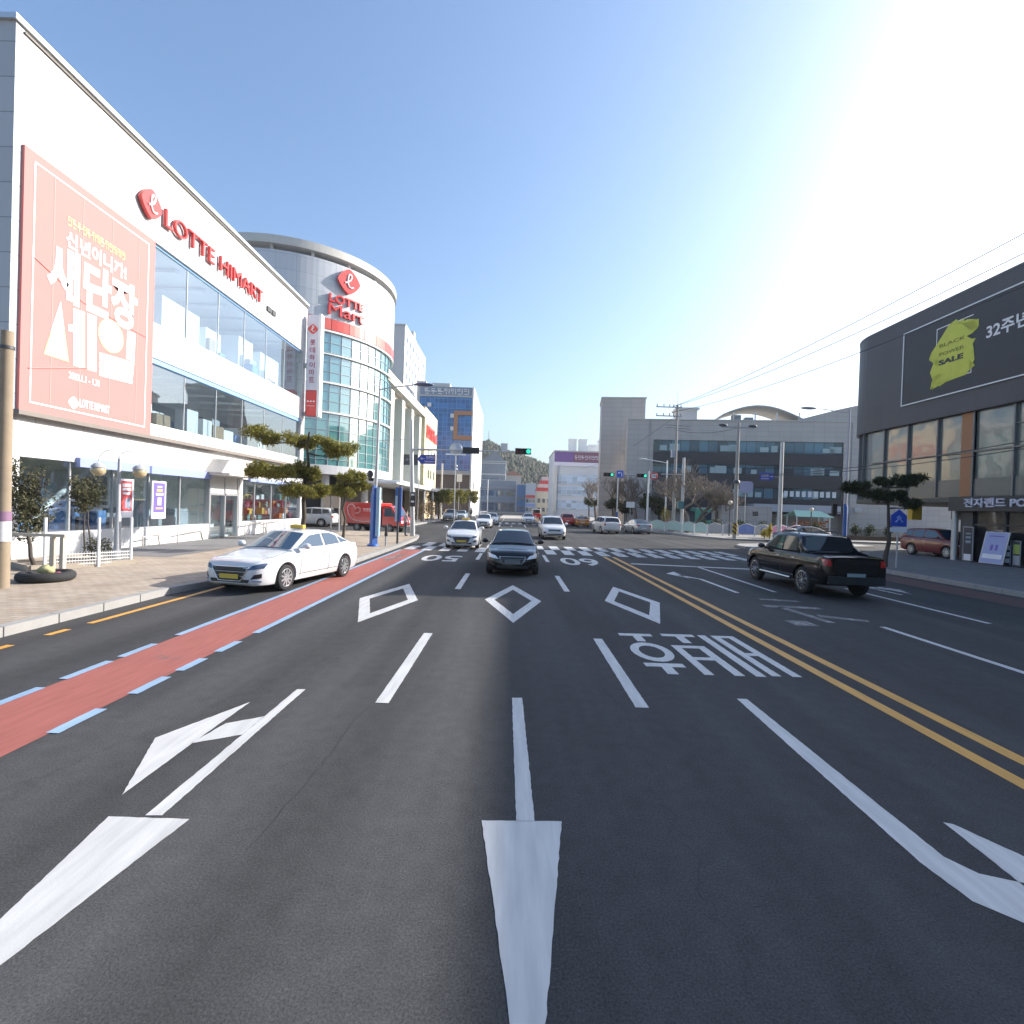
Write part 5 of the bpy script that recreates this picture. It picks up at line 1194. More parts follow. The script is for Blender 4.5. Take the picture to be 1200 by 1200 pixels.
for x in (2.8, -2.6):
    for sg in (1, -1): MB().lathe([(.1, -.14), (.48, -.14), (.48, .14), (.1, .14)], 18, (x, sg*1.1, .48), 'Y').build('wheel', TYRE, bu)
# ================================================================== street furniture
BLUEW = mat('pole_wrap_blue', (.03, .11, .38), .5, var=.15, vscale=2); BLUEL = mat('pole_wrap_pale', (.35, .52, .66), .5)
SIGNB = mat('sign_blue', (.025, .05, .33), .4, var=.05); SIGNBACK = mat('sign_back', (.40, .43, .48), .45, .3)
def pole(b, x, y, z0, z1, r0, r1=None, n=10): return b.tube([(x, y, z0), (x, y, z1)], [r0, r1 or r0], n)
# leaning timber-coloured utility pole at the left edge
g0 = G(2, 689, .15)
up = thing('utility_pole', 'tan utility pole with torn poster wraps at the far left edge of the pavement', 'pole', (g0.x, g0.y, .15))
pole(MB(), 0, 0, 0, 5.75, .135, .11, 14).build('pole', mat('pole_tan', (.27, .21, .145), .85, var=.25, vscale=3, bump=.2), up)
MB().lathe([(.14, 1.05), (.14, 1.5)], 16).build('poster_wrap', mat('wrap_white', (.62, .6, .6), .7, var=.2, vscale=9), up); MB().lathe([(.142, 1.51), (.142, 1.72)], 16).build('poster_wrap', mat('wrap_purple', (.22, .12, .2), .7, var=.2), up)
MB().lathe([(.13, 5.35), (.13, 5.42)], 14).tube([(-.5, 0, 5.3), (.1, 0, 5.3)], .03).build('clamp', DARKP, up)
# planter tyre
g = G(34, 684, .15)
ty = thing('planter_tyre', 'big black tyre lying on the pavement as a planter beside the tan utility pole', 'tyre', (g.x-.05, g.y+.5, .15))
m = MB(); m.lathe([(.34, .02), (.50, 0), (.56, .05), (.58, .12), (.56, .19), (.50, .235), (.40, .225), (.34, .16), (.34, .02)], 32); m.build('tyre', TYRE, ty)
m = MB(); m.lathe([(.35, .10), (.01, .14)], 20); m.build('soil', mat('planter_soil', (.08, .06, .045), .95, var=.3), ty)
rs_ = random.Random(8)
def crumple(name, label, cat, loc, r, m, seed):
    q = random.Random(seed); b = MB(); b.ball((0, 0, r*.55), (r, r*.7, r*.6), 14)
    b.v = [v*q.uniform(.8, 1.2) if v.z > .02 else v for v in b.v]
    o = b.build(name, m, loc=loc); return tag(o, label, cat)
crumple('paper_bundle', 'crumpled yellowish bag lying in the planter tyre', 'bag', (g.x-.05, g.y+.5, .30), .19, mat('bag_yellow', (.40, .37, .18), .8, var=.2), 1)
crumple('pink_wrapper', 'small pink wrapper in the planter tyre beside the yellowish bag', 'wrapper', (g.x+.24, g.y+.5, .28), .08, mat('wrapper_pink', (.5, .12, .18), .6), 2)
# steel rail frame behind the tyre
fr = thing('steel_rail_frame', 'tan steel rail frame standing behind the planter tyre', 'railing', (-12.7, 13.8, .15))
for x in (-.9, .35, .62): MB().box(x-.05, x+.05, -.05, .05, 0, .98).build('post', mat('frame_tan', (.46, .40, .32), .6, var=.15), fr)
MB().box(-1.0, .7, -.05, .05, .985, 1.06).build('top_rail', MATS['frame_tan'], fr)
# white rail fence round the planting bed
fpts = [G(52, 668, .15), G(115, 664, .15), G(153, 661, .15)]
fe = thing('white_rail_fence', 'low white tube fence round the planting bed in front of the white shop', 'fence', fpts[0])
for i, p in enumerate(fpts):
    m = MB(True); pole(m, p.x, p.y, .15, 1.62, .04); m.build('post', WHITEP, fe)
for a, c in zip(fpts, fpts[1:]):
    for k, z in enumerate((.26, .36, .46, .56)):
        m = MB(True); m.tube([(a.x, a.y, z), (c.x, c.y, z)], .014, 6); m.build('rail', WHITEP, fe)
m = MB(True)
for a, c in zip(fpts, fpts[1:]):
    for k in range(1, 18):
        p = lerp(a, c, k/18); m.tube([(p.x, p.y, .2), (p.x, p.y, .62)], .007, 4)
m.build('wire_grid', WHITEP, fe)
bed = MB(); d = (fpts[2]-fpts[0]).normalized(); nrm = Vector((-d.y, d.x, 0)); nrm = nrm if nrm.x < 0 else -nrm
a, c = fpts[0]-d*.3, fpts[2]+d*.1; q = [a, c, c+nrm*1.7, a+nrm*1.7]
def edge(b, p, r, w=.12, z=.3): 
    dd = (r-p).normalized(); nn = Vector((-dd.y, dd.x, 0))*w/2; b.prism([tuple((p-nn)[:2]), tuple((r-nn)[:2]), tuple((r+nn)[:2]), tuple((p+nn)[:2])], .14, z)
for i in range(4): edge(bed, q[i], q[(i+1) % 4])
pb = tag(bed.build('planting_bed', mat('bed_kerb', (.34, .29, .23), .85, var=.2)), 'low kerbed planting bed of bare soil inside the white tube fence', 'planter')
MB().prism([tuple(p[:2]) for p in q], .14, .25).build('soil', mat('bed_soil', (.16, .125, .09), .95, var=.35, vscale=3), pb)
# twin globe lamp
g = G(137, 661, .15); gl = thing('twin_globe_lamp', 'white lamp post with two hanging amber globes in the planting bed by the shop', 'street lamp', (g.x, g.y, .15))
m = MB(); m.lathe([(.13, 0), (.13, .35), (.10, .5), (.085, 1.5), (.06, 1.6), (.045, 3.3)], 14); m.build('post', [STEELP], gl)
ax = Vector((.86, .5, 0))
GLOBE = mat('globe_amber', (.42, .34, .2), .15, spec=.8, var=.2)
for sg in (1, -1):
    m = MB(); m.tube([ax*(sg*.42*(1-math.cos(math.pi*k/10))/1.0*.62)+Vector((0, 0, 3.25+.36*math.sin(math.pi*k/10)-(.12*k/10))) for k in range(11)], .018, 6); ar = m.build('arm', WHITEP, gl)
    e = ax*(sg*.52); m = MB(); m.lathe([(.01, .02), (.1, 0), (.17, -.06), (.2, -.13)], 16, (e.x, e.y, 3.12)); m.build('lamp_cap', STEELP, gl)
    m = MB(); m.ball((e.x, e.y, 2.90), (.2, .2, .17), 16); m.build('globe', GLOBE, gl)
# posters standing against the shop glass
def wall_poster(name, label, p0, p1, col, frame, bits):
    a, c = AX(*p0, SX+.05), AX(*p1, SX+.05); t = thing(name, label, 'poster', (SX+.05, (a.y+c.y)/2, a.z))
    y0, y1, z0, z1 = a.y, c.y, a.z, c.z
    m = WB(); m.box(SX+.0, SX+.05, y0, y1, z0, z1); m.build('board', frame, t)
    m = WB(); m.box(SX+.051, SX+.058, y0+.09, y1-.09, z0+.28, z1-.08); m.build('print', col, t)
    for (u0, u1, v0, v1, mm) in bits:
        m = WB(); m.box(SX+.059, SX+.064, lerp(y0, y1, u0), lerp(y0, y1, u1), lerp(z0, z1, v0), lerp(z0, z1, v1)); m.build('printed_block', mm, t)
PR1 = mat('poster_red', (.55, .07, .08), .5); PV = mat('poster_violet', (.14, .10, .42), .5); PG = mat('poster_gold', (.6, .36, .12), .5); PW = mat('poster_white', (.7, .7, .74), .5); PGR = mat('poster_greyblue', (.22, .28, .36), .4)
wall_poster('red_poster', 'red framed poster with grey appliance picture on the shop glass behind the globe lamp', (137.5, 607), (157, 562), PR1, PW, [(.25, .8, .80, .88, PW), (.25, .8, .70, .77, PW), (.3, .75, .60, .66, PW), (.45, .6, .25, .5, PGR), (.63, .8, .23, .52, PGR)])
wall_poster('violet_poster', 'violet poster with gold stripes on the shop glass left of the entrance', (177.5, 608), (195, 564.5), PV, PW, [(.35, .68, .83, .87, PW), (.3, .72, .72, .79, PG), (.25, .78, .62, .68, PW), (.38, .64, .36, .56, PW), (.25, .75, .25, .30, PG)])
# tube cycle stands along the shop
stands = [((150, 641), (184, 637)), ((193, 636), (240, 630)), ((287, 628), (309, 625)), ((312, 625), (332, 622)), ((335, 621), (351, 619))]
first = None
for i, (p, r) in enumerate(stands):
    a, c = G(*p, .16), G(*r, .16); L = (c-a).length; rz = math.atan2((c-a).y, (c-a).x)
    t = thing('cycle_stand', ['low steel tube stand nearest the globe lamp along the shop', 'low steel tube stand just left of the shop entrance', 'low steel tube stand just right of the shop entrance', 'low steel tube stand in the middle of the three right of the entrance', 'low steel tube stand farthest along the shop by the clipped pine'][i], 'railing', a, rz, 'steel tube stands along the white shop')
    m = MB(); m.tube([(0, 0, 0), (0, 0, .62), (.05, 0, .70), (L-.05, 0, .70), (L, 0, .62), (L, 0, 0)], .03, 8); m.build('rail', mat('stand_steel', (.40, .36, .32), .5, .4), t)
    m = MB(); m.tube([(.12, -.5, 0), (.12, -.5, .42), (L*.6, -.5, .45), (L*.66, -.5, 0)], .025, 8); m.build('rail', MATS['stand_steel'], t)
# street lamp with blue wrap on the left corner
g = G(437, 640, .15)
sl = thing('street_lamp', 'tall grey street lamp with blue wrapped foot at the left corner', 'street lamp', (g.x, g.y, .15))
m = MB(); m.tube([(0, 0, 0), (.12, 0, 8.3)], [.11, .055], 12); m.build('pole', GALV, sl)
m = MB(); m.lathe([(.2, .05), (.2, 2.55), (.13, 3.05)], 4, (.02, 0, 0), smooth=False); m.build('blue_wrap', BLUEW, sl)
m = MB(); m.lathe([(.30, 0), (.30, .06), (.22, .12)], 12); m.build('foot', BLUEW, sl)
m = MB(); m.box(.13, .30, -.14, .14, .5, 2.95); m.build('pale_panel', BLUEL, sl)
m = MB(); m.tube([(.12, 0, 7.85), (.7, 0, 7.98), (1.9, .0, 8.15)], .03, 8); m.build('arm', GALV, sl)
m = MB(); m.ball((2.3, 0, 8.17), (.52, .17, .09)); m.build('lamp_head', mat('lamp_blue_grey', (.10, .12, .2), .4), sl)
m = MB(); m.tube([(-.9, 0, 5.25), (.06, 0, 5.3), (1.6, 0, 5.4)], .015, 6); m.build('cross_rod', GALV, sl)
m = MB(); m.ball((-.25, 0, 3.6), (.16, .12, .2)); m.build('speaker', DARKP, sl)
# blue banner post and bollard
g = G(465.5, 637, .15); bp = thing('banner_post', 'dark post carrying a tall blue banner in front of the red truck', 'banner', (g.x, g.y, .15))
pole(MB(), 0, 0, 0, 3.0, .06).build('post', DARKP, bp)
m = MB(); z0 = AY(466, 611, g.y).z-.15; z1 = AY(466, 571, g.y).z-.15; m.box(-.16, .17, -.03, .03, z0, z1); m.build('banner', BLUEW, bp); m = MB(); m.box(-.17, -.165, -.03, .03, z0, z1); m.box(-.165, .0, -.034, -.031, z0, z0+(z1-z0)*.75); m.build('pale_stripe', BLUEL, bp)
g = G(452, 640, .15); bo_ = thing('corner_bollard', 'thin black and grey bollard between the blue lamp foot and banner post', 'bollard', (g.x, g.y, .15))
m = MB(); m.lathe([(.05, 0), (.05, .5)], 10); m.build('lower_tube', GALV, bo_); m = MB(); m.lathe([(.07, .5), (.09, .62), (.06, .75), (.09, .9), (.06, 1.05), (.05, 1.1)], 10); m.build('upper_tube', BLACKP, bo_)
# traffic signal at the left corner
g = G(483.5, 628, .15)
ts = thing('signal_pole', 'thick grey signal pole on the left corner with long arm over the road', 'traffic light', (g.x, g.y, .15))
def at_(px, py, Y=g.y, o=g): v = AY(px, py, Y); return Vector((v.x-o.x, v.y-o.y, v.z-.15))
top = at_(482, 492); m = MB(); m.tube([(0, 0, 0), (top.x*.4, 0, 3), top], [.17, .15, .12], 14); m.build('pole', GALV, ts)
e0, e1 = at_(483, 526.5), at_(622, 530); m = MB(); m.tube([e0, lerp(e0, e1, .3), e1], [.075, .06, .04], 10); m.build('arm', GALV, ts)
GREENL = bpy.data.materials.new('signal_green_lit'); GREENL.use_nodes = True
GREENL.node_tree.nodes['Principled BSDF'].inputs['Base Color'].default_value = (.02, .4, .25, 1); GREENL.node_tree.nodes['Principled BSDF'].inputs['Emission Color'].default_value = (.03, .75, .42, 1); GREENL.node_tree.nodes['Principled BSDF'].inputs['Emission Strength'].default_value = .9
LENS = mat('lens_dark', (.03, .028, .03), .2, spec=.7); LENSR = mat('lens_red_off', (.10, .015, .015), .2, spec=.7)
def signal_head(par, c, n=3, w=.36, face=-1, lit=-1, horiz=True, red=True):
    c = Vector(c); L = w*n
    m = MB(); 
    if horiz: m.box(c.x-L/2, c.x+L/2, c.y-.11, c.y+.11, c.z-w*.56, c.z+w*.56)
    else: m.box(c.x-w*.56, c.x+w*.56, c.y-.11, c.y+.11, c.z-L/2, c.z+L/2)
    hd_ = m.build('signal_housing', BLACKP, par, bevel=.03)
    for k in range(n):
        o = (k-(n-1)/2)*w; p = Vector((c.x+o, c.y, c.z)) if horiz else Vector((c.x, c.y, c.z-o))
        if face < 0:
            m = MB(); m.lathe([(.01, -.125), (w*.38, -.125), (w*.40, -.112)], 16, p, 'Y'); m.build('lens', GREENL if k == lit else (LENSR if k == 0 and red else LENS), hd_)
            m = MB(); vs = []
            for j in range(11):
                t = math.pi*(j/10)*1.2-.1*math.pi; vs += [(p.x+w*.44*math.cos(t), p.y-.11, p.z+w*.44*math.sin(t)), (p.x+w*.44*math.cos(t), p.y-.30, p.z+w*.44*math.sin(t)), (p.x+w*.40*math.cos(t), p.y-.30, p.z+w*.40*math.sin(t)), (p.x+w*.40*math.cos(t), p.y-.11, p.z+w*.40*math.sin(t))]
            m.add(vs, [(4*j+a, 4*j+(a+1) % 4, 4*(j+1)+(a+1) % 4, 4*(j+1)+a) for j in range(10) for a in range(4)]); m.build('visor', BLACKP, hd_)
    return hd_
signal_head(ts, at_(613, 529), 3, .36, -1, 2)
signal_head(ts, at_(552, 528), 3, .38, 1)
c = at_(478.5, 538.5); m = MB(); m.box(c.x-.36, c.x+.62, .12, .17, c.z-.36, c.z+.36); m.build('sign_back', mat('sign_back_dark', (.08, .09, .10), .5), ts)
m = MB(); m.text('←', (c.x-.2, .118, c.z-.1), (1, 0, 0), (0, 0, 1), .3, .2, .005); m.build('arrow', SIGNBACK, ts)
a, q = at_(489.5, 543.5), at_(511, 533.5); m = MB(); m.plate([(a.x, -.12, (a.z+q.z)/2), (a.x+.22, -.12, a.z), (q.x, -.12, a.z), (q.x, -.12, q.z), (a.x+.22, -.12, q.z)], (0, -1, 0), .03); sb = m.build('direction_sign', SIGNB, ts)
m = MB(); m.text('←', (a.x+.18, -.152, a.z+.28), (1, 0, 0), (0, 0, 1), .34, .14, .004); glyphs(m, (a.x+.6, -.152, a.z+.32), (1, 0, 0), (0, 0, 1), .62, .2, 4, .004, 2); glyphs(m, (a.x+.5, -.152, a.z+.1), (1, 0, 0), (0, 0, 1), .7, .11, 7, .004, 3); m.build('lettering', BANW, sb)
m = MB(); m.tube([at_(484, 547), at_(512, 547.5)], .02, 6); m.build('bracket', GALV, ts)
signal_head(ts, (.0, -.25, at_(482, 585).z), 3, .33, 1, horiz=False)
m = MB()
for k in range(2): m.box(-.12, .1, -.37, -.355, at_(482, 579+k*8).z-.1, at_(482, 579+k*8).z+.02)
m.build('pedestrian_lens', PW, ts)
# further poles on the left side
def simple_pole(name, label, cat, px, pyb, pyt, r, m_=GALV, Y=None, extra=None):
    g = G(px, pyb) if Y is None else AY(px, pyb, Y); g.z = 0 if Y is None else .15
    tp = AY(px, pyt, g.y).z
    t = thing(name, label, cat, (g.x, g.y, g.z)); pole(MB(), 0, 0, 0, tp-g.z, r, r*.8).build('pole', m_, t)
    if extra: extra(t, g, tp-g.z)
    return t
def ex_round(t, g, h):
    m = MB(); m.lathe([(.01, -.02), (.78, -.02), (.78, .03), (.01, .03)], 28, (0, -.1, AY(533, 526.5, g.y).z-g.z), 'Y'); m.build('round_sign_back', SIGNBACK, t)
    m = MB(); m.box(-1.2, 1.2, -.2, -.14, h-.65, h-.5); m.build('sign_bar', WHITEP, t)
    for k in range(2): MB().ball((.12, 0, h*.78-.4*k), .14).build('camera_ball', WHITEP, t)
simple_pole('round_sign_pole', 'thin pole with a large grey round sign seen from the back', 'sign', 532, 603, 527, .07, GALV, 62, ex_round)
simple_pole('left_steel_pole', 'plain thick steel pole in front of the clipped pine row', 'pole', 516.5, 605, 543, .16, GALV, 82)
def ex_board(t, g, h): MB().box(-.45, .45, -.12, -.06, h-1.4, h-.1).build('board', WHITEP, t)
simple_pole('white_board_sign', 'small white board on a thin pole before the blue office', 'sign', 537, 604, 555, .05, GALV, 88, ex_board)
def ex_arm(t, g, h): m = MB(); m.tube([(0, 0, h), (1.8, 0, h+.1)], .05); m.build('arm', GALV, t)
simple_pole('far_lamp_pole', 'far thin pale lamp pole with short arm left of the dark shop row', 'street lamp', 553, 602, 564, .1, WHITEP, 110, ex_arm)
simple_pole('street_end_pole', 'thin pale pole standing in front of the dark shop row', 'pole', 571, 600, 562, .1, WHITEP, 140)
simple_pole('thin_flag_pole', 'thin brown pole by the shrubs under the shopping wing canopy', 'pole', 489, 613, 555, .05, GALV, 58)
def ex_sign2(t, g, h):
    for k in (-1, 1): m = MB(); m.box(k*.3-.24, k*.3+.24, -.06, -.03, h-.95, h-.02); m.build('sign_board', mat('sign_beige', (.40, .34, .28), .7), t)
simple_pole('twin_board_sign', 'two beige boards on a thin post behind the parked taxi', 'sign', 387.5, 625, 578, .04, GALV, 33, ex_sign2)
simple_pole('thin_steel_post', 'thin steel post between the clipped pine and the red truck', 'pole', 397, 622, 580, .05, GALV, 37)
# ---------------------------------------------------------------- right side
g = G(988.5, 640)
rl = thing('street_lamp', 'tall street lamp with blue wrapped foot on the traffic island at the right', 'street lamp', (g.x, g.y, .15))
tz = AY(996, 482, g.y); lx = tz.x-g.x
m = MB(); m.tube([(0, 0, 0), (lx*.5, 0, tz.z*.5), (lx, 0, tz.z)], [.13, .10, .06], 12); m.build('pole', mat('lamp_mauve', (.36, .37, .45), .5, .3), rl)
a, q = AY(994, 484, g.y), AY(962, 479, g.y); m = MB(); m.tube([(a.x-g.x, 0, a.z-.15), lerp(Vector((a.x-g.x, 0, a.z-.15)), Vector((q.x-g.x, 0, q.z-.15)), .6), (q.x-g.x, 0, q.z-.15)], .035, 8); m.build('arm', MATS['lamp_mauve'], rl)
c = AY(948, 478.3, g.y); m = MB(); m.ball((c.x-g.x, 0, c.z-.15), (.72, .2, .12)); m.build('lamp_head', SIGNBACK, rl)
z1 = AY(988, 594, g.y).z; m = MB(); m.lathe([(.19, .05), (.19, z1-.15), (.12, z1+.1)], 12); m.build('blue_wrap', BLUEW, rl)
g2 = G(985, 641); rp = thing('signal_post', 'slim dark signal post with pedestrian lights beside the right blue lamp foot', 'traffic light', (g2.x-.25, g2.y-.4, .15))
pole(MB(), 0, 0, 0, AY(985, 572, g2.y).z, .09).build('pole', DARKP, rp)
signal_head(rp, (-.62, 0, AY(975, 597, g2.y).z-.15), 3, .33, 1, horiz=False); MB().box(-.45, 0, -.03, .03, 2.6, 2.66).box(-.45, 0, -.03, .03, 3.1, 3.16).build('bracket', DARKP, rp)
def side_arm(t, z, n, L, rz=0):
    m = MB(); m.obox((0, 0, z), (L, .1, .1), rz)
    return m.build('cross_arm', STEELP, t)
def insulators(par, z, L, n):
    for k in range(n):
        x = -L/2+.1+(L-.2)*k/(n-1); m = MB(); m.lathe([(.04, z+.05), (.06, z+.1), (.04, z+.18), (.06, z+.22), (.03, z+.3)], 8, (x, 0, 0)); m.build('insulator', mat('insulator_grey', (.22, .2, .2), .4), par)
g = G(788.5, 625); P790 = g
t = thing('utility_pole', 'tall concrete utility pole with two crossarms left of the long steel pole', 'pole', (g.x, g.y, .15))
tz = AY(793, 470, g.y).z; pole(MB(), 0, 0, 0, tz-.6, .2, .12).build('pole', CONCPOLE, t); pole(MB(), 0, 0, tz-.6, tz+1, .03).build('lightning_rod', GALV, t)
for zz in (AY(780, 478.5, g.y).z, AY(780, 489, g.y).z):
    m = MB(); m.box(-2.35, .5, -.06, .06, zz-.05, zz+.05); ca = m.build('cross_arm', STEELP, t)
    for x in (-2.25, -1.5, -.85, -.4, .4): m = MB(); m.lathe([(.05, zz+.06), (.07, zz+.14), (.04, zz+.2), (.07, zz+.26), (.03, zz+.36)], 8, (x, 0, 0)); m.build('insulator', mat('insulator_grey', (.22, .2, .2), .4), ca)
MB().box(-.5, -.15, -.2, .2, 8.3, 9.1).build('transformer_box', SIGNBACK, t)
for zz in (11.6, 11.9): MB().tube([(-1.2, 0, zz), (1.4, 0, zz-.1)], .025, 6).build('bracket', DARKP, t)
g = G(798.3, 626); t = thing('steel_pole', 'long bare steel pole just right of the tall utility pole', 'pole', (g.x, g.y, .15)); tz = AY(800.5, 538, g.y).z
pole(MB(), 0, 0, 0, tz, .17, .14).build('pole', GALV, t); MB().tube([(-2.4, 0, AY(797, 558, g.y).z), (.1, 0, AY(797, 558, g.y).z)], .06).build('arm', GALV, t)
MB().box(-.5, .1, -.3, .3, 2.6, 3.4).build('cabinet', mat('cabinet_teal', (.05, .16, .17), .5), t)
g = G(860.5, 633); P863 = g
t = thing('utility_pole', 'concrete utility pole with yellow and black hazard band in front of the gate house', 'pole', (g.x, g.y, .15)); tz = AY(865, 497, g.y).z
pole(MB(), 0, 0, 0, tz, .19, .13).build('pole', CONCPOLE, t)
m = MB(); m.box(-1.6, 1.5, -.05, .05, tz-.5, tz-.4); m.build('cross_arm', STEELP, t)
for x in (-1.4, 1.3): m = MB(); m.ball((x, 0, tz-.3), (.42, .14, .14)); m.build('switch_gear', DARKP, t)
hz = bpy.data.materials.new('hazard_stripes'); hz.use_nodes = True; N = hz.node_tree.nodes; L = hz.node_tree.links
tc = N.new('ShaderNodeTexCoord'); sx = N.new('ShaderNodeSeparateXYZ'); L.new(tc.outputs['Object'], sx.inputs[0]); ad = N.new('ShaderNodeMath'); ad.operation = 'ADD'; L.new(sx.outputs[0], ad.inputs[0]); L.new(sx.outputs[2], ad.inputs[1])
mu = N.new('ShaderNodeMath'); mu.operation = 'MULTIPLY'; mu.inputs[1].default_value = 2.6; L.new(ad.outputs[0], mu.inputs[0]); fr_ = N.new('ShaderNodeMath'); fr_.operation = 'FRACT'; L.new(mu.outputs[0], fr_.inputs[0]); gt = N.new('ShaderNodeMath'); gt.operation = 'GREATER_THAN'; gt.inputs[1].default_value = .5; L.new(fr_.outputs[0], gt.inputs[0])
mx = N.new('ShaderNodeMix'); mx.data_type = 'RGBA'; mx.inputs[6].default_value = (.02, .02, .02, 1); mx.inputs[7].default_value = (.5, .33, .03, 1); L.new(gt.outputs[0], mx.inputs[0]); L.new(mx.outputs[2], N['Principled BSDF'].inputs['Base Color'])
m = MB(); m.lathe([(.215, AY(860, 626, g.y).z-.15), (.21, AY(860, 613, g.y).z-.15)], 14); m.build('hazard_band', hz, t)
m = MB(); m.lathe([(.3, 5.0), (.3, 5.2), (.2, 5.3)], 12); m.build('band_clamp', DARKP, t)
g = G(912.5, 632); t = thing('steel_pole', 'thick bare steel pole in front of the pink panelled fence', 'pole', (g.x, g.y, .15)); tz = AY(916, 520, g.y).z
pole(MB(), 0, 0, 0, tz, .22, .17).build('pole', GALV, t)
a, q = AY(889.5, 564.5, g.y), AY(907, 556, g.y); m = MB(); m.plate([(a.x-g.x, -.1, a.z), (q.x-g.x-.25, -.1, a.z), (q.x-g.x, -.1, (a.z+q.z)/2), (q.x-g.x-.25, -.1, q.z), (a.x-g.x, -.1, q.z)], (0, -1, 0), .04); sb = m.build('direction_sign', SIGNB, t)
m = MB(); m.text('→', (a.x-g.x+.95, -.142, a.z+.32), (1, 0, 0), (0, 0, 1), .35, .15, .004); glyphs(m, (a.x-g.x+.12, -.142, a.z+.33), (1, 0, 0), (0, 0, 1), .75, .24, 4, .004, 4); glyphs(m, (a.x-g.x+.12, -.142, a.z+.1), (1, 0, 0), (0, 0, 1), .8, .12, 7, .004, 5); m.build('lettering', BANW, sb)
MB().tube([(q.x-g.x-.1, 0, (a.z+q.z)/2), (0, 0, (a.z+q.z)/2)], .03, 6).build('bracket', GALV, t)
def ex_sq(t, g, h): m = MB(); m.plate([(-.75, -.05, h-1.3), (.55, -.05, h-1.3), (.8, -.05, h-.9), (.8, -.05, h-.2), (.55, -.05, h), (-.75, -.05, h)], (0, -1, 0), .05); m.build('sign_back', mat('sign_lilac_back', (.26, .28, .42), .5), t)
simple_pole('lilac_sign', 'pale lilac sign back on a thin post beside the hazard striped pole', 'sign', 873, 592, 564, .05, GALV, 58, ex_sq)
# signals on the far right side of the junction
g = AY(790, 622, 64); t = thing('signal_pole', 'far signal mast with two green lights, blue arrow sign and round speed sign', 'traffic light', (16.9, 64, .15))
z = AY(740, 557, 64).z-.15; x0 = AY(708, 557, 64).x-16.9
pole(MB(), 0, 0, 0, z+.6, .14, .1).build('pole', WHITEP, t); MB().tube([(x0, 0, z), (0, 0, z+.1)], [.05, .08], 8).build('arm', GALV, t)
for px in (713, 752): signal_head(t, (AY(px, 556, 64).x-16.9, 0, z), 3, .42, -1, 2)
c = AY(726.5, 554.5, 64).x-16.9; m = MB(); m.box(c-.42, c+.42, -.1, -.05, z-.35, z+.55); sb = m.build('arrow_sign', mat('sign_bright_blue', (.03, .12, .55), .4), t)
m = MB(); m.tube([(c+.2, -.115, z-.2), (c+.2, -.115, z+.25), (c-.1, -.115, z+.25)], .05, 6); m.plate([(c-.1, -.105, z+.1), (c-.1, -.105, z+.4), (c-.3, -.105, z+.25)], (0, -1, 0), .02); m.build('arrow', BANW, sb)
c = AY(766, 557, 64).x-16.9; m = MB(); m.box(c-.26, c+.26, -.14, -.10, z-.26, z+.26); sb = m.build('speed_sign', BANW, t)
m = MB(); m.lathe([(.36, -.16), (.36, -.10), (.48, -.10), (.48, -.16), (.36, -.16)], 24, (c, 0, z), 'Y', cap=False); m.build('red_rim', REDM, sb); m = MB(); m.text('50', (c-.22, -.145, z-.16), (1, 0, 0), (0, 0, 1), .44, .32, .004, .01); m.build('lettering', BLACKP, sb)
g = AY(779, 622, 63); t = thing('far_street_lamp', 'pale street lamp with arm to the left, left of the tall utility pole', 'street lamp', (g.x, 63, .15)); z = AY(779, 541, 63).z
pole(MB(), 0, 0, 0, z, .11, .08).build('pole', WHITEP, t); a, q = AY(776, 544, 63), AY(756, 539.5, 63); MB().tube([(0, 0, z-.3), (q.x-g.x, 0, q.z)], .05, 6).build('arm', WHITEP, t); MB().ball((q.x-g.x-.3, 0, q.z+.02), (.5, .15, .08)).build('lamp_head', WHITEP, t)
def ex_brd(t, g, h): MB().box(-.55, .55, -.06, -.02, h-.75, h).build('board', WHITEP, t)
simple_pole('small_white_sign', 'small white board on a post behind the silver saloon', 'sign', 738, 612, 588, .04, GALV, 66, ex_brd)
simple_pole('pale_thin_pole', 'thin pale pole with blue foot behind the white boxy car', 'pole', 722.5, 612, 556, .08, WHITEP, 66, lambda t, g, h: MB().lathe([(.13, 0), (.13, 2.0)], 10).build('blue_wrap', BLUEW, t))
# globe lamps by the gate
for px, pyb, pyt, Y, lb in ((854.5, 622, 588, 52, 'black lamp post with one pale globe left of the hazard striped pole'), (950, 622, 596, 57, 'low lamp post with one pale globe before the orange market stall')):
    g = AY(px, pyb, Y); t = thing('globe_lamp', lb, 'street lamp', (g.x, Y, .15)); z = AY(px, pyt+3, Y).z-.15
    pole(MB(), 0, 0, 0, z, .06).build('post', DARKP, t); MB().ball((0, 0, z+.18), .22).build('globe', mat('globe_cream', (.62, .54, .42), .3), t)
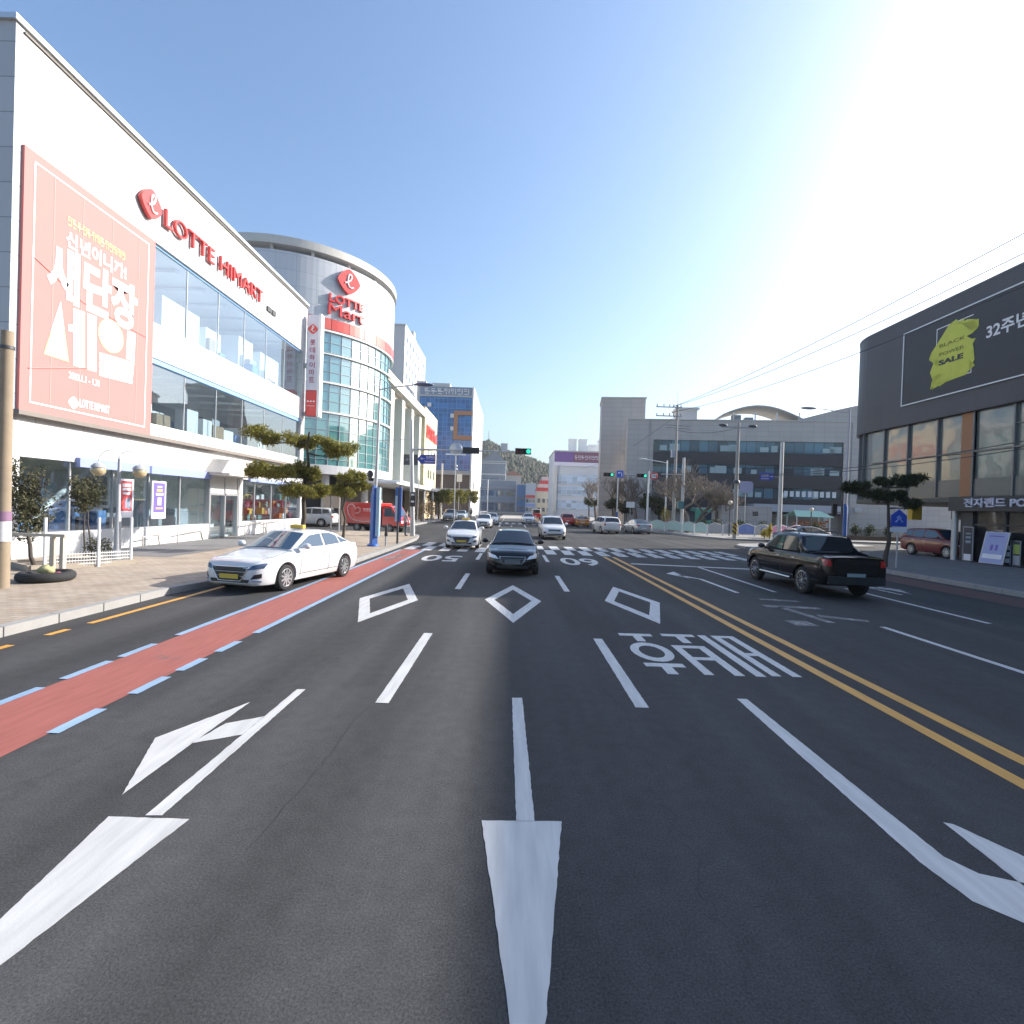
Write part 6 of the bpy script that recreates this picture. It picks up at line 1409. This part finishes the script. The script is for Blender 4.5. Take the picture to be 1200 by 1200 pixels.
# white railings with coloured panels along the far corner
RAILW = mat('railing_white', (.55, .55, .56), .5); PNK = mat('panel_pink', (.50, .20, .34), .6, var=.3, vscale=3); PBL = mat('panel_blue', (.16, .22, .48), .6, var=.35, vscale=3); PGY = mat('panel_grey', (.36, .37, .40), .6, var=.15, vscale=2); PMI = mat('panel_mint', (.38, .52, .48), .6, var=.15)
fl = [G(762, 623), G(800, 626.5), G(830, 629), G(866, 630), G(905, 631), G(945, 631.5)]
labs = ['white railing with pale mint panels below the bare trees', 'white railing with pale panels right of the steel pole', 'white arched railing left of the hazard striped pole', 'grey and blue panelled railing right of the hazard striped pole', 'pink panelled railing with arched top before the market stall']
pans = [PMI, PMI, PGY, PBL, PNK]
for i, (a, c) in enumerate(zip(fl, fl[1:])):
    a = a.copy(); c = c.copy(); a.z = c.z = .15; a.y += .3; c.y += .3
    d = c-a; L_ = d.length; t = thing('panel_railing', labs[i], 'railing', a, math.atan2(d.y, d.x), 'white railings along the far pavement')
    n = 2
    for k in range(n+1): MB().box(k*L_/n-.05, k*L_/n+.05, -.05, .05, 0, 1.15).build('post', RAILW, t)
    for k in range(n):
        x0, x1 = k*L_/n+.1, (k+1)*L_/n-.1
        pts = [(x0, 0, .25), (x1, 0, .25)]+[(lerp(x1, x0, q/8), 0, .95+.28*math.sin(math.pi*q/8)) for q in range(9)]
        m = MB(); m.plate([(x, -.02, z) for x, y, z in pts], (0, 1, 0), .04); pn = m.build('panel', pans[i] if k == 0 or i != 3 else PGY, t)
        m = MB(); m.tube([(x, 0, z+.03) for x, y, z in pts[2:]], .03, 6); m.build('arched_rail', RAILW, pn)
        if i >= 3:
            m = MB(); cx = (x0+x1)/2; m.ball((cx, -.03, .72), (.32, .025, .26)); m.build('printed_patch', PBL if i == 3 else mat('patch_hotpink', (.7, .12, .4), .6), pn)
MB().sheet([(20.3, 47.6), (48, 52.2), (48, 53.4), (20.3, 48.8)], .158).build('verge', mat('verge_soil', (.06, .055, .045), .95), kind='structure')
# low white wall with planting right of the island
lw = thing('low_white_wall', 'low white panel wall with trailing plants behind the right traffic island', 'wall', (38, 53, .15))
a, c = AY(992, 622, 53), AY(1066, 622, 53)
m = WB(); m.box(a.x, c.x, 53, 53.3, .15, 1.35); m.build('wall', seam_mat('low_wall_panels', (.48, .48, .46), (.25, .25, .25), 1.8, 5, .05, 'xy', .7, .1, .05), lw)
m = WB(); m.box(a.x, c.x, 52.2, 52.95, .15, .55); m.build('planter_edge', mat('planter_brown', (.10, .07, .05), .8), lw)
# market stall
st = thing('market_stall', 'market stall with pale green awning over orange goods beside the beige office', 'stall', (36.2, 63, .15))
a, c = AY(928, 606, 63), AY(966, 606, 63); w_ = (c.x-a.x)/2; st.location.x = (a.x+c.x)/2
for x in (-w_, w_):
    for y in (-1.1, 1.1): MB().box(x-.05, x+.05, y-.05, y+.05, 0, 2.3).build('post', WHITEP, st)
MB().plate([(-w_-.3, -1.5, 2.2), (w_+.3, -1.5, 2.2), (w_*.7, 0, 2.95), (-w_*.9, 0, 2.95)], (0, .5, -1), .05).plate([(-w_-.3, 1.5, 2.2), (w_+.3, 1.5, 2.2), (w_*.7, 0, 2.95), (-w_*.9, 0, 2.95)], (0, -.5, -1), .05).build('awning', mat('awning_mint', (.36, .58, .46), .7), st)
MB().box(-w_, w_, -1.0, 1.0, 0, .9).build('counter', mat('counter_brown', (.2, .12, .08), .7), st)
rb = random.Random(6); m = MB()
for k in range(60): x = rb.uniform(-w_, w_); m.ball((x, rb.uniform(-1, -.2), rb.uniform(.95, 1.7)), rb.uniform(.09, .16), 6)
m.build('goods', mat('goods_orange', (.5, .17, .05), .6, var=.5, vscale=2.5), st)
# pedestrian direction signs on the right pavement
def ex_ped(t, g, h):
    m = MB(); m.plate([(-.36, -.03, h-.8), (.36, -.03, h-.8), (.36, -.03, h-.3), (0, -.03, h), (-.36, -.03, h-.3)], (0, -1, 0), .03); sb = m.build('sign_plate', mat('sign_royal_blue', (.03, .08, .45), .4), t)
    m = MB(); m.tube([(-.16, -.07, h-.6), (0, -.07, h-.42), (.16, -.07, h-.6)], .035, 6); m.tube([(-.1, -.07, h-.42), (0, -.07, h-.32), (.1, -.07, h-.42)], .03, 6); m.build('symbol', mat('sign_pale_mark', (.3, .4, .7), .5), sb)
    MB().box(-.38, .38, -.06, -.03, h-1.05, h-.85).build('caption_plate', PW, t)
simple_pole('blue_crossing_sign', 'blue house shaped pedestrian sign on a thin post by the right pine', 'sign', 1050, 668, 596.5, .04, GALV, 23.4, ex_ped)
t = thing('yellow_box_sign', 'yellow hanging box sign under the corner of the dark store', 'sign', (0, 0, 0)); a, c = AY(1066, 609, 33.5), AY(1076, 593, 33.5); t.location = (a.x, 33.5, a.z)
m = WB(); m.box(a.x, c.x+.1, 33.3, 33.7, a.z, c.z); m.build('box', mat('box_yellow', (.55, .36, .03), .5), t); m = WB(); m.box((a.x+c.x)/2-.03, (a.x+c.x)/2+.03, 33.47, 33.53, c.z, 3.76); m.build('hanger', DARKP, t)
# sign boards outside the right shop
def board_stand(name, label, p0, p1, X, m_face, bits, lean=.0, legs=False):
    a, c = AX(*p0, X), AX(*p1, X); y1, y0 = a.y, c.y; z0, z1 = max(.2, min(a.z, c.z)), max(a.z, c.z)
    t = thing(name, label, 'sign board', (X, (y0+y1)/2, .15))
    def P(u, v, o): return (X-o+lean*(v), lerp(y1, y0, u), lerp(z0, z1, v))
    def quad(u0, u1, v0, v1, o, th, nm, mm): m = WB(); m.plate([P(u0, v0, o), P(u1, v0, o), P(u1, v1, o), P(u0, v1, o)], (-1, 0, 0), th); return m.build(nm, mm, t)
    quad(0, 1, 0, 1, 0, .03, 'frame', SIGNBACK); quad(.06, .94, .02, .98, .032, .006, 'face', m_face)
    for (u0, u1, v0, v1, mm) in bits: quad(u0, u1, v0, v1, .04, .006, 'printed_block', mm)
    if legs:
        for y in (y0, y1): m = WB(); m.tube([(X, y, .15), (X+.05, y, z0+.1)], .02, 6); m.tube([(X+.55, y, .15), (X+lean, y, z1)], .018, 6); m.build('leg', DARKP, t)
    else:
        m = WB(); m.box(X-.1, X+.25, y0, y1, .15, z0+.02); m.build('foot', DARKP, t)
BDK = mat('board_dark', (.03, .035, .05), .4); BLV = mat('board_lavender', (.30, .34, .58), .5, var=.05); BGN = mat('board_green', (.28, .36, .08), .5)
board_stand('tall_sign_board', 'tall narrow dark sign board with white foot panel beside the steel column', (1128, 658), (1141.5, 617.5), 25.35, BDK, [(.15, .85, .02, .2, PW), (.3, .8, .52, .6, PGR), (.3, .8, .66, .72, PGR), (.3, .8, .78, .82, PGR)])
board_stand('lavender_sign_board', 'large lavender sign board on leaning trestle legs outside the dark shop', (1147, 659), (1177, 624), 25.0, BLV, [(.1, .9, .16, .3, PW), (.35, .45, .42, .6, PV), (.55, .65, .42, .6, PV), (.2, .8, .85, .88, PV)], .35, True)
board_stand('number_sign_board', 'low dark board with three white panels right of the lavender board', (1176.5, 662), (1185.5, 634), 25.45, BDK, [(.1, .9, .1, .28, PW), (.1, .9, .36, .54, PW), (.1, .9, .62, .8, PW)])
board_stand('green_sign_board', 'low board with green upper and grey lower panel at the right edge', (1187, 664), (1197, 634), 25.45, BDK, [(.08, .92, .48, .85, BGN), (.08, .92, .05, .42, SIGNBACK)])
# overhead wires
WIRE = mat('wire_black', (.03, .03, .033), .6, var=0)
def wire(label, a, c, sag, r=.012, n=24):
    a, c = Vector(a), Vector(c); pts = [lerp(a, c, k/n)-Vector((0, 0, 4*sag*(k/n)*(1-k/n))) for k in range(n+1)]
    m = MB(); m.tube(pts, r, 5); return tag(m.build('overhead_wire', WIRE), label, 'wire', 'overhead wires on the right')
tp = AY(793, 477, P790.y)
for k, (py, lb) in enumerate(((268, 'upper of the overhead wires crossing the sky at the right'), (290, 'middle overhead wire crossing the sky at the right'), (325, 'lowest overhead wire crossing the sky before the dark store roof'))):
    e = AY(1200, py, 19.5); d = e-tp; wire(lb, (tp.x-.5, tp.y, tp.z-.6*(k == 2)), tp+d*1.12, .55+.1*k, .022)
a = AY(864, 556, P863.y)
for py, lb in ((512, 'thick overhead cable passing low in front of the dark store glass'), (521, 'lower of two overhead cables before the dark store glass')):
    e = AY(1200, py, 20.5); wire(lb, (a.x, a.y, a.z), e+(e-a)*.1, .5, .02)
wire('overhead cable between the two concrete utility poles', (P790.x, P790.y, 11.5), (P863.x, P863.y, 10.2), .4, .02)
wire('overhead cable leading from the tall utility pole to the far street', (P790.x, P790.y, 13.2), (16, 120, 12), 1.2, .02)
# people
SKIN = mat('skin', (.45, .28, .2), .6, var=.05)
def person(label, loc, rz, top, legs_, hair=(.02, .018, .016), stride=.18, scale=1.0, hold=None):
    t = thing('person', label, 'person', loc, rz)
    V = [(0, 0, .95), (0, .0, 1.18), (0, .01, 1.40), (0, .03, 1.50), (0, .05, 1.60), (0, .05, 1.70),
         (.10, 0, .90), (.11, -stride*.6, .50), (.11, -stride*1.2, .08), (.11, -stride*1.2+.15, .04), (-.10, 0, .90), (-.11, stride*.7, .50), (-.11, stride, .08), (-.11, stride+.15, .04),
         (.19, 0, 1.40), (.25, .06, 1.13), (.24, .16, .90), (.24, .19, .82), (-.19, 0, 1.40), (-.25, -.06, 1.13), (-.24, .0, .90), (-.24, .03, .82)]
    E_ = [(0, 1), (1, 2), (2, 3), (3, 4), (4, 5), (0, 6), (6, 7), (7, 8), (8, 9), (0, 10), (10, 11), (11, 12), (12, 13), (2, 14), (14, 15), (15, 16), (16, 17), (2, 18), (18, 19), (19, 20), (20, 21)]
    RR = [.14, .135, .13, .06, .085, .08, .095, .065, .045, .04, .095, .065, .045, .04, .065, .05, .038, .03, .065, .05, .038, .03]
    me = bpy.data.meshes.new('body'); me.from_pydata([Vector(v)*scale for v in V], E_, []); ob = bpy.data.objects.new('body', me); COL.objects.link(ob)
    sk = ob.modifiers.new('skin', 'SKIN'); 
    for i, v in enumerate(me.skin_vertices[0].data): v.radius = (RR[i]*scale, RR[i]*scale*(.75 if i < 3 else 1)); v.use_root = i == 0
    ss = ob.modifiers.new('sub', 'SUBSURF'); ss.levels = 2; ss.render_levels = 2
    dg = bpy.context.evaluated_depsgraph_get(); m2 = bpy.data.meshes.new_from_object(ob.evaluated_get(dg)); bpy.data.objects.remove(ob)
    m2.materials.clear()
    for m in (SKIN, mat('cloth_%d' % len(label), top, .85, var=.15), mat('trouser_%d' % len(label), legs_, .85, var=.15), mat('shoe', (.03, .03, .03), .6)): m2.materials.append(m)
    for p in m2.polygons:
        z = p.center.z/scale; x = abs(p.center.x/scale)
        p.material_index = 3 if z < .09 else (2 if z < .93 and x < .2 else (0 if z > 1.47 or (z < .88 and x > .2) else 1)); p.use_smooth = True
    o = bpy.data.objects.new('body', m2); COL.objects.link(o); o.parent = t
    m = MB(); m.ball((0, .03*scale, 1.685*scale), (.095*scale, .105*scale, .085*scale), 12); m.build('hair', mat('hair_dark', hair, .7), t)
    return t
g = G(478.5, 628, .15)
person('person in pale pink top and dark trousers waiting by the left signal pole', (g.x-.1, g.y-.5, .15), R(-60), (.42, .30, .32), (.05, .06, .08), stride=.06)
person('person in dark clothes standing beside the far parked cars', (-7.0, 88, .15), R(170), (.04, .04, .05), (.03, .03, .04))
# ================================================================== vegetation
def leaf_mat(name, c0, c1, sc=2.2):
    m = bpy.data.materials.new(name); m.use_nodes = True; MATS[name] = m
    N = m.node_tree.nodes; L = m.node_tree.links; p = N['Principled BSDF']; p.inputs['Roughness'].default_value = .6; p.inputs['Specular IOR Level'].default_value = .25
    tc = N.new('ShaderNodeTexCoord'); n = N.new('ShaderNodeTexNoise'); n.inputs['Scale'].default_value = sc; n.inputs['Detail'].default_value = 6; n.inputs['Roughness'].default_value = .8; L.new(tc.outputs['Object'], n.inputs['Vector'])
    mr = N.new('ShaderNodeMapRange'); mr.inputs[1].default_value = .33; mr.inputs[2].default_value = .67; L.new(n.outputs['Fac'], mr.inputs[0])
    mx = N.new('ShaderNodeMix'); mx.data_type = 'RGBA'; mx.inputs[6].default_value = (*c0, 1); mx.inputs[7].default_value = (*c1, 1); L.new(mr.outputs[0], mx.inputs[0]); L.new(mx.outputs[2], p.inputs['Base Color'])
    tr = N.new('ShaderNodeBsdfTranslucent'); L.new(mx.outputs[2], tr.inputs['Color']); ms = N.new('ShaderNodeMixShader'); ms.inputs[0].default_value = .3
    L.new(p.outputs[0], ms.inputs[1]); L.new(tr.outputs[0], ms.inputs[2]); L.new(ms.outputs[0], N['Material Output'].inputs[0])
    return m
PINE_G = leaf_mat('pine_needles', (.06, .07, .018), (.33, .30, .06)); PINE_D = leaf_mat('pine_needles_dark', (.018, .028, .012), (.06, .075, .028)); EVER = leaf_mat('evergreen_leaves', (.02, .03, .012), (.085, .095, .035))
BALLG = leaf_mat('glossy_leaves', (.03, .036, .018), (.14, .13, .07)); BUSHG = leaf_mat('bush_leaves', (.02, .03, .014), (.06, .08, .03)); YELG = leaf_mat('yellow_leaves', (.25, .22, .03), (.5, .38, .05)); PINKF = leaf_mat('pink_flowers', (.5, .12, .14), (.7, .4, .4)); DRY = leaf_mat('dry_leaves', (.12, .08, .045), (.26, .18, .10))
BARK = mat('bark_dark', (.07, .055, .042), .9, var=.3, vscale=6, bump=.4, bscale=18); TWIG = mat('twig_brown', (.20, .165, .135), .9, var=.3, vscale=1); BARKG = mat('bark_grey', (.15, .125, .11), .9, var=.3, vscale=5)
def clump(b, c, rad, n, size, rnd, needle=False, shell=.55):
    c = Vector(c)
    for _ in range(n):
        while True:
            v = Vector((rnd.uniform(-1, 1), rnd.uniform(-1, 1), rnd.uniform(-1, 1)))
            if .05 < v.length < 1 and v.length > shell*rnd.random(): break
        p = c+Vector((v.x*rad[0], v.y*rad[1], v.z*rad[2]))
        d = Vector((rnd.gauss(0, 1), rnd.gauss(0, 1), rnd.gauss(.3, 1))).normalized(); e = d.orthogonal().normalized(); e.rotate(Matrix.Rotation(rnd.uniform(0, 6.28), 3, d)) if False else None
        e = Vector((rnd.gauss(0, 1), rnd.gauss(0, 1), rnd.gauss(0, 1))).cross(d).normalized()
        s = size*rnd.uniform(.6, 1.3); w_ = s*(.28 if needle else .6)
        b.add([p-e*w_*.5, p+d*s*.5-e*w_*.35, p+d*s, p+d*s*.5+e*w_*.5], [(0, 1, 2, 3)])
def limb(b, pts, r0, r1, n=7): k = len(pts); b.tube(pts, [lerp(r0, r1, i/(k-1)) for i in range(k)], n)
def wob(a, c, n, amt, rnd): return [lerp(a, c, i/n)+(Vector((rnd.uniform(-amt, amt), rnd.uniform(-amt, amt), rnd.uniform(-amt, amt))) if 0 < i < n else Vector((0, 0, 0))) for i in range(n+1)]
def cloud_pine(label, base, height, pads, seed, leaf, dens=420, size=.24, r0=.13, lean=(0, 0), group=None, sub=5):
    """clipped pine: bent trunk and flat cloud pads, each pad a crown part with its own limb"""
    rnd = random.Random(seed); base = Vector(base); t = thing('clipped_pine_tree', label, 'tree', base, 0, group)
    tr = MB(); top = Vector((lean[0], lean[1], height)); path = wob(Vector((0, 0, 0)), top, 7, .09, rnd); limb(tr, path, r0, r0*.35, 10); trunk = tr.build('trunk', BARK, t)
    for (c, rad) in pads:
        c = Vector(c); h = min(max(.15, (c.z-.25)/height), .98); i = h*7; p0 = lerp(path[int(i)], path[min(7, int(i)+1)], i-int(i))
        b = MB(); limb(b, wob(p0, c-Vector((0, 0, rad[2]*.6)), 3, .06, rnd), r0*.42, r0*.12, 6)
        for q in range(4): e = c+Vector((rnd.uniform(-.7, .7)*rad[0], rnd.uniform(-.7, .7)*rad[1], rnd.uniform(-.3, .2)*rad[2])); limb(b, wob(c-Vector((0, 0, rad[2]*.6)), e, 2, .04, rnd), r0*.13, .01, 5)
        b.build('limb', BARK, trunk)
        f = MB()
        for q in range(sub+int(rad[0]*4)):
            u = rnd.uniform(0, 6.283); rr = math.sqrt(rnd.random())*.9; cc = c+Vector((math.cos(u)*rr*rad[0], math.sin(u)*rr*rad[1], rnd.uniform(-.35, .45)*rad[2])); s = rnd.uniform(.22, .42)*min(1.2, max(rad[0], .6))
            clump(f, cc, (s, s, min(s*.7, rad[2]*.75)), int(dens*s), size, rnd, True, .3)
        f.build('crown', leaf, t)
    return t
def rel(px, py, Y, base): v = AY(px, py, Y); return (v.x-base[0], v.y-base[1], v.z-base[2])
Y = 22.5; bb0 = (AY(354, 620, Y).x, Y, .15)
def pad(px0, px1, py0, py1, Y, base, dy=0, ry=None):
    c = rel((px0+px1)/2, (py0+py1)/2, Y, base); rx = abs(px1-px0)/1200*Y*1.08; rz_ = abs(py1-py0)/1200*Y*1.2
    return ((c[0], c[1]+dy, c[2]), (rx, ry or rx*.75, rz_))
cloud_pine('tall clipped pine with spreading cloud shaped pads behind the taxi at the left kerb', bb0, 5.2,
           [pad(297, 345, 500, 524, Y, bb0, -.3), pad(338, 374, 506, 528, Y, bb0, .4), pad(369, 415, 513, 540, Y, bb0), pad(277, 330, 541, 562, Y, bb0, .4), pad(318, 362, 540, 563, Y, bb0, -.5), pad(350, 376, 546, 566, Y, bb0, .2), pad(338, 388, 568, 583, Y, bb0, -.3)], 3, PINE_G, 1100, .17, .12, (.2, 0), None, 9)
Y = 30.0; bb1 = (AY(403, 600, Y).x, Y, .15)
cloud_pine('smaller clipped pine standing in front of the red truck beside the blue lamp foot', bb1, 3.9, [pad(393, 428, 547, 568, Y, bb1), pad(390, 418, 562, 586, Y, bb1, -.2), pad(372, 398, 568, 582, Y, bb1, .2), pad(408, 430, 562, 580, Y, bb1, .4)], 5, PINE_G, 1000, .2, .085, (0, 0), None, 8)
for k, (px, Yt, lb) in enumerate(((514, 76, 'clipped pine nearest the junction in the far left row'), (527, 84, 'second clipped pine of the far left row, behind the thick steel pole'), (539, 92, 'third clipped pine of the far left row'), (551, 98, 'last clipped pine at the right end of the far left row'))):
    b0 = (AY(px, 600, Yt).x, Yt, .15)
    cloud_pine(lb, b0, 3.6, [pad(px-13, px+6, 573, 589, Yt, b0), pad(px-4, px+13, 572, 586, Yt, b0, .4), pad(px-8, px+9, 579, 592, Yt, b0, -.5)], 20+k, PINE_G, 420, .38, .13, (0, 0), 'clipped pines along the far left pavement', 4)
Y = 23.7; bb2 = (17.35, Y, .15)
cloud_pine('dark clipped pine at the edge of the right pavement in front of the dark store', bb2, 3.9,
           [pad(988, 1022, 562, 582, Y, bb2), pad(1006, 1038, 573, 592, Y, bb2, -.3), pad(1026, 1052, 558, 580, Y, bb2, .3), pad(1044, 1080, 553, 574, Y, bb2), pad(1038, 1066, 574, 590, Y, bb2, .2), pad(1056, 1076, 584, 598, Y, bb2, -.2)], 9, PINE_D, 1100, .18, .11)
def round_tree(name, label, base, h, crown, rad, seed, leaf, n=1500, size=.12, trunks=1, r0=.05, group=None, bark=BARK):
    rnd = random.Random(seed); t = thing(name, label, 'tree', base, 0, group)
    b = MB()
    for k in range(trunks): limb(b, wob(Vector((.12*(k-(trunks-1)/2)*2, 0, 0)), Vector((crown[0]+.1*(k-.5), crown[1], crown[2]-rad[2]*.2)), 5, .04, rnd), r0, r0*.5, 7)
    for k in range(9): limb(b, wob(Vector((crown[0], crown[1], crown[2]-rad[2]*.5)), Vector(crown)+Vector((rnd.uniform(-.8, .8)*rad[0], rnd.uniform(-.8, .8)*rad[1], rnd.uniform(-.3, .8)*rad[2])), 3, .05, rnd), r0*.5, .008, 5)
    b.build('trunk', bark, t); f = MB()
    for k in range(22):
        v = Vector((rnd.gauss(0, .5), rnd.gauss(0, .5), rnd.gauss(0, .5))); v = v if v.length < 1 else v.normalized(); s = rnd.uniform(.25, .45)
        clump(f, (crown[0]+v.x*rad[0]*.85, crown[1]+v.y*rad[1]*.85, crown[2]+v.z*rad[2]*.85), (rad[0]*s, rad[1]*s, rad[2]*s), n//22, size, rnd, False, .3)
    f.build('crown', leaf, t); return t
g = G(42, 666, .15); h = AY(28, 546, g.y).z
c = rel(29, 588, g.y+.4, g); round_tree('ball_tree', 'bushy dark leafed small tree just right of the tan utility pole', g, 3, c, (.62, .6, (AY(28, 545, g.y).z-AY(28, 640, g.y).z)/2), 31, BALLG, 2600, .11, 1, .06)
g = G(103, 654, .2); c = rel(100, 580, g.y, g); round_tree('ball_tree', 'thin twin stemmed small tree with round crown in the planting bed', g, 3, c, (.52, .5, .62), 33, BALLG, 1700, .10, 2, .03)
rb = random.Random(12)
for px, py, lb in ((108, 655, 'low leafy shrub at the foot of the twin stemmed tree'), (122, 655, 'tiny dark shrub left of the globe lamp post')):
    g = G(px, py, .25); t = thing('small_shrub', lb, 'shrub', g); f = MB(); clump(f, (0, 0, .35), (.2, .2, .32), 220, .09, rb); f.build('foliage', BALLG, t); s = MB(); s.tube([(0, 0, 0), (0, 0, .4)], .015, 5); s.build('stem', BARK, t)
# bare trees
def bare_tree(label, base, h, spread, seed, group=None, name='bare_tree', bark=BARKG, twig=5):
    rnd = random.Random(seed); t = thing(name, label, 'tree', base, 0, group); trunk = MB(); br = MB()
    def grow(b, p, d, L_, r, lev):
        k = 3; pts = [p]
        for i in range(k): d = (d+Vector((rnd.gauss(0, .16), rnd.gauss(0, .16), rnd.gauss(.04, .1)))).normalized(); pts.append(pts[-1]+d*(L_/k))
        b.tube(pts, [max(.019, lerp(r, r*.6, i/k)) for i in range(k+1)], 6 if lev < 2 else 4, False)
        if lev >= twig: return
        for q in range(4 if lev < 3 else 3):
            a = rnd.uniform(0, 6.28); out = Vector((math.cos(a)*spread, math.sin(a)*spread, rnd.uniform(.1, .75))).normalized()
            grow(br, pts[rnd.choice((2, 3))] if q else pts[-1], (d*.55+out*.75).normalized(), L_*rnd.uniform(.62, .82), r*.55, lev+1)
    grow(trunk, Vector((0, 0, -.05)), Vector((rnd.uniform(-.1, .1), 0, 1)), h*.28, h*.030, 0)
    trunk.build('trunk', bark, t); br.build('branches', TWIG, t); return t
for px, Yt, h, sp, sd, lb in ((806, 57, 9.5, 1.15, 41, 'wide bare tree behind the mint panelled railing, nearest the green bus'), (815, 62, 9.0, 1.0, 42, 'bare tree just right of the long steel pole'), (775, 70, 9.5, .8, 43, 'bare tree behind the far green traffic lights'),
                              (748, 72, 9.5, .8, 44, 'bare tree before the blank corner of the beige office'), (722, 80, 10, .8, 45, 'bare tree below the blue arrow sign'), (699, 98, 11, 1.0, 46, 'bare tree in front of the purple banded block'), (842, 61, 8.0, 1.3, 47, 'low bare tree with pale twigs over the green bus')):
    bare_tree(lb, (AY(px, 600, Yt).x, Yt, .15), h, sp, sd, 'bare trees on the far right pavement')
for px, Yt, r, hz_, lb in ((690, 104, 1.5, 3.6, 'dark evergreen tree in front of the pale shop block'), (703, 96, 1.4, 3.4, 'dark evergreen tree left of the signal with the blue arrow'), (718, 76, 1.1, 3.0, 'yellowish evergreen tree behind the white boxy car'), (733, 74, 1.0, 2.7, 'small evergreen tree behind the silver saloon'), (757, 68, 1.5, 3.5, 'broad evergreen tree left of the tall utility pole'), (772, 67, 1.0, 2.9, 'narrow evergreen tree at the foot of the tall utility pole')):
    b0 = AY(px, 600, Yt); round_tree('evergreen_tree', lb, (b0.x, Yt, .15), 4, (0, 0, hz_), (r, r, 1.0), int(px), EVER, 1500, .30, 2, .09, 'evergreen trees on the far right pavement')
def shrub(label, px, Yt, r, h, leaf, seed, z=.15, group=None, name='shrub', n=420, size=.16, cat='shrub'):
    rnd = random.Random(seed); b0 = AY(px, 600, Yt); t = thing(name, label, cat, (b0.x, Yt, z), 0, group)
    f = MB()
    for k in range(7): clump(f, (rnd.uniform(-.5, .5)*r, rnd.uniform(-.4, .4)*r, h*rnd.uniform(.35, .75)), (r*.55, r*.5, h*.4), n//7, size, rnd)
    f.build('foliage', leaf, t); s = MB()
    for k in range(5): s.tube([(0, 0, 0), (rnd.uniform(-.5, .5)*r, rnd.uniform(-.4, .4)*r, h*.7)], .02, 5)
    s.build('stem', BARK, t); return t
GB = 'clipped bushes behind the far railings'
for px, Yt, r, h, lb in ((826, 56, .6, 1.7, 'round dark bush in front of the left part of the green bus'), (840, 56, .75, 1.7, 'rounder larger dark bush beside the globe lamp'), (871, 56, .9, 1.5, 'dark bush against the gate house wall, right of the striped pole'), (893, 57, .7, 1.4, 'dark bush at the right end of the gate house'), (958, 57, .9, 1.6, 'dark bush under the market stall')):
    shrub(lb, px, Yt, r, h, BUSHG, int(px), group=GB, n=700)
shrub('bright yellow leafed bush at the foot of the long steel pole', 780, 59, .8, 2.6, YELG, 5, n=500); shrub('pink and white flowering plants on the corner below the yellow bush', 785, 58.3, 1.1, 1.3, PINKF, 6, n=600)
shrub('yellow green plant in front of the blue panelled railing', 897, 48.3, .5, .9, YELG, 7); shrub('thin yellow green plant before the pink panelled railing', 903, 47.5, .25, 1.3, YELG, 8)
for k, (px, lb) in enumerate(((1004, 'trailing plant at the left part of the low white wall'), (1020, 'middle trailing plant before the low white wall'), (1040, 'trailing plant at the right part of the low white wall by the pine trunk'))): shrub(lb, px, 52.5, .6, 1.2, BUSHG, 60+k, .5)
for k, (px, Yt, h, lb) in enumerate(((494, 62, 2.6, 'brown dry shrub by the shopping wing, nearest the signal pole'), (501, 66, 2.9, 'tall brown dry shrub in the middle under the wing canopy'), (508, 71, 2.6, 'brown dry shrub at the far end of the wing canopy'))):
    t = shrub(lb, px, Yt, 1.0, h, DRY, 70+k, group='dry shrubs under the wing canopy', n=420, size=.22)
# ================================================================== distant air
hz_ = MB().box(-260, 330, -60, 720, -1.0, 130).build('haze', [bpy.data.materials.new('haze_air')], kind='stuff')
hm_ = hz_.data.materials[0]; hm_.use_nodes = True; N = hm_.node_tree.nodes; N.remove(N['Principled BSDF'])
pv = N.new('ShaderNodeVolumePrincipled'); pv.inputs['Color'].default_value = (.92, .95, 1, 1); pv.inputs['Density'].default_value = .00026; pv.inputs['Anisotropy'].default_value = .2
hm_.node_tree.links.new(pv.outputs[0], N['Material Output'].inputs['Volume'])
